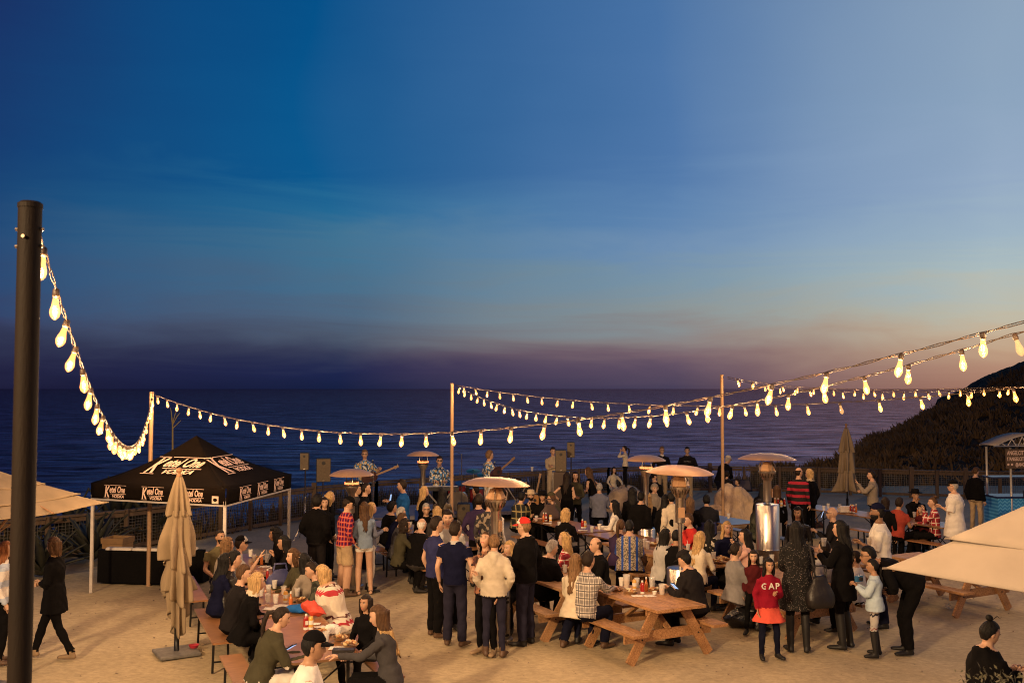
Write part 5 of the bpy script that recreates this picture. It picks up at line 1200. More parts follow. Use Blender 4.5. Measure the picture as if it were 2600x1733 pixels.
def make_hair(ob, T, hair, near, fem, rnd, Rh, Hc, hs, hat, tv):
    st, colr = hair; V = Vector
    if st == 'bald': return
    hm = hairm('brown' if colr == 'ombre' else colr); nu, nv = (40, 34) if near else (24, 20)
    d, p = head_pts(nu, nv, False, fem); x, y, z = p.T
    zl = np.where(y > .035, .068, np.where(y > -.01, -.01 + (.068 + .01) * ss(-.01, .035, y), -.085 + .075 * ss(-.03, -.01, y)))
    if st == 'balding': zl = np.where((z > .07) | (y > .012), 1, -.085 + .075 * ss(-.03, -.01, y))
    if st == 'crop': zl = zl + .004
    m = ss(-.012, .014, z - zl)
    if st == 'balding': m = np.where(z > .062, 0, m)
    th = {'short': .012, 'crop': .007, 'buzz': .004, 'balding': .007, 'long': .013, 'longf': .013, 'bob': .017, 'bun': .010, 'pony': .009, 'braid': .009, 'topbun': .009, 'curly': .03, 'hoodup': .03, 'quiff': .018}.get(st, .014)
    if hat and hat[0] in ('cap', 'beanie', 'fedora', 'wide'): th = min(th, .010)
    jit = np.array([n3(q[0] + ob.location.x, q[1], q[2], 28 if st != 'curly' else 40) for q in p]) * (.35 if st in ('short', 'curly', 'quiff') else .18)
    top = .010 * ss(.02, .11, z) if st in ('short', 'quiff') else 0
    t = -.014 + (th + .014 + top) * m + jit * th * m
    mb = MB(); mb.v = [tuple(T @ V(q)) for q in (p + d * t[:, None]).tolist()]; mb.f = grid_faces(nu, nv); mb.m = [0] * len(mb.f)
    if st in ('long', 'bob', 'curly', 'longf'):
        Ls = {'long': .42, 'bob': .145, 'curly': .30, 'longf': .42}[st]; na, nz = (30, 18) if near else (16, 10); A = 118 if st != 'long' else 108
        yawm = Rh.to_3x3(); fwd = yawm @ V((0, 1, 0)); yw = math.atan2(-fwd.x, fwd.y); T2 = Matrix.Translation(Hc) @ Matrix.Rotation(yw, 4, 'Z') @ Matrix.Scale(hs, 4)
        rows = []
        for j in range(nz + 1):
            u = j / nz; zz = .06 - u * (Ls + .06)
            if zz > -.07: rx, ry, y0 = .083, .103, -.004
            else:
                q = min(1, (-.07 - zz) / .10); rx = .083 + (.012 if st != 'bob' else -.010) * q; ry = .103 + (.022 if st != 'bob' else -.014) * q; y0 = -.004
                if st != 'bob' and zz < -.24: rx -= .22 * (-.24 - zz) ; 
            ang = A - (0 if zz > -.05 else 26 * min(1, (-.05 - zz) / .2))
            if st == 'curly': rx += .02; ry += .015
            for i in range(na + 1):
                a = R(-ang + 2 * ang * i / na); g = .005 * math.sin(i * 2.1 + 6 * n3(i * .4, 1, ob.location.x, 1)) + .006 * math.sin(i * .9 + zz * 14) + (.014 * n3(a * 3, zz * 14, ob.location.x, 1.5) if st == 'curly' or u > .3 else 0)
                taper = 1 - (.5 * max(0, u - .85) / .15 if Ls > .2 else .3 * max(0, u - .8) / .2)
                jz = (.055 if Ls > .2 else .02) * (n3(a * 5, 3, ob.location.y, 1) + .5 * n3(a * 15, 7, ob.location.y, 1)) * u * u - .05 * u * math.cos(a) * (Ls > .2) * -1 * (.5 if st == 'longf' else 1) * 0 + (.06 * u * (1 - math.cos(a)) * .5 if Ls > .2 else 0)
                rows.append(((rx + g) * math.sin(a), y0 - (ry + g) * math.cos(a), zz + jz, taper))
        n0 = len(mb.v)
        for off in (.006, -.02):
            for X_, Y_, Z_, tp in rows:
                r = math.hypot(X_, Y_) + 1e-6; o2 = off if off > 0 else off * tp
                mb.v.append(tuple(T2 @ V((X_ + X_ / r * o2, Y_ + Y_ / r * o2, Z_)) + V((-tv.x / tv.z, -max(-.3, min(1, tv.y / tv.z + .12)), 0)) * max(0, -.11 - Z_) * hs))
        w = na + 1; tot = len(rows)
        for j in range(nz):
            for i in range(na):
                a, b, c, dd = j * w + i, j * w + i + 1, (j + 1) * w + i + 1, (j + 1) * w + i
                mb.f.append((n0 + a, n0 + dd, n0 + c, n0 + b)); mb.f.append((n0 + tot + a, n0 + tot + b, n0 + tot + c, n0 + tot + dd))
            for i in (0, na):
                a, dd = j * w + i, (j + 1) * w + i; mb.f.append((n0 + a, n0 + dd, n0 + tot + dd, n0 + tot + a) if i else (n0 + dd, n0 + a, n0 + tot + a, n0 + tot + dd))
        for j in (0, nz):
            for i in range(na):
                a, b = j * w + i, j * w + i + 1; mb.f.append((n0 + a, n0 + b, n0 + tot + b, n0 + tot + a) if not j else (n0 + b, n0 + a, n0 + tot + a, n0 + tot + b))
        mb.m += [0] * (len(mb.f) - len(mb.m))
    if st == 'bun': mb.ell((0, -.118, -.02), (.038, .032, .036), 12, 9, T)
    if st == 'topbun': mb.ell((0, -.06, .135), (.036, .036, .032), 12, 9, T); mb.tube([(0, -.02, .13), (.02, .0, .18), (.03, .04, .17)], [.004, .004, .002], 5, T=T)
    if st == 'pony': mb.tube([(0, -.10, .03), (0, -.155, .01), (.01, -.17, -.08), (.015, -.15, -.20), (.02, -.14, -.27)], [.022, .030, .032, .024, .006], 9, T=T)
    if st == 'braid':
        pts = [(0.03, -.10, -.04)]; rad = [.022]
        for i in range(1, 15): pts.append((.035 + .006 * math.sin(i * 2.2), -.115 - .01 * math.sin(i), -.04 - .025 * i)); rad.append(.019 + .006 * (i % 2) - .0006 * i)
        mb.tube(pts, rad, 9, T=T)
    o = mb.build('hair', hm, ob, True)
    if colr == 'ombre':
        o.data.materials.append(hairm('blond')); zt = (T @ V((0, 0, -.15))).z
        for pl in o.data.polygons:
            if pl.center.z < zt + .05 * n3(pl.center.x * 22, pl.center.y * 22, 1): pl.material_index = 1
    return o

def make_hat(ob, T, hat):
    kind, c = hat[0], hat[1]; V = Vector; mats = [cloth(c)] + ([cloth(hat[2])] if len(hat) > 2 and isinstance(hat[2], str) else [cloth(c)])
    ang = hat[3] if len(hat) > 3 else 0; T = T @ Matrix.Rotation(R(-ang), 4, 'Z')
    mb = MB(); d, p = head_pts(30, 26, False, False); x, y, z = p.T
    if kind in ('cap', 'beanie'):
        zl = .045 if kind == 'cap' else np.where(y > .03, .05, -.03)
        m = ss(-.004, .004, z - zl); t = -.016 + (.034 + (.012 if kind == 'beanie' else .006 * ss(.05, .1, z))) * m
        mb.v = [tuple(T @ V(q)) for q in (p + d * t[:, None]).tolist()]; mb.f = grid_faces(30, 26)
        mb.m = [1 if (kind == 'cap' and p[f[0]][1] > .035) else 0 for f in mb.f]
        if kind == 'cap':
            mb.mi = 0; o = len(mb.v); n = 14
            for zo in (0, -.006):
                for i in range(n + 1):
                    a = math.pi * i / n; xx = math.cos(a) * .078
                    for r, yy in ((0, .072), (.5, .125), (1, .072 + .092 * math.sin(a) ** .7 + .012)):
                        Y_ = .06 + (yy - .06) * (math.sin(a) ** .5 if r else .3); mb.v.append(tuple(T @ V((xx, Y_, .052 - .018 * r - .22 * xx * xx * 10 * .5 + zo))))
            q = (n + 1) * 3
            for i in range(n):
                for r in range(2):
                    a = o + i * 3 + r; mb.f.append((a, a + 3, a + 4, a + 1)); mb.f.append((a + q, a + q + 1, a + q + 4, a + q + 3)); mb.m += [0, 0]
                a = o + i * 3 + 2; mb.f.append((a, a + 3, a + 3 + q, a + q)); mb.m.append(0)
    else:
        rb = .155 if kind == 'fedora' else .20
        pr = [(.001, .145), (.055, .150), (.082, .135), (.092, .06), (rb * .8, .052), (rb, .062), (rb, .056), (.09, .045), (.001, .045)]
        mb.lathe(pr, 26, T, 1.15)
    mb.build('hat', mats, ob, True)
m_frame = mat('glasses_frame', (.01, .01, .01), .3)
m_lens = mat('sunglass_lens', (.02, .02, .025), .08, spec=.8)
def make_glasses(ob, T, kind):
    mb = MB(); up = 0 if kind != 'head' else 1
    T2 = T if not up else T @ Matrix.Translation((0, -.035, .115)) @ Matrix.Rotation(R(55), 4, 'X') @ Matrix.Translation((0, -.06, 0))
    for e in (-1, 1):
        c = (e * .032, .099, .010); mb.mi = 1 if (up or kind == 'sun') else 0
        if up or kind == 'sun': mb.ell(c, (.027, .006, .019), 10, 6, T2)
        else:
            pts = [(c[0] + .024 * math.cos(a), c[1], c[2] + .016 * math.sin(a)) for a in np.linspace(0, 6.283, 13)]; mb.mi = 0; mb.tube(pts, .0028, 4, False, T2)
        mb.mi = 0; mb.tube([(e * .055, .096, .014), (e * .078, .03, .012), (e * .080, -.02, .006)], .0028, 4, T=T2)
    mb.tube([(-.01, .101, .014), (.01, .101, .014)], .003, 4, T=T2)
    mb.build('glasses', [m_frame, m_lens], ob, True)
# ================================================================ PEOPLE
p = person
G_ = 'people at the beachside gathering'
TT = ('table', 'table')
# --- left edge
p(14, 1394, 60, 'S', 'stripe', 'black', ('long', 'red'), 'person with reddish hair in a pale striped sweater half hidden by the dark pole', H=1.66, sex='f', near=True, shoes='brown')
p(137, 1384, -88, 'W', 'black', 'black', ('bob', 'ombre'), 'person in a long black cardigan and glasses walking alone in wedge sandals', H=1.68, sex='f', near=True, arms=('belly', 'belly'), hem=.26, glasses='clear', shoes='tan', head=(0, -8), coat=.015)
# --- left row of tables, people on its left side
p(559, 1363, 150, 'T', 'olive', 'dkjeans', ('crop', 'dark'), 'bearded person in an olive t-shirt leaning back at the far left table', skin='tan', arms=('lap', 'lap'), sleeve='short', beard='dark', head=(-20, 0), lean=-4, near=True)
p(577, 1382, 60, 'T', 'taupe', 'black', ('bob', 'lightbrown'), 'person with a light brown bob and taupe top, seen in profile beside the bearded man', sex='f', lean=10, arms=TT, near=True)
p(612, 1380, 75, 'T', 'ltgrey', 'dkjeans', ('short', 'dark'), 'person in a grey flat brimmed cap and grey t-shirt gesturing over the table', sex='m', lean=12, arms=('table', 'raise'), sleeve='short', hat=('cap', 'black', 'ltgrey'), near=True)
p(572, 1424, 55, 'T', 'navy', 'dkjeans', ('long', 'black'), 'person with long black hair in navy behind the leather jacket', sex='f', lean=10, arms=TT, near=True)
p(594, 1420, 62, 'T', 'leather', 'black', ('short', 'black'), 'person in a black leather jacket with blue sneakers at the left table', lean=12, arms=TT, shoes='blue', straddle=-1, near=True, H=1.78)
p(618, 1457, 62, 'T', 'charcoal', 'black', ('short', 'brown'), 'person in a charcoal jacket resting his chin on his hand', lean=14, arms=('table', 'face'), near=True, head=(15, 0))
p(652, 1476, 72, 'T', 'black', 'black', ('bob', 'blond'), 'person with a blond bob, black coat and pale scarf at the left table', sex='f', lean=14, arms=('table', 'chest'), near=True, hem=.1, scarf='cream')
p(713, 1566, 62, 'T', 'dkolive', 'white', ('pony', 'dark'), 'person in a dark olive jacket with a ponytail looking at a phone', sex='f', lean=20, arms=('table', 'table'), near=True, coat=.02, H=1.72, head=(10, -12), fat=1.06)
# --- right side of the left row
p(699, 1356, -105, 'T', 'black', 'black', ('curly', 'black'), 'person with voluminous curly black hair at the far left table', sex='f', skin='tan', lean=8, arms=TT, near=True)
p(721, 1377, -100, 'T', 'black', 'black', ('long', 'black'), 'person with a white flower in black hair and hands at the chin', sex='f', skin='tan', lean=14, arms=('face', 'face'), near=True)
p(745, 1412, -120, 'T', 'dkolive', 'black', ('bob', 'brown'), 'person with a brown bob facing the viewer behind the grey topped neighbour', sex='f', lean=6, arms=TT, near=True)
p(772, 1424, -60, 'T', 'taupe', 'black', ('long', 'black'), 'person with long black hair and taupe jacket seen from behind near the blue bag', sex='f', lean=10, arms=TT, near=True)
p(793, 1446, -100, 'T', 'camo', 'black', ('bun', 'dark'), 'person with white sunglasses pushed up and a dark camouflage jacket', sex='f', lean=16, arms=TT, near=True, glasses='head', head=(0, -12))
p(820, 1456, -80, 'T', 'fairisle', 'beige', ('bob', 'blond'), 'person with wavy blond hair in a red and cream zigzag poncho', sex='f', lean=16, arms=('belly', 'table'), near=True, hem=.2, coat=.055, H=1.76, head=(0, -12), fat=1.15)
p(929, 1530, -150, 'T', 'black', 'black', ('longf', 'dark'), 'child with long dark hair at the right of the near table', H=1.42, sex='f', skin='tan', arms=('lap', 'lap'), near=True)
p(962, 1562, -92, 'T', 'dkgrey', 'black', ('long', 'ombre'), 'person with very long ombre hair in a grey sweater reaching over the table', sex='f', lean=10, arms=('reach', 'table'), near=True, H=1.76, head=(0, -14), fat=1.05)
p(795, 1640, 78, 'S', 'white', 'black', ('short', 'black'), 'blurred person in a black cap and white shirt passing close at the bottom', H=1.70, skin='tan', near=True, hat=('cap', 'black', 'black'), sleeve='short', arms=('down', 'walkf'), lean=6, head=(0, -6), fat=1.1)
# --- group around the small domed heater
p(807, 1272, 25, 'S', 'black', 'charcoal', ('hoodup', 'black'), 'person in a black hooded jacket with the hood up near the loudspeakers', H=1.78, hood=1, coat=.03, arms=('pocket', 'pocket'))
p(824, 1276, 165, 'S', 'black', 'black', ('long', 'dark'), 'smiling person in black between the hooded jacket and the blond hair', H=1.62, sex='f', arms=('chest', 'belly'))
p(838, 1262, 60, 'S', 'black', 'black', ('long', 'blond'), 'person with long blond hair behind the red plaid shirt', H=1.70, sex='f')
p(884, 1278, 55, 'S', 'plaidred', 'khaki', ('short', 'dark'), 'person in a red plaid shirt, khaki shorts and black cap looking down', H=1.78, near=True, legs='short', hat=('cap', 'black', 'black'), head=(20, -28), arms=('chest', 'pocket'), shoes='brown', lean=4)
p(925, 1289, -22, 'S', 'denim', 'white', ('long', 'brown'), 'person in a pale denim shirt and short shorts with bare legs', H=1.68, sex='f', near=True, legs='bare', arms=('belly', 'cross'), shoes='brown', sleeve='long', head=(10, 0))
p(943, 1290, 70, 'S', 'greyblue', 'white', ('long', 'blond'), 'person with blond hair and grey blue sweater beside the denim shirt', H=1.64, sex='f', arms=('chest', 'chest'))
p(929, 1240, 75, 'S', 'black', 'charcoal', ('buzz', 'dark'), 'person with a shaved head in a black shirt in front of the guitarist', H=1.78)
p(905, 1242, 100, 'S', 'dkgrey', 'black', ('short', 'brown'), 'person mostly hidden behind the small domed heater', H=1.72)
p(1021, 1232, -78, 'S', 'blue', 'grey', ('short', 'dark'), 'person in a bright blue sweater holding up a phone', H=1.80, arms=('phone', 'phone'), near=True, head=(0, -6))
p(1077, 1247, 75, 'S', 'black', 'black', ('long', 'blond'), 'person with wavy blond hair in black below the second domed heater', H=1.66, sex='f', arms=('chest', 'belly'))
p(1123, 1252, 10, 'S', 'leaolive', 'black', ('long', 'black'), 'person with long black hair in a dark leather jacket at the pole', H=1.70, sex='f', arms=('cross', 'cross'))
p(1082, 1293, 168, 'T', 'black', 'black', ('short', 'grey'), 'older grey haired person facing the viewer in a black top', arms=TT, glasses='clear')
p(1110, 1299, 5, 'T', 'dkgrey', 'black', ('long', 'blond'), 'person with straight pale blond hair seen from behind at the hidden table', sex='f', arms=TT)
p(1018, 1303, 55, 'T', 'navy', 'black', ('short', 'grey'), 'grey haired person in a navy jacket bent over the table', arms=TT, lean=14, fat=1.1)
p(1021, 1318, 75, 'T', 'dkgrey', 'black', ('short', 'brown'), 'person with brown hair between the navy and the olive jackets', arms=TT, lean=12, sex='f')
p(1028, 1332, 72, 'T', 'dkolive', 'black', ('bob', 'dark'), 'person with dark hair and olive jacket drinking at the hidden table', sex='f', arms=('table', 'face'), lean=10, near=True)
p(1071, 1332, 35, 'T', 'black', 'dkgrey', ('balding', 'white'), 'white haired person in a bulky black fleece jacket seen from behind', arms=TT, lean=12, near=True, coat=.03, fat=1.15)
p(996, 1288, 60, 'T', 'black', 'black', ('hoodup', 'black'), 'person in a dark hooded coat below the blue sweater', arms=TT, lean=8, coat=.03)
# --- standing group in the middle
p(1109, 1332, 60, 'S', 'bluepolo', 'black', ('short', 'dark'), 'person in a blue polo shirt and black trousers at the left of the standing group', H=1.80, near=True, sleeve='short', shoes='brown', arms=('down', 'chest'), head=(10, 0))
p(1137, 1316, 175, 'S', 'ltgrey', 'black', ('short', 'dark'), 'person in a light grey shirt facing the viewer between two polo shirts', H=1.84, near=True, sleeve='short', arms=('down', 'down'), head=(0, 0))
p(1157, 1345, 18, 'S', 'navy', 'jeans', ('short', 'dark'), 'person in a navy polo with pale collar and jeans seen from behind', H=1.80, near=True, sleeve='short', shoes='brown', arms=('down', 'pocket'), collar='ltgrey', head=(22, 0))
p(1232, 1371, -150, 'S', 'printbrown', 'black', ('pony', 'brown'), 'laughing person in a brown print top with her head thrown back', H=1.72, sex='f', near=True, sleeve='short', head=(-10, 26), arms=('down', 'chest'), shoes='tan', hem=.08)
p(1255, 1376, 4, 'S', 'oatmeal', 'jeans', ('bun', 'lightbrown'), 'person in an oatmeal hoodie with a low bun seen from behind', H=1.70, sex='f', near=True, arms=('pocket', 'pocket'), hood=1, shoes='brown', coat=.02, fat=1.08)
p(1294, 1391, -160, 'T', 'black', 'black', ('longf', 'blond'), 'smiling blond person behind the large tilted heater', sex='f', near=True, arms=TT, head=(30, 0))
p(1331, 1337, -62, 'S', 'black', 'jeans', ('crop', 'lightbrown'), 'person in an orange and white trucker cap and black hoodie', H=1.84, near=True, arms=('chest', 'pocket'), hat=('cap', 'red', 'white'), hood=1, head=(0, -4), shoes='black', coat=.02, glasses='clear')
p(1216, 1270, 10, 'S', 'purple', 'black', ('short', 'dark'), 'person in a dark purple jacket carrying a patterned strap behind the heater', H=1.74, arms=('pocket', 'down'), fat=1.1)
p(1243, 1275, 20, 'S', 'patback', 'black', ('short', 'brown'), 'person in a dark patterned jacket behind the tilted heater dish', H=1.76)
p(1262, 1283, 40, 'S', 'white', 'black', ('long', 'blond'), 'person in a white jacket hidden behind the heater column', H=1.62, sex='f')
# --- band
p(926, 1166, 172, 'S', 'aloha', 'black', ('short', 'lightbrown'), 'guitarist with glasses in a floral shirt at the left of the stage', H=1.80, d=27.0, z0=.30, near=True, arms=('guitarL', 'guitarR'), glasses='clear', sleeve='up')
p(1116, 1174, 172, 'T', 'aloha', 'black', ('short', 'dark'), 'keyboard player in a floral shirt singing at a microphone', H=1.84, z0=.52, d=26.9, near=True, arms=('table', 'table'), glasses='sun')
p(1243, 1147, 62, 'S', 'aloha', 'white', ('quiff', 'lightbrown'), 'guitarist in a floral shirt and white trousers turned to the right', H=1.80, z0=.30, d=26.6, near=True, arms=('guitarL', 'guitarR'))
p(1404, 1154, 170, 'S', 'beige', 'beige', ('short', 'dark'), 'person in a beige sweater with crossed arms behind the large loudspeaker', H=1.72, z0=.30, d=29.5, arms=('cross', 'cross'))
p(1208, 1238, -60, 'G', 'charcoal', 'white', ('short', 'dark'), 'person in pale jeans sitting on the stage edge behind the heater', H=1.7, d=26.0, z0=-.12, lean=10)
# --- middle tables, back row
p(1325, 1262, 40, 'T', 'plaidgreen', 'black', ('short', 'black'), 'person in a dark green plaid shirt seen from behind', arms=('table', 'face'), lean=14, near=True, fat=1.1)
p(1348, 1258, 178, 'T', 'black', 'black', ('short', 'dark'), 'bearded person wearing a tan fedora facing the viewer', arms=('chest', 'table'), near=True, hat=('fedora', 'beige'), beard='dark')
p(1378, 1260, -165, 'T', 'black', 'black', ('long', 'dark'), 'smiling person in a wide black hat', sex='f', near=True, hat=('wide', 'black'), arms=TT)
p(1400, 1263, -65, 'T', 'olive', 'black', ('short', 'brown'), 'person in an olive cap and olive shirt leaning to the left', near=True, hat=('cap', 'dkolive', 'dkolive'), lean=12, arms=TT)
p(1437, 1305, 20, 'T', 'black', 'black', ('bob', 'blond'), 'person with a blond bob in black at the bluish table', sex='f', near=True, lean=8, arms=TT, H=1.76, head=(35, 0))
p(1440, 1210, 25, 'S', 'black', 'black', ('long', 'dark'), 'bare armed person with long dark hair standing beside the tall case', H=1.70, sex='f', sleeve='none', arms=('hip', 'belly'))
p(1461, 1208, 178, 'S', 'dkolive', 'black', ('long', 'dark'), 'person facing the viewer between two bare armed women', H=1.66, sex='f', arms=('belly', 'belly'))
p(1494, 1197, -60, 'S', 'black', 'dkjeans', ('long', 'brown'), 'bare armed person with brown hair leaning to the left', H=1.72, sex='f', sleeve='none', arms=('chest', 'hip'), lean=12)
p(1522, 1237, 12, 'T', 'greyblue', 'black', ('crop', 'grey'), 'balding grey haired person in a grey sweater seen from behind', near=True, lean=6, arms=TT, fat=1.12)
p(1560, 1283, -72, 'T', 'white', 'black', ('long', 'black'), 'person with long black hair and white top in profile', sex='f', near=True, arms=TT)
p(1606, 1250, 5, 'S', 'black', 'black', ('curly', 'black'), 'person with curly dark hair and black coat in front of the boulder', sex='f', H=1.58, coat=.03)
p(1628, 1262, 30, 'S', 'black', 'black', ('short', 'black'), 'person in black squeezed behind the post of the domed heater', H=1.56, coat=.02)
p(1645, 1262, -10, 'T', 'black', 'black', ('long', 'blond'), 'person with blond hair in black behind the domed heater', sex='f', arms=TT)
p(1662, 1240, 170, 'T', 'taupe', 'black', ('short', 'brown'), 'person in a taupe beanie facing the viewer behind the domed heater', sex='f', hat=('beanie', 'taupe'), scarf='taupe', arms=TT)
p(1661, 1210, -130, 'S', 'black', 'black', ('crop', 'dark'), 'person in a dark cap looking down behind the heaters', H=1.52, hat=('cap', 'black', 'black'), head=(0, -20), fat=1.15)
p(1704, 1264, -15, 'S', 'cream', 'black', ('short', 'black'), 'person in a cream trench coat seen from behind', H=1.62, sex='f', hem=.4, near=True, coat=.03, hood=1)
p(1690, 1268, 40, 'S', 'black', 'black', ('long', 'black'), 'person with black hair just left of the cream trench coat', H=1.58, sex='f')
p(1752, 1274, 20, 'T', 'black', 'black', ('long', 'lightbrown'), 'person with wavy light brown hair beside the heater column', sex='f', arms=TT)
p(1794, 1270, 8, 'T', 'jacket2', 'black', ('short', 'black'), 'person in a two tone navy and black jacket seen from behind', near=True, lean=10, hood=1, coat=.03, arms=TT, fat=1.1)
# --- by the far fence
p(1586, 1147, -80, 'S', 'cream', 'black', ('pony', 'dark'), 'child in a cream jacket standing on the boulder taking a photograph', H=1.30, sex='f', arms=('camera', 'camera'), z0=.66, d=31.0)
p(1559, 1210, 160, 'G', 'cream', 'ltgrey', ('longf', 'dark'), 'child in a white jumper sitting on the boulder', H=1.35, sex='f', d=31.4, z0=.10, arms=('rail', 'rail'), lean=8)
p(1681, 1148, 172, 'S', 'charcoal', 'khaki', ('short', 'lightbrown'), 'person in a dark jacket and glasses standing at the far fence', H=1.80, glasses='clear', arms=('pocket', 'pocket'), collar='white', d=33.6)
p(1745, 1146, 190, 'S', 'charcoal', 'khaki', ('short', 'dark'), 'person in a black hoodie with white chest lettering at the far fence', H=1.80, chest=('LOS ANGELES', .022, 'white'), arms=('pocket', 'pocket'), hood=1, coat=.02, d=33.4)
p(1848, 1168, 60, 'S', 'black', 'dkjeans', ('crop', 'grey'), 'person in a pale cap bending forward behind the slim pole', H=1.78, lean=26, hat=('cap', 'cream', 'cream'), arms=('phone', 'chest'), head=(0, -12), d=30.5, coat=.03)
p(1846, 1207, 30, 'S', 'charcoal', 'black', ('short', 'dark'), 'child in dark clothes beside the person in the pale cap', H=1.30, d=29.5)
p(1873, 1228, -80, 'S', 'dkgrey', 'black', ('short', 'dark'), 'small child leaning on the sloping dark sign by the fence', H=1.05, d=29.5, arms=('chest', 'chest'))
p(2028, 1199, 35, 'S', 'redband', 'black', ('balding', 'dark'), 'balding person in a black sweater with two red bands', H=1.80, near=True, glasses='clear', head=(30, 0), fat=1.1)
p(2055, 1202, -40, 'S', 'black', 'black', ('bob', 'blond'), 'person with short blond hair in black embracing the man with red bands', H=1.74, sex='f', head=(-20, 0), scarf='beige', coat=.02)
p(1936, 1238, 10, 'S', 'black', 'black', ('long', 'black'), 'person with black hair hidden behind the right hand heater', H=1.60, sex='f')
p(1973, 1243, 20, 'T', 'black', 'black', ('long', 'brown'), 'person with brown hair right of the heater post', H=1.74, sex='f')
p(1928, 1280, 70, 'T', 'camo', 'black', ('long', 'dark'), 'person in a camouflage jacket with dark hair by the blue lit table', sex='f', coat=.03, arms=TT, lean=6)
p(2213, 1206, -70, 'S', 'taupe', 'dkjeans', ('bun', 'dark'), 'person in a taupe quilted jacket raising an open hand', H=1.70, sex='f', near=True, arms=('raise', 'chest'), coat=.02)
p(2478, 1205, 55, 'S', 'black', 'khaki', ('bun', 'brown'), 'person in a black jacket and beige trousers by the drinks cart', H=1.72, sex='f', near=True, head=(10, -18), coat=.025, d=26.0)
p(2420, 1228, -62, 'S', 'white', 'black', ('crop', 'grey'), 'person in a white chef coat, apron and black cap with a hand on the hip', H=1.78, near=True, fat=1.25, sleeve='elbow', hem=.34, arms=('chest', 'hip'), hat=('cap', 'black', 'black'), glasses='clear', coat=.02, d=21.5)
p(2612, 1262, -40, 'S', 'charcoal', 'black', ('short', 'dark'), 'person cut off by the right edge beside the drinks cart', H=1.70, d=24)
# --- middle picnic tables
p(1433, 1368, -75, 'T', 'plaidpink', 'black', ('long', 'blond'), 'blond person in a red plaid shirt with sunglasses on her head', sex='f', near=True, glasses='head', arms=TT)
p(1401, 1391, 62, 'T', 'black', 'black', ('short', 'grey'), 'grey haired person in a black coat eating at the second picnic table', near=True, lean=14, arms=TT, coat=.03, head=(0, -14), fat=1.12)
p(1462, 1426, 30, 'T', 'cream', 'dkjeans', ('long', 'lightbrown'), 'person with long light brown hair in a cream top beside the white plaid shirt', sex='f', near=True, lean=6, arms=TT, hem=.15)
p(1494, 1423, 38, 'T', 'plaidwhite', 'dkjeans', ('short', 'dark'), 'person in a white and grey plaid shirt sitting on the nearest picnic bench', near=True, lean=8, arms=('table', 'reach'), shoes='brown', straddle=-1, H=1.82, fat=1.05, head=(5, 0))
p(1513, 1383, -105, 'T', 'black', 'black', ('balding', 'brown'), 'balding person in a black sweater smiling across the table', near=True, lean=8, arms=TT, fat=1.08)
p(1738, 1420, -55, 'T', 'charcoal', 'black', ('short', 'black'), 'person in a dark hoodie and cap typing on a phone at the nearest picnic table', near=True, lean=14, arms=('phone', 'chest'), hood=1, coat=.03, hat=('cap', 'charcoal', 'charcoal'), head=(0, -22), H=1.80, fat=1.05)
p(1576, 1334, 30, 'T', 'purple', 'black', ('pony', 'brown'), 'person in dark purple with a thick braid leaning over the bluish table', sex='f', near=True, lean=14, arms=TT, fat=1.08)
p(1598, 1336, 8, 'T', 'kimono', 'black', ('bun', 'black'), 'person in a snake print kimono with blue stripes seen from behind', sex='f', near=True, arms=TT, hem=.3, coat=.04, H=1.76, fat=1.15)
p(1690, 1359, 70, 'T', 'ltgrey', 'dkjeans', ('long', 'black'), 'person with black hair in a pale grey quilted jacket', sex='f', near=True, glasses='head', arms=('table', 'lap'), lean=8, coat=.03)
p(1717, 1362, 20, 'T', 'black', 'black', ('buzz', 'black'), 'person with cropped black hair in black just left of the heater column', near=True, lean=8, arms=TT, skin='tan', fat=1.05)
p(1748, 1320, -110, 'T', 'red', 'black', ('short', 'brown'), 'person in a bright red shirt behind the heater column', near=True, lean=10, arms=('face', 'table'), skin='light')
p(1778, 1366, 35, 'T', 'cream', 'dkjeans', ('long', 'blond'), 'person with long blond hair in a cream sweater seen from behind', sex='f', near=True, lean=8, arms=TT, head=(30, 0))
p(1801, 1336, 20, 'T', 'floral', 'black', ('long', 'black'), 'person with long black hair in a dark floral top', sex='f', near=True, lean=8, arms=TT)
p(1846, 1340, 172, 'T', 'navy', 'black', ('longf', 'blond'), 'person with long straight blond hair facing the viewer', sex='f', near=True, arms=('table', 'lap'), head=(0, 0), H=1.78)
p(1892, 1360, -80, 'T', 'pink', 'black', ('long', 'black'), 'person with long black hair in a pink sweater eating', sex='f', near=True, arms=('face', 'face'), head=(0, 0))
p(1869, 1396, 68, 'T', 'grey', 'grey', ('bun', 'dark'), 'person in a fuzzy grey sweater with sunglasses on dark hair', sex='f', near=True, glasses='head', arms=('cross', 'cross'), hem=.15, coat=.015, H=1.74, fat=1.08)
p(2026, 1301, -160, 'T', 'leather', 'black', ('longf', 'black'), 'person with long black hair in a black leather jacket looking down', sex='f', near=True, skin='tan', H=1.86, head=(10, -10))
p(2113, 1303, -75, 'T', 'charcoal', 'black', ('bald', 'dark'), 'bald person in glasses and a dark blazer holding up a phone', near=True, glasses='clear', arms=('phone', 'phone'), fat=1.1, H=1.82)
p(2093, 1392, -30, 'T', 'ltgrey', 'black', ('short', 'dark'), 'person in a grey buttoned coat hidden behind the black coats', near=True, coat=.03)
p(2173, 1445, -60, 'T', 'white', 'black', ('short', 'dark'), 'person in white crouched behind the girl in pale blue', H=1.5, d=15.4)
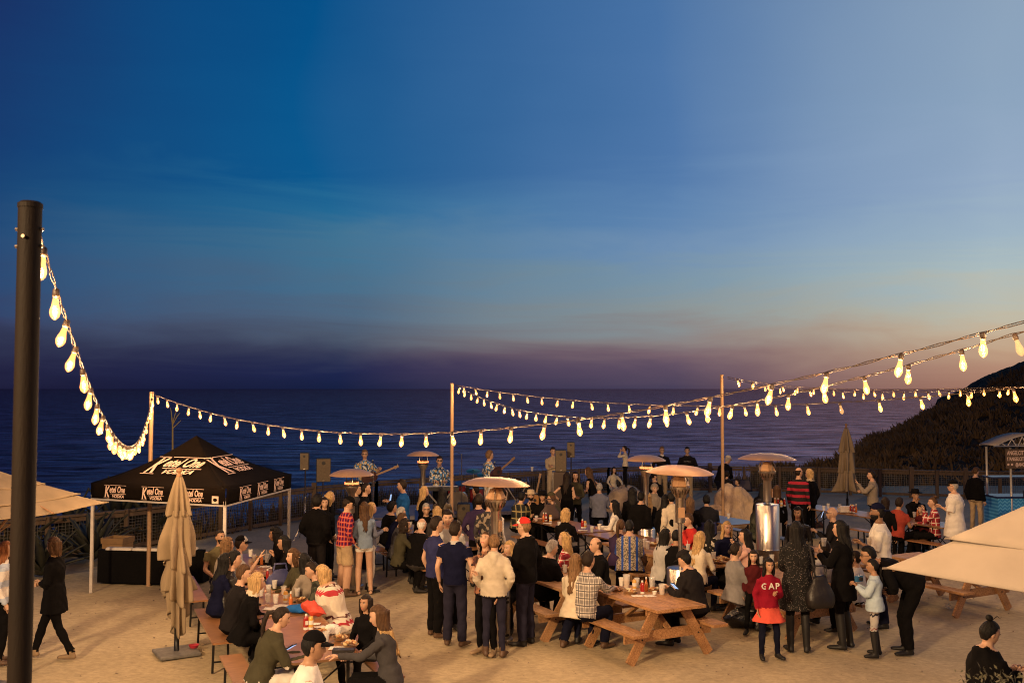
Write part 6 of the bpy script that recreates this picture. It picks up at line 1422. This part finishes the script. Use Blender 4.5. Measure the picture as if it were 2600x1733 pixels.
# --- right group standing
p(2022, 1345, 8, 'S', 'sequin', 'black', ('long', 'black'), 'person with very long black hair in a sequined black coat and heeled boots', H=1.85, sex='f', near=True, hem=.36, coat=.03, arms=('chest', 'chest'), boots=True)
p(2134, 1342, -52, 'S', 'black', 'black', ('long', 'black'), 'person in a black tunic and slouchy black boots holding a glass', H=1.84, sex='f', near=True, hem=.26, coat=.02, arms=('cup', 'cup'), boots=True)
p(1952, 1434, 172, 'S', 'crimson', 'dkjeans', ('longf', 'black'), 'child in a red hoodie with white letters and a coral skirt', H=1.38, chest=('GAP', .10, 'white'), sex='f', skin='tan', near=True, skirt='coral', arms=('chest', 'down'), hood=1, sleeve='long', head=(0, -4), coat=.01)
p(1914, 1456, -165, 'S', 'burgundy', 'black', ('long', 'dark'), 'child in burgundy leaning on the bench behind the red hoodie', H=1.28, d=15.3, sex='f', near=True, lean=10)
p(2229, 1300, -70, 'S', 'white', 'dkjeans', ('crop', 'black'), 'person in a white t-shirt and backwards blue cap looking left', H=1.93, near=True, skin='brown', fat=1.18, sleeve='elbow', arms=('chest', 'pocket'), hat=('cap', 'navy', 'navy', 165), beard='black')
p(2216, 1436, -68, 'S', 'paleblue', 'legging', ('braid', 'black'), 'child in a pale blue sweater with a long braid and rubber boots', H=1.34, sex='f', skin='tan', near=True, arms=('cup', 'cup'), boots=True, head=(0, -6), hem=.1, coat=.02)
p(2205, 1412, -82, 'S', 'black', 'black', ('short', 'black'), 'person in black bending down to kiss the child in pale blue', H=1.84, near=True, skin='tan', lean=62, arms=('chest', 'chest'), head=(0, 18), glasses='clear', shoes='black', coat=.02, d=14.4, fat=1.1)
p(2284, 1277, 55, 'T', 'maroon', 'black', ('short', 'dark'), 'person in a rust red shirt leaning on his elbows at the small table', near=True, sleeve='short', arms=TT, lean=14, fat=1.2, skin='tan')
p(2324, 1256, 175, 'T', 'black', 'black', ('short', 'black'), 'person in a wide black hat eating with a hand at the mouth', near=True, arms=('table', 'face'), hat=('fedora', 'black'), skin='tan')
p(2369, 1275, -75, 'T', 'plaidpink', 'black', ('topbun', 'brown'), 'person with a top bun and red plaid shirt eating at the small table', sex='f', near=True, arms=('face', 'table'))
p(2338, 1292, -140, 'T', 'burgundy', 'black', ('short', 'dark'), 'small child in burgundy held at the small table', H=1.15, sex='f')
p(2248, 1275, 30, 'T', 'black', 'black', ('bob', 'dark'), 'person with dark hair half hidden behind the rust red shirt', sex='f')
# --- foreground right
p(2512, 1606, 78, 'S', 'black', 'black', ('topbun', 'black'), 'person with a loose bun in a black hooded jacket looking down close to the viewer', H=1.66, sex='f', near=True, hood=1, coat=.04, head=(0, -24), arms=('phone', 'phone'), lean=4, fat=1.05)
# ================================================================ THINGS ON THE TABLES AND IN HANDS
m_ket = mat('ketchup_red', (.30, .015, .012), .25, var=.05); m_mus = mat('mustard_yellow', (.62, .34, .07), .3, var=.05); m_wcap = mat('white_plastic', (.68, .64, .58), .4, var=.04)
m_nap = mat('napkin_paper', (.66, .62, .56), .9, bump=.3, bscale=20); m_food = mat('food_mix', (1, 1, 1), .7, pattern=pat_print, pcols=((.48, .26, .10), (.62, .45, .22), (.30, .10, .05), (.58, .52, .36), 38), bump=.9, bscale=40)
m_basket = mat('basket_plastic', (.30, .17, .08), .5); m_glass = MATS['cup_plastic'] if 'cup_plastic' in MATS else mat('cup_plastic', (.75, .72, .68), .12, alpha=.38)
ZT = .78
def q_(px, py, z=ZT): return on(px, py, z)
def bottle(px, py, kind, label, z=ZT, h=.19):
    t = thing(kind + '_bottle', label, kind + ' bottle', q_(px, py, z), random.uniform(0, 3), 'condiment bottles'); m = {'ketchup': m_ket, 'mustard': m_mus, 'sauce': mat('hot_sauce', (.50, .14, .03), .2)}[kind]
    if kind == 'ketchup': smooth_angle(MB().lathe([(.032, .03), (.036, .045), (.034, .10), (.036, .12), (.026, .15), (.016, .165)], 14, None, .7).build('bottle_body', m, t)); MB().lathe([(.033, 0), (.034, .03)], 14, None, .75).build('cap', m_wcap, t); MB().lathe([(.016, .165), (.015, .19)], 10).build('bottle_neck', m_wcap, t); MB().box((0, -.025, .085), (.036, .004, .05)).build('label_patch', m_wcap, t)
    elif kind == 'mustard': smooth_angle(MB().lathe([(.032, .028), (.033, .12), (.028, .145), (.022, .155)], 14).build('bottle_body', m, t)); MB().lathe([(.029, 0), (.030, .028)], 14).build('cap', m_wcap, t); MB().lathe([(.0, 0), (.034, 0), (.034, .05), (.0, .05)], 14, Matrix.Translation((0, 0, .06))).build('label_patch', m_wcap, t)
    else: smooth_angle(MB().lathe([(.026, 0), (.027, .10), (.022, .125), (.010, .155), (.010, .185)], 12).build('bottle_body', m, t)); MB().lathe([(.013, .18), (.013, .21)], 10).build('cap', m_wcap, t)
    return t
def food(px, py, label, r=.12, z=ZT):
    t = thing('food_basket', label, 'food', q_(px, py, z), random.uniform(0, 3), 'baskets and plates of food'); smooth_angle(MB().lathe([(r * .7, 0), (r, .035), (r * 1.02, .035), (r * .72, .006)], 16, None, .75).build('tray', m_basket, t))
    mb = MB(); rnd = random.Random(px)
    for k in range(12): a = rnd.uniform(0, 6.28); q = rnd.uniform(0, r * .6); mb.ell((q * math.cos(a), q * .75 * math.sin(a), .03 + rnd.uniform(0, .03)), (rnd.uniform(.02, .045), rnd.uniform(.012, .03), rnd.uniform(.012, .022)), 8, 6)
    tag(mb.build('meal', m_food, t, True), kind='stuff'); return t
def napkin(px, py, label, w=.14, z=ZT - .018, rot=0):
    mb = MB(); n = 6
    for i in range(n + 1):
        for j in range(n + 1): x, y = (i / n - .5) * w, (j / n - .5) * w * .8; mb.v.append((x, y, .004 + .012 * abs(n3(x + px, y, 1, 16))))
    for i in range(n):
        for j in range(n): k = i * (n + 1) + j; mb.f.append((k, k + n + 1, k + n + 2, k + 1)); mb.m.append(0)
    o = mb.build('napkin', m_nap, None, True); o.location = q_(px, py, z); o.rotation_euler = (0, 0, rot); so = o.modifiers.new('thickness', 'SOLIDIFY'); so.thickness = .003
    return tag(o, label, 'napkin', 'paper napkins and menus')
def bag(p, size, m, label, rot=0, lying=False):
    t = thing('handbag', label, 'bag', p, rot, 'bags'); mb = MB(); w, d_, h = size; nu, nv = 18, 10
    for j in range(nv + 1):
        v = j / nv
        for k in range(nu):
            a = 2 * math.pi * k / nu; ca, sa = math.cos(a), math.sin(a); f = (.75 + .35 * math.sin(math.pi * min(1, v * 1.1 + .15))) * (1 - .35 * v * v); mb.v.append((math.copysign(abs(ca) ** .6, ca) * w / 2 * f, math.copysign(abs(sa) ** .7, sa) * d_ / 2 * f * (1 - .5 * v), h * v + .02 * n3(ca * 2, sa * 2, v * 3 + p[0], 1.5)))
    for j in range(nv):
        for k in range(nu): mb.f.append((j * nu + k, j * nu + (k + 1) % nu, (j + 1) * nu + (k + 1) % nu, (j + 1) * nu + k)); mb.m.append(0)
    mb.f += [tuple(reversed(range(nu))), tuple(nv * nu + k for k in range(nu))]; mb.m += [0, 0]; mb.build('bag_body', m, t, True)
    for e in (-1, 1): MB().tube([(-w * .25, e * .02, h * .95), (-w * .2, e * .03, h * 1.35), (w * .2, e * .03, h * 1.35), (w * .25, e * .02, h * .95)], .009, 6).build('strap', m, t, True)
    return t
def phone(p, rot, label):
    t = thing('phone', label, 'phone', p, 0, 'phones in hands'); t.rotation_euler = rot; o = MB().box((0, 0, 0), (.07, .012, .14)).build('case', m_black, t); MB().box((0, -.0075, 0), (.062, .002, .128)).build('screen', mat('phone_screen', (.1, .15, .2), .1, emit=(.35, .55, .9), estr=1.0), t); return t
# near folding table
bottle(777, 1597, 'ketchup', 'ketchup bottle standing on the nearest folding table'); bottle(789, 1596, 'mustard', 'mustard bottle beside the ketchup on the nearest folding table')
napkin(800, 1583, 'paper card lying right of the mustard on the nearest folding table'); napkin(812, 1591, 'second paper card by the mustard on the nearest folding table', rot=.6)
t = thing('helmet', 'white round lidded bowl at the right edge of the nearest folding table', 'bowl', q_(843, 1604)); smooth_angle(MB().lathe([(.10, 0), (.108, .01), (.10, .045), (.075, .085), (.03, .10), (.0, .103)], 22).build('dome', m_wcap, t)); t.name = 'white_bowl'
food(862, 1622, 'plate of food in front of the long haired person in grey', .13); food(888, 1640, 'second basket of food at the near right corner of the left row', .13); cup(q_(858, 1618), 'clear cup between the food plates on the nearest folding table', 'clear', fill='ice'); food(820, 1608, 'small snack plate left of the white bowl', .08)
t = thing('folder', 'shiny black purse lying on the near corner of the nearest folding table', 'purse', q_(872, 1655)); smooth_angle(MB().box((0, 0, .02), (.24, .12, .04)).build('purse_body', MATS['cloth_leather'], t)); t.name = 'purse'
napkin(858, 1645, 'crumpled napkin beside the black purse', .2); phone(q_(738, 1641, .85), (R(60), 0, R(60)), 'phone held by the person in the dark olive jacket')
# second table
t = thing('scarf', 'dark blue cloth heaped on the second folding table', 'cloth', q_(765, 1551)); mb = MB(); mb.ell((0, 0, .03), (.22, .12, .06), 20, 12); mb.v = [(x, y, max(0, z + .03 * n3(x, y, z, 12))) for x, y, z in mb.v]; mb.build('folds', cloth('blue'), t, True); t.name = 'blue_cloth'
t = thing('red_bag', 'bright red bag under the arm of the person in the zigzag poncho', 'bag', q_(797, 1548, .86)); mb = MB(); mb.ell((0, 0, .02), (.15, .08, .10), 26, 18); mb.v = [(x * (1 + .5 * n3(x, y, z, 7)) - .5 * z, y * (1 + .4 * n3(x, y, z, 9)), z + .05 * n3(x, y, z, 12)) for x, y, z in mb.v]; mb.build('bag_body', mat('red_bag_cloth', (.50, .05, .025), .6, bump=.4, bscale=12), t, True)
bag(q_(711, 1485, .78), (.40, .20, .24), mat('blue_nylon', (.03, .035, .12), .6), 'navy tote bag with tan handles between the two left tables', .4)
for (x, y, c, f, lab) in ((697, 1493, 'clear', 'ice', 'clear cup nearest the navy tote bag'), (663, 1512, 'clear', 'ice', 'clear cup beside the blond bob'), (680, 1528, 'clear', None, 'clear cup at the hands of the blond bob'), (700, 1530, 'clear', None, 'clear cup in the middle of the second folding table'), (755, 1513, 'clear', 'cola', 'cup of dark drink in front of the camouflage jacket'), (682, 1505, 'clear', 'ice', 'short clear cup behind the ketchup on the second folding table')):
    cup(q_(x, y), lab, c, fill=f)
bottle(679, 1475, 'ketchup', 'large ketchup bottle on the second folding table', h=.2); bottle(725, 1528, 'mustard', 'mustard bottle among the cups on the second folding table'); bottle(738, 1540, 'sauce', 'dark sauce bottle in front of the blue cloth'); napkin(690, 1545, 'napkins heaped by the hands of the blond bob', .22); napkin(712, 1538, 'napkin beside the cups on the second folding table', .2); food(765, 1528, 'basket of leftovers on the second folding table', .10)
# far left table
cup(q_(678, 1428), 'tall clear cup with a straw on the farthest left table', 'clear', .15, fill='ice', straw=True); bottle(664, 1432, 'sauce', 'hot sauce bottle on the farthest left table'); napkin(672, 1438, 'napkin on the farthest left table', .18); food(650, 1420, 'plate of food before the grey cap', .11); cup(q_(636, 1412), 'white cup behind the gesturing hand', 'white'); napkin(700, 1441, 'black menu folder on the farthest left table', .2); bpy.data.objects[-1] if False else None
# nearest picnic table
ZP = .757
def pj(f, *a, **k): return f(*a, **k)
cup(q_(1591, 1492, ZP), 'pitcher of beer on the nearest picnic table', 'clear', .20, .055, fill='beer'); cup(q_(1617, 1490, ZP), 'tall clear cup behind the mustard on the nearest picnic table', 'clear', .14, fill='ice'); cup(q_(1656, 1490, ZP), 'empty clear cup in the middle of the nearest picnic table', 'clear', .15, .05); cup(q_(1681, 1508, ZP), 'clear cup with a little beer at the right of the nearest picnic table', 'clear', .15, .05, fill='beer')
bottle(1631, 1506, 'ketchup', 'ketchup bottle with a round label on the nearest picnic table', ZP); bottle(1611, 1497, 'mustard', 'mustard bottle beside the beer pitcher', ZP); bottle(1641, 1500, 'sauce', 'hot sauce bottle behind the ketchup on the nearest picnic table', ZP)
food(1563, 1498, 'basket of food left of the beer pitcher', .13, ZP); food(1600, 1505, 'black tray of leftovers on the nearest picnic table', .12, ZP); food(1660, 1500, 'white carton of food by the empty cup', .10, ZP); cup(q_(1546, 1496, ZP), 'small white dip cup at the elbow of the plaid shirt', 'white', .05, .045); cup(q_(1662, 1508, ZP), 'small orange sauce cup on the nearest picnic table', 'white', .045, .035, fill='orange')
napkin(1618, 1512, 'white napkin left of the ketchup on the nearest picnic table', .17, ZP - .004); napkin(1649, 1512, 'printed leaflet right of the ketchup on the nearest picnic table', .17, ZP - .004, .3); phone(at(1713, 1486, 14.1), (R(50), 0, R(-50)), 'phone held low by the person in the dark cap')
# second picnic table and behind
cup(q_(1434, 1452, ZP), 'white cup with a red straw at the second picnic table', 'white', .12, straw=True); food(1445, 1448, 'plate of food at the second picnic table', .11, ZP); cup(q_(1638, 1388, ZP), 'white cup with a straw beside the kimono', 'white', .14, straw=True, lid=True); cup(q_(1644, 1393, ZP), 'second white cup beside the kimono', 'white', .13, lid=True); cup(q_(1671, 1380, ZP), 'cup of amber drink in front of the quilted jacket', 'clear', fill='beer'); food(1658, 1385, 'pile of food wrappers beside the kimono', .12, ZP); cup(q_(1747, 1397, ZP), 'clear cup with a red straw by the heater column', 'clear', straw=True, fill='ice')
# loaded table
food(1820, 1428, 'large heap of nachos between the two blond people', .18, ZP); food(1832, 1420, 'second heap of nachos behind the first', .15, ZP)
for (x, y, c, f, lab) in ((1896, 1436, 'clear', 'orange', 'cup of orange drink beside the fuzzy grey sweater'), (1910, 1436, 'clear', 'ice', 'clear cup right of the orange drink'), (1932, 1430, 'clear', None, 'clear cup behind the red hoodie child'), (1960, 1425, 'clear', 'ice', 'clear cup under the polished heater cylinder'), (1985, 1440, 'clear', 'beer', 'amber cup beside the sequined coat')): cup(q_(x, y, ZP), lab, c, fill=f)
food(1915, 1452, 'plate of red food beside the red hoodie child', .12, ZP); food(1975, 1437, 'basket of food behind the sequined coat', .13, ZP)
cup(at(2092, 1385, 15.3), 'glass of dark drink held by the person in the black tunic', 'clear', fill='cola'); cup(at(2208, 1384, 15.8), 'glass with a drink held by the person in the white t-shirt', 'clear', fill='beer'); food(2100, 1470, 'plate on the picnic table between the two black coats', .10, ZP)
# back tables
bottle(1380, 1324, 'sauce', 'hot sauce bottle on the brown folding table'); bottle(1386, 1322, 'ketchup', 'ketchup bottle on the brown folding table'); bottle(1398, 1324, 'mustard', 'mustard bottle on the brown folding table'); napkin(1390, 1328, 'napkin under the bottles on the brown folding table', .2)
bag(q_(1396, 1318), (.46, .2, .34), mat('brown_paper', (.06, .035, .03), .7), 'large dark brown bag standing on the brown folding table', .3); t = napkin(1366, 1316, 'pink cloth hanging from the brown bag', .2, ZT + .1)
t.data.materials.clear(); t.data.materials.append(cloth('pink'))
bottle(1479, 1340, 'ketchup', 'ketchup bottle on the bluish table'); bottle(1486, 1340, 'mustard', 'mustard bottle on the bluish table'); napkin(1480, 1346, 'napkin on the bluish table', .2); cup(q_(1503, 1350), 'short glass of dark drink on the bluish table', 'clear', fill='cola')
food(1030, 1352, 'food plate hidden in front of the olive jacket', .1); cup(q_(1042, 1338), 'white cup at the hidden table', 'white')
t = thing('condiment_tray', 'white condiment tray full of bottles on the long table at the right', 'tray', q_(2148, 1298)); MB().box((0, 0, .05), (.34, .24, .10)).build('tray_box', m_wcap, t); MB().box((.02, .0, .115), (.30, .20, .03)).build('tray_rim', m_nap, t)
for k, (x, y, kd) in enumerate(((2160, 1300, 'ketchup'), (2168, 1301, 'ketchup'), (2174, 1301, 'sauce'), (2165, 1296, 'mustard'))): bottle(x, y, kd, ['red ketchup bottle right of the white tray', 'ketchup bottle in the middle of the row by the white tray', 'clear sauce bottle at the right end by the white tray', 'mustard bottle behind the ketchup by the white tray'][k])
cup(q_(2092, 1296), 'clear glass left of the bald person on the long table', 'clear'); cup(q_(2103, 1290), 'second clear glass behind the bald person', 'clear'); cup(q_(2132, 1292), 'clear cup between the bald head and the white tray', 'clear')
bottle(2354, 1318, 'ketchup', 'ketchup bottle on the small table before the plaid shirt'); napkin(2350, 1326, 'napkin on the small table', .18); cup(q_(2322, 1312), 'clear cup before the black hat', 'clear', fill='ice'); food(2366, 1320, 'black plate on the small table', .12); bottle(2330, 1312, 'sauce', 'sauce bottle before the black hat')
for k, (x, y) in enumerate(((1968, 1285), (1976, 1284), (1984, 1286), (1992, 1284))): bottle(x, y, ['sauce', 'ketchup', 'mustard', 'ketchup'][k], ['hot sauce bottle leftmost in the group behind the polished heater', 'ketchup bottle second in the group behind the polished heater', 'mustard bottle third in the group behind the polished heater', 'ketchup bottle rightmost in the group behind the polished heater'][k], z=.9)
for (x, y, c, fl_, lab) in ((1340, 1332, 'clear', 'cola', 'dark drink by the elbow of the dark green plaid shirt'), (1362, 1322, 'clear', 'beer', 'amber drink in front of the tan fedora'), (1420, 1338, 'clear', 'ice', 'iced drink at the near end of the brown folding table'), (1522, 1344, 'white', None, 'white paper cup at the right corner of the bluish table'), (1052, 1346, 'clear', 'beer', 'amber drink between the olive and the fleece jackets'), (1850, 1316, 'clear', 'beer', 'amber drink on the blue lit table'), (1476, 1440, 'clear', 'beer', 'amber drink behind the cream top at the second picnic table'), (1812, 1418, 'clear', 'ice', 'iced drink left of the nachos'), (1862, 1418, 'clear', None, 'empty cup behind the fuzzy grey sweater'), (2070, 1440, 'clear', 'ice', 'iced drink behind the black tunic'), (645, 1425, 'clear', 'beer', 'amber drink before the olive t-shirt at the farthest left table'), (720, 1508, 'clear', 'beer', 'amber drink behind the mustard on the second folding table'), (828, 1628, 'clear', 'ice', 'half empty cup near the blurred black cap'), (1578, 1486, 'white', None, 'small white cup behind the food basket on the nearest picnic table')): cup(q_(x, y), lab, c, fill=fl_)
# carried and hanging things
phone(at(991, 1262, 20.5), (R(10), 0, R(70)), 'phone held up by the person in the bright blue sweater'); phone(at(2087, 1305, 19.4), (R(20), 0, R(60)), 'phone held by the bald person in glasses')
phone(at(2572, 1668, 9.0), (R(30), 0, R(80)), 'phone lighting the face of the near person with the bun') if False else None
q = at(2082, 1510, 14.15); bag(q + Vector((0, 0, -.16)), (.40, .24, .42), MATS['cloth_leather'], 'large soft black leather bag hanging from the shoulder of the sequined coat', .2)
MBs = MB(); a = at(2050, 1372, 14.5); MBs.tube([q + Vector((-.06, 0, .24)), at(2066, 1440, 14.15), at(2052, 1376, 14.3)], .014, 6); o = MBs.build('bag_strap', MATS['cloth_leather']); tag(o, 'long thin shoulder strap of the soft black leather bag', 'strap')
t = thing('camera', 'small blue camera held by the child in the pale blue sweater', 'camera', at(2181, 1468, 14.3), R(30)); MB().box((0, 0, 0), (.12, .05, .08)).build('camera_body', mat('camera_blue', (.03, .12, .25), .3), t); MB().lathe([(.028, 0), (.028, .05)], 14, Matrix.Rotation(R(90), 4, 'X')).build('lens', m_black, t)
gt = guitar_mesh
for (px, py, Y, rot, lab) in ((938, 1212, 26.5, (R(6), R(68), R(8)), 'dark electric guitar held by the guitarist with glasses'), (1262, 1200, 26.2, (R(0), R(64), R(50)), 'guitar held by the guitarist in white trousers')):
    t = thing('guitar', lab, 'guitar', at(px, py, Y), 0, 'guitars of the players'); t.rotation_euler = rot; guitar_mesh(t, True)
# letters on clothes
def letters(s, px, py, Y, size, rot, label, m, arc=0):
    t = thing('chest_lettering', label, 'lettering', at(px, py, Y), 0); n = len(s)
    for i, ch in enumerate(s):
        x = (i - (n - 1) / 2) * size * .85; a = -arc * (i - (n - 1) / 2); text(ch, size, Matrix.Rotation(R(rot), 4, 'Z') @ Matrix.Translation((x, 0, -arc * .02 * abs(i - (n - 1) / 2))) @ Matrix.Rotation(R(90), 4, 'X') @ Matrix.Rotation(R(a), 4, 'Z'), m, t, 'letter', bold=size * .03, align='CENTER', ext=.004)
    return t
# informational board by the fence
t = thing('notice_board', 'sloping dark framed board behind the slim pole at the fence', 'board', at(1883, 1232, 31.5), R(6)); MB().box((0, 0, 0), (.62, .04, .42), Matrix.Rotation(R(-35), 4, 'X')).build('panel', m_black, t); MB().box((0, -.026, 0), (.54, .006, .35), Matrix.Rotation(R(-35), 4, 'X')).build('print_sheet', mat('board_sheet', (.09, .07, .06), .5), t)
for x in (-.2, .2): MB().box((x, .05, -.5), (.06, .06, .9)).build('leg', m_post, t)
t = thing('rubbish_sack', 'shiny black bag lying under the bench by the fuzzy grey sweater', 'bag', on(1905, 1590)); mb = MB(); mb.ell((0, 0, .13), (.40, .2, .17), 26, 16); mb.v = [(x * (1 + .2 * n3(x, y, z, 5)), y, max(.01, z + .05 * n3(x, y, z, 9))) for x, y, z in mb.v]; mb.build('bag_body', mat('shiny_black', (.012, .012, .014), .22, bump=.6, bscale=14), t, True)
t = thing('crumpled_cup', 'crumpled clear cup lying on the sand beneath the empty picnic table', 'litter', on(2402, 1541)); MB().lathe([(.03, 0), (.045, .11), (.043, .11), (.028, .006)], 10, Matrix.Translation((0, 0, .04)) @ Matrix.Rotation(R(85), 4, 'X')).build('wall', m_glass, t)
# the leafy plant in front at the lower right
mb = MB(); c = at(2545, 1733, 6.0)
t = thing('potted_shrub', 'blurred leafy shrub tip poking into the lower right corner', 'plant', (c.x, c.y, 0)); MB().lathe([(.16, 0), (.2, .35), (.19, .36), (.0, .34)], 20).build('pot', m_slab, t)
MB().tube([(0, 0, .3), (.02, 0, 1.2), (0, 0, 1.9)], [.03, .02, .01], 8).build('stem', m_pw, t)
for k in range(700):
    z = random.uniform(1.3, 2.06); a = random.uniform(0, 6.28); r = random.uniform(.02, .30) * (1.25 - .35 * (z - 1.3) / .7); x, y = r * math.cos(a), r * math.sin(a); s_ = random.uniform(.012, .024); d_ = Vector((random.gauss(0, 1), random.gauss(0, 1), .8)).normalized(); sd = d_.orthogonal().normalized() * s_ * .4; b = Vector((x, y, z)); mb.add([b, b + d_ * s_ + sd, b + d_ * s_ * 2.2, b + d_ * s_ - sd], [(0, 1, 2, 3)])
o = mb.build('leaves', mat('shrub_leaf', (.07, .065, .03), .7, var=.4), t); o['kind'] = 'stuff'
# pebbles and scraps on the sand
m_peb = mat('pebble', (.22, .17, .12), .8)
mb = MB()
for _ in range(420):
    x = random.uniform(-9, 9); y = random.uniform(8.5, 20); r = random.uniform(.006, .016); mb.ell((x, y, r * .3), (r * random.uniform(.8, 1.8), r, r * .6), 6, 4)
tag(mb.build('pebbles', m_peb), 'tiny pebbles and bark scraps scattered on the sand', 'pebbles', kind='stuff')
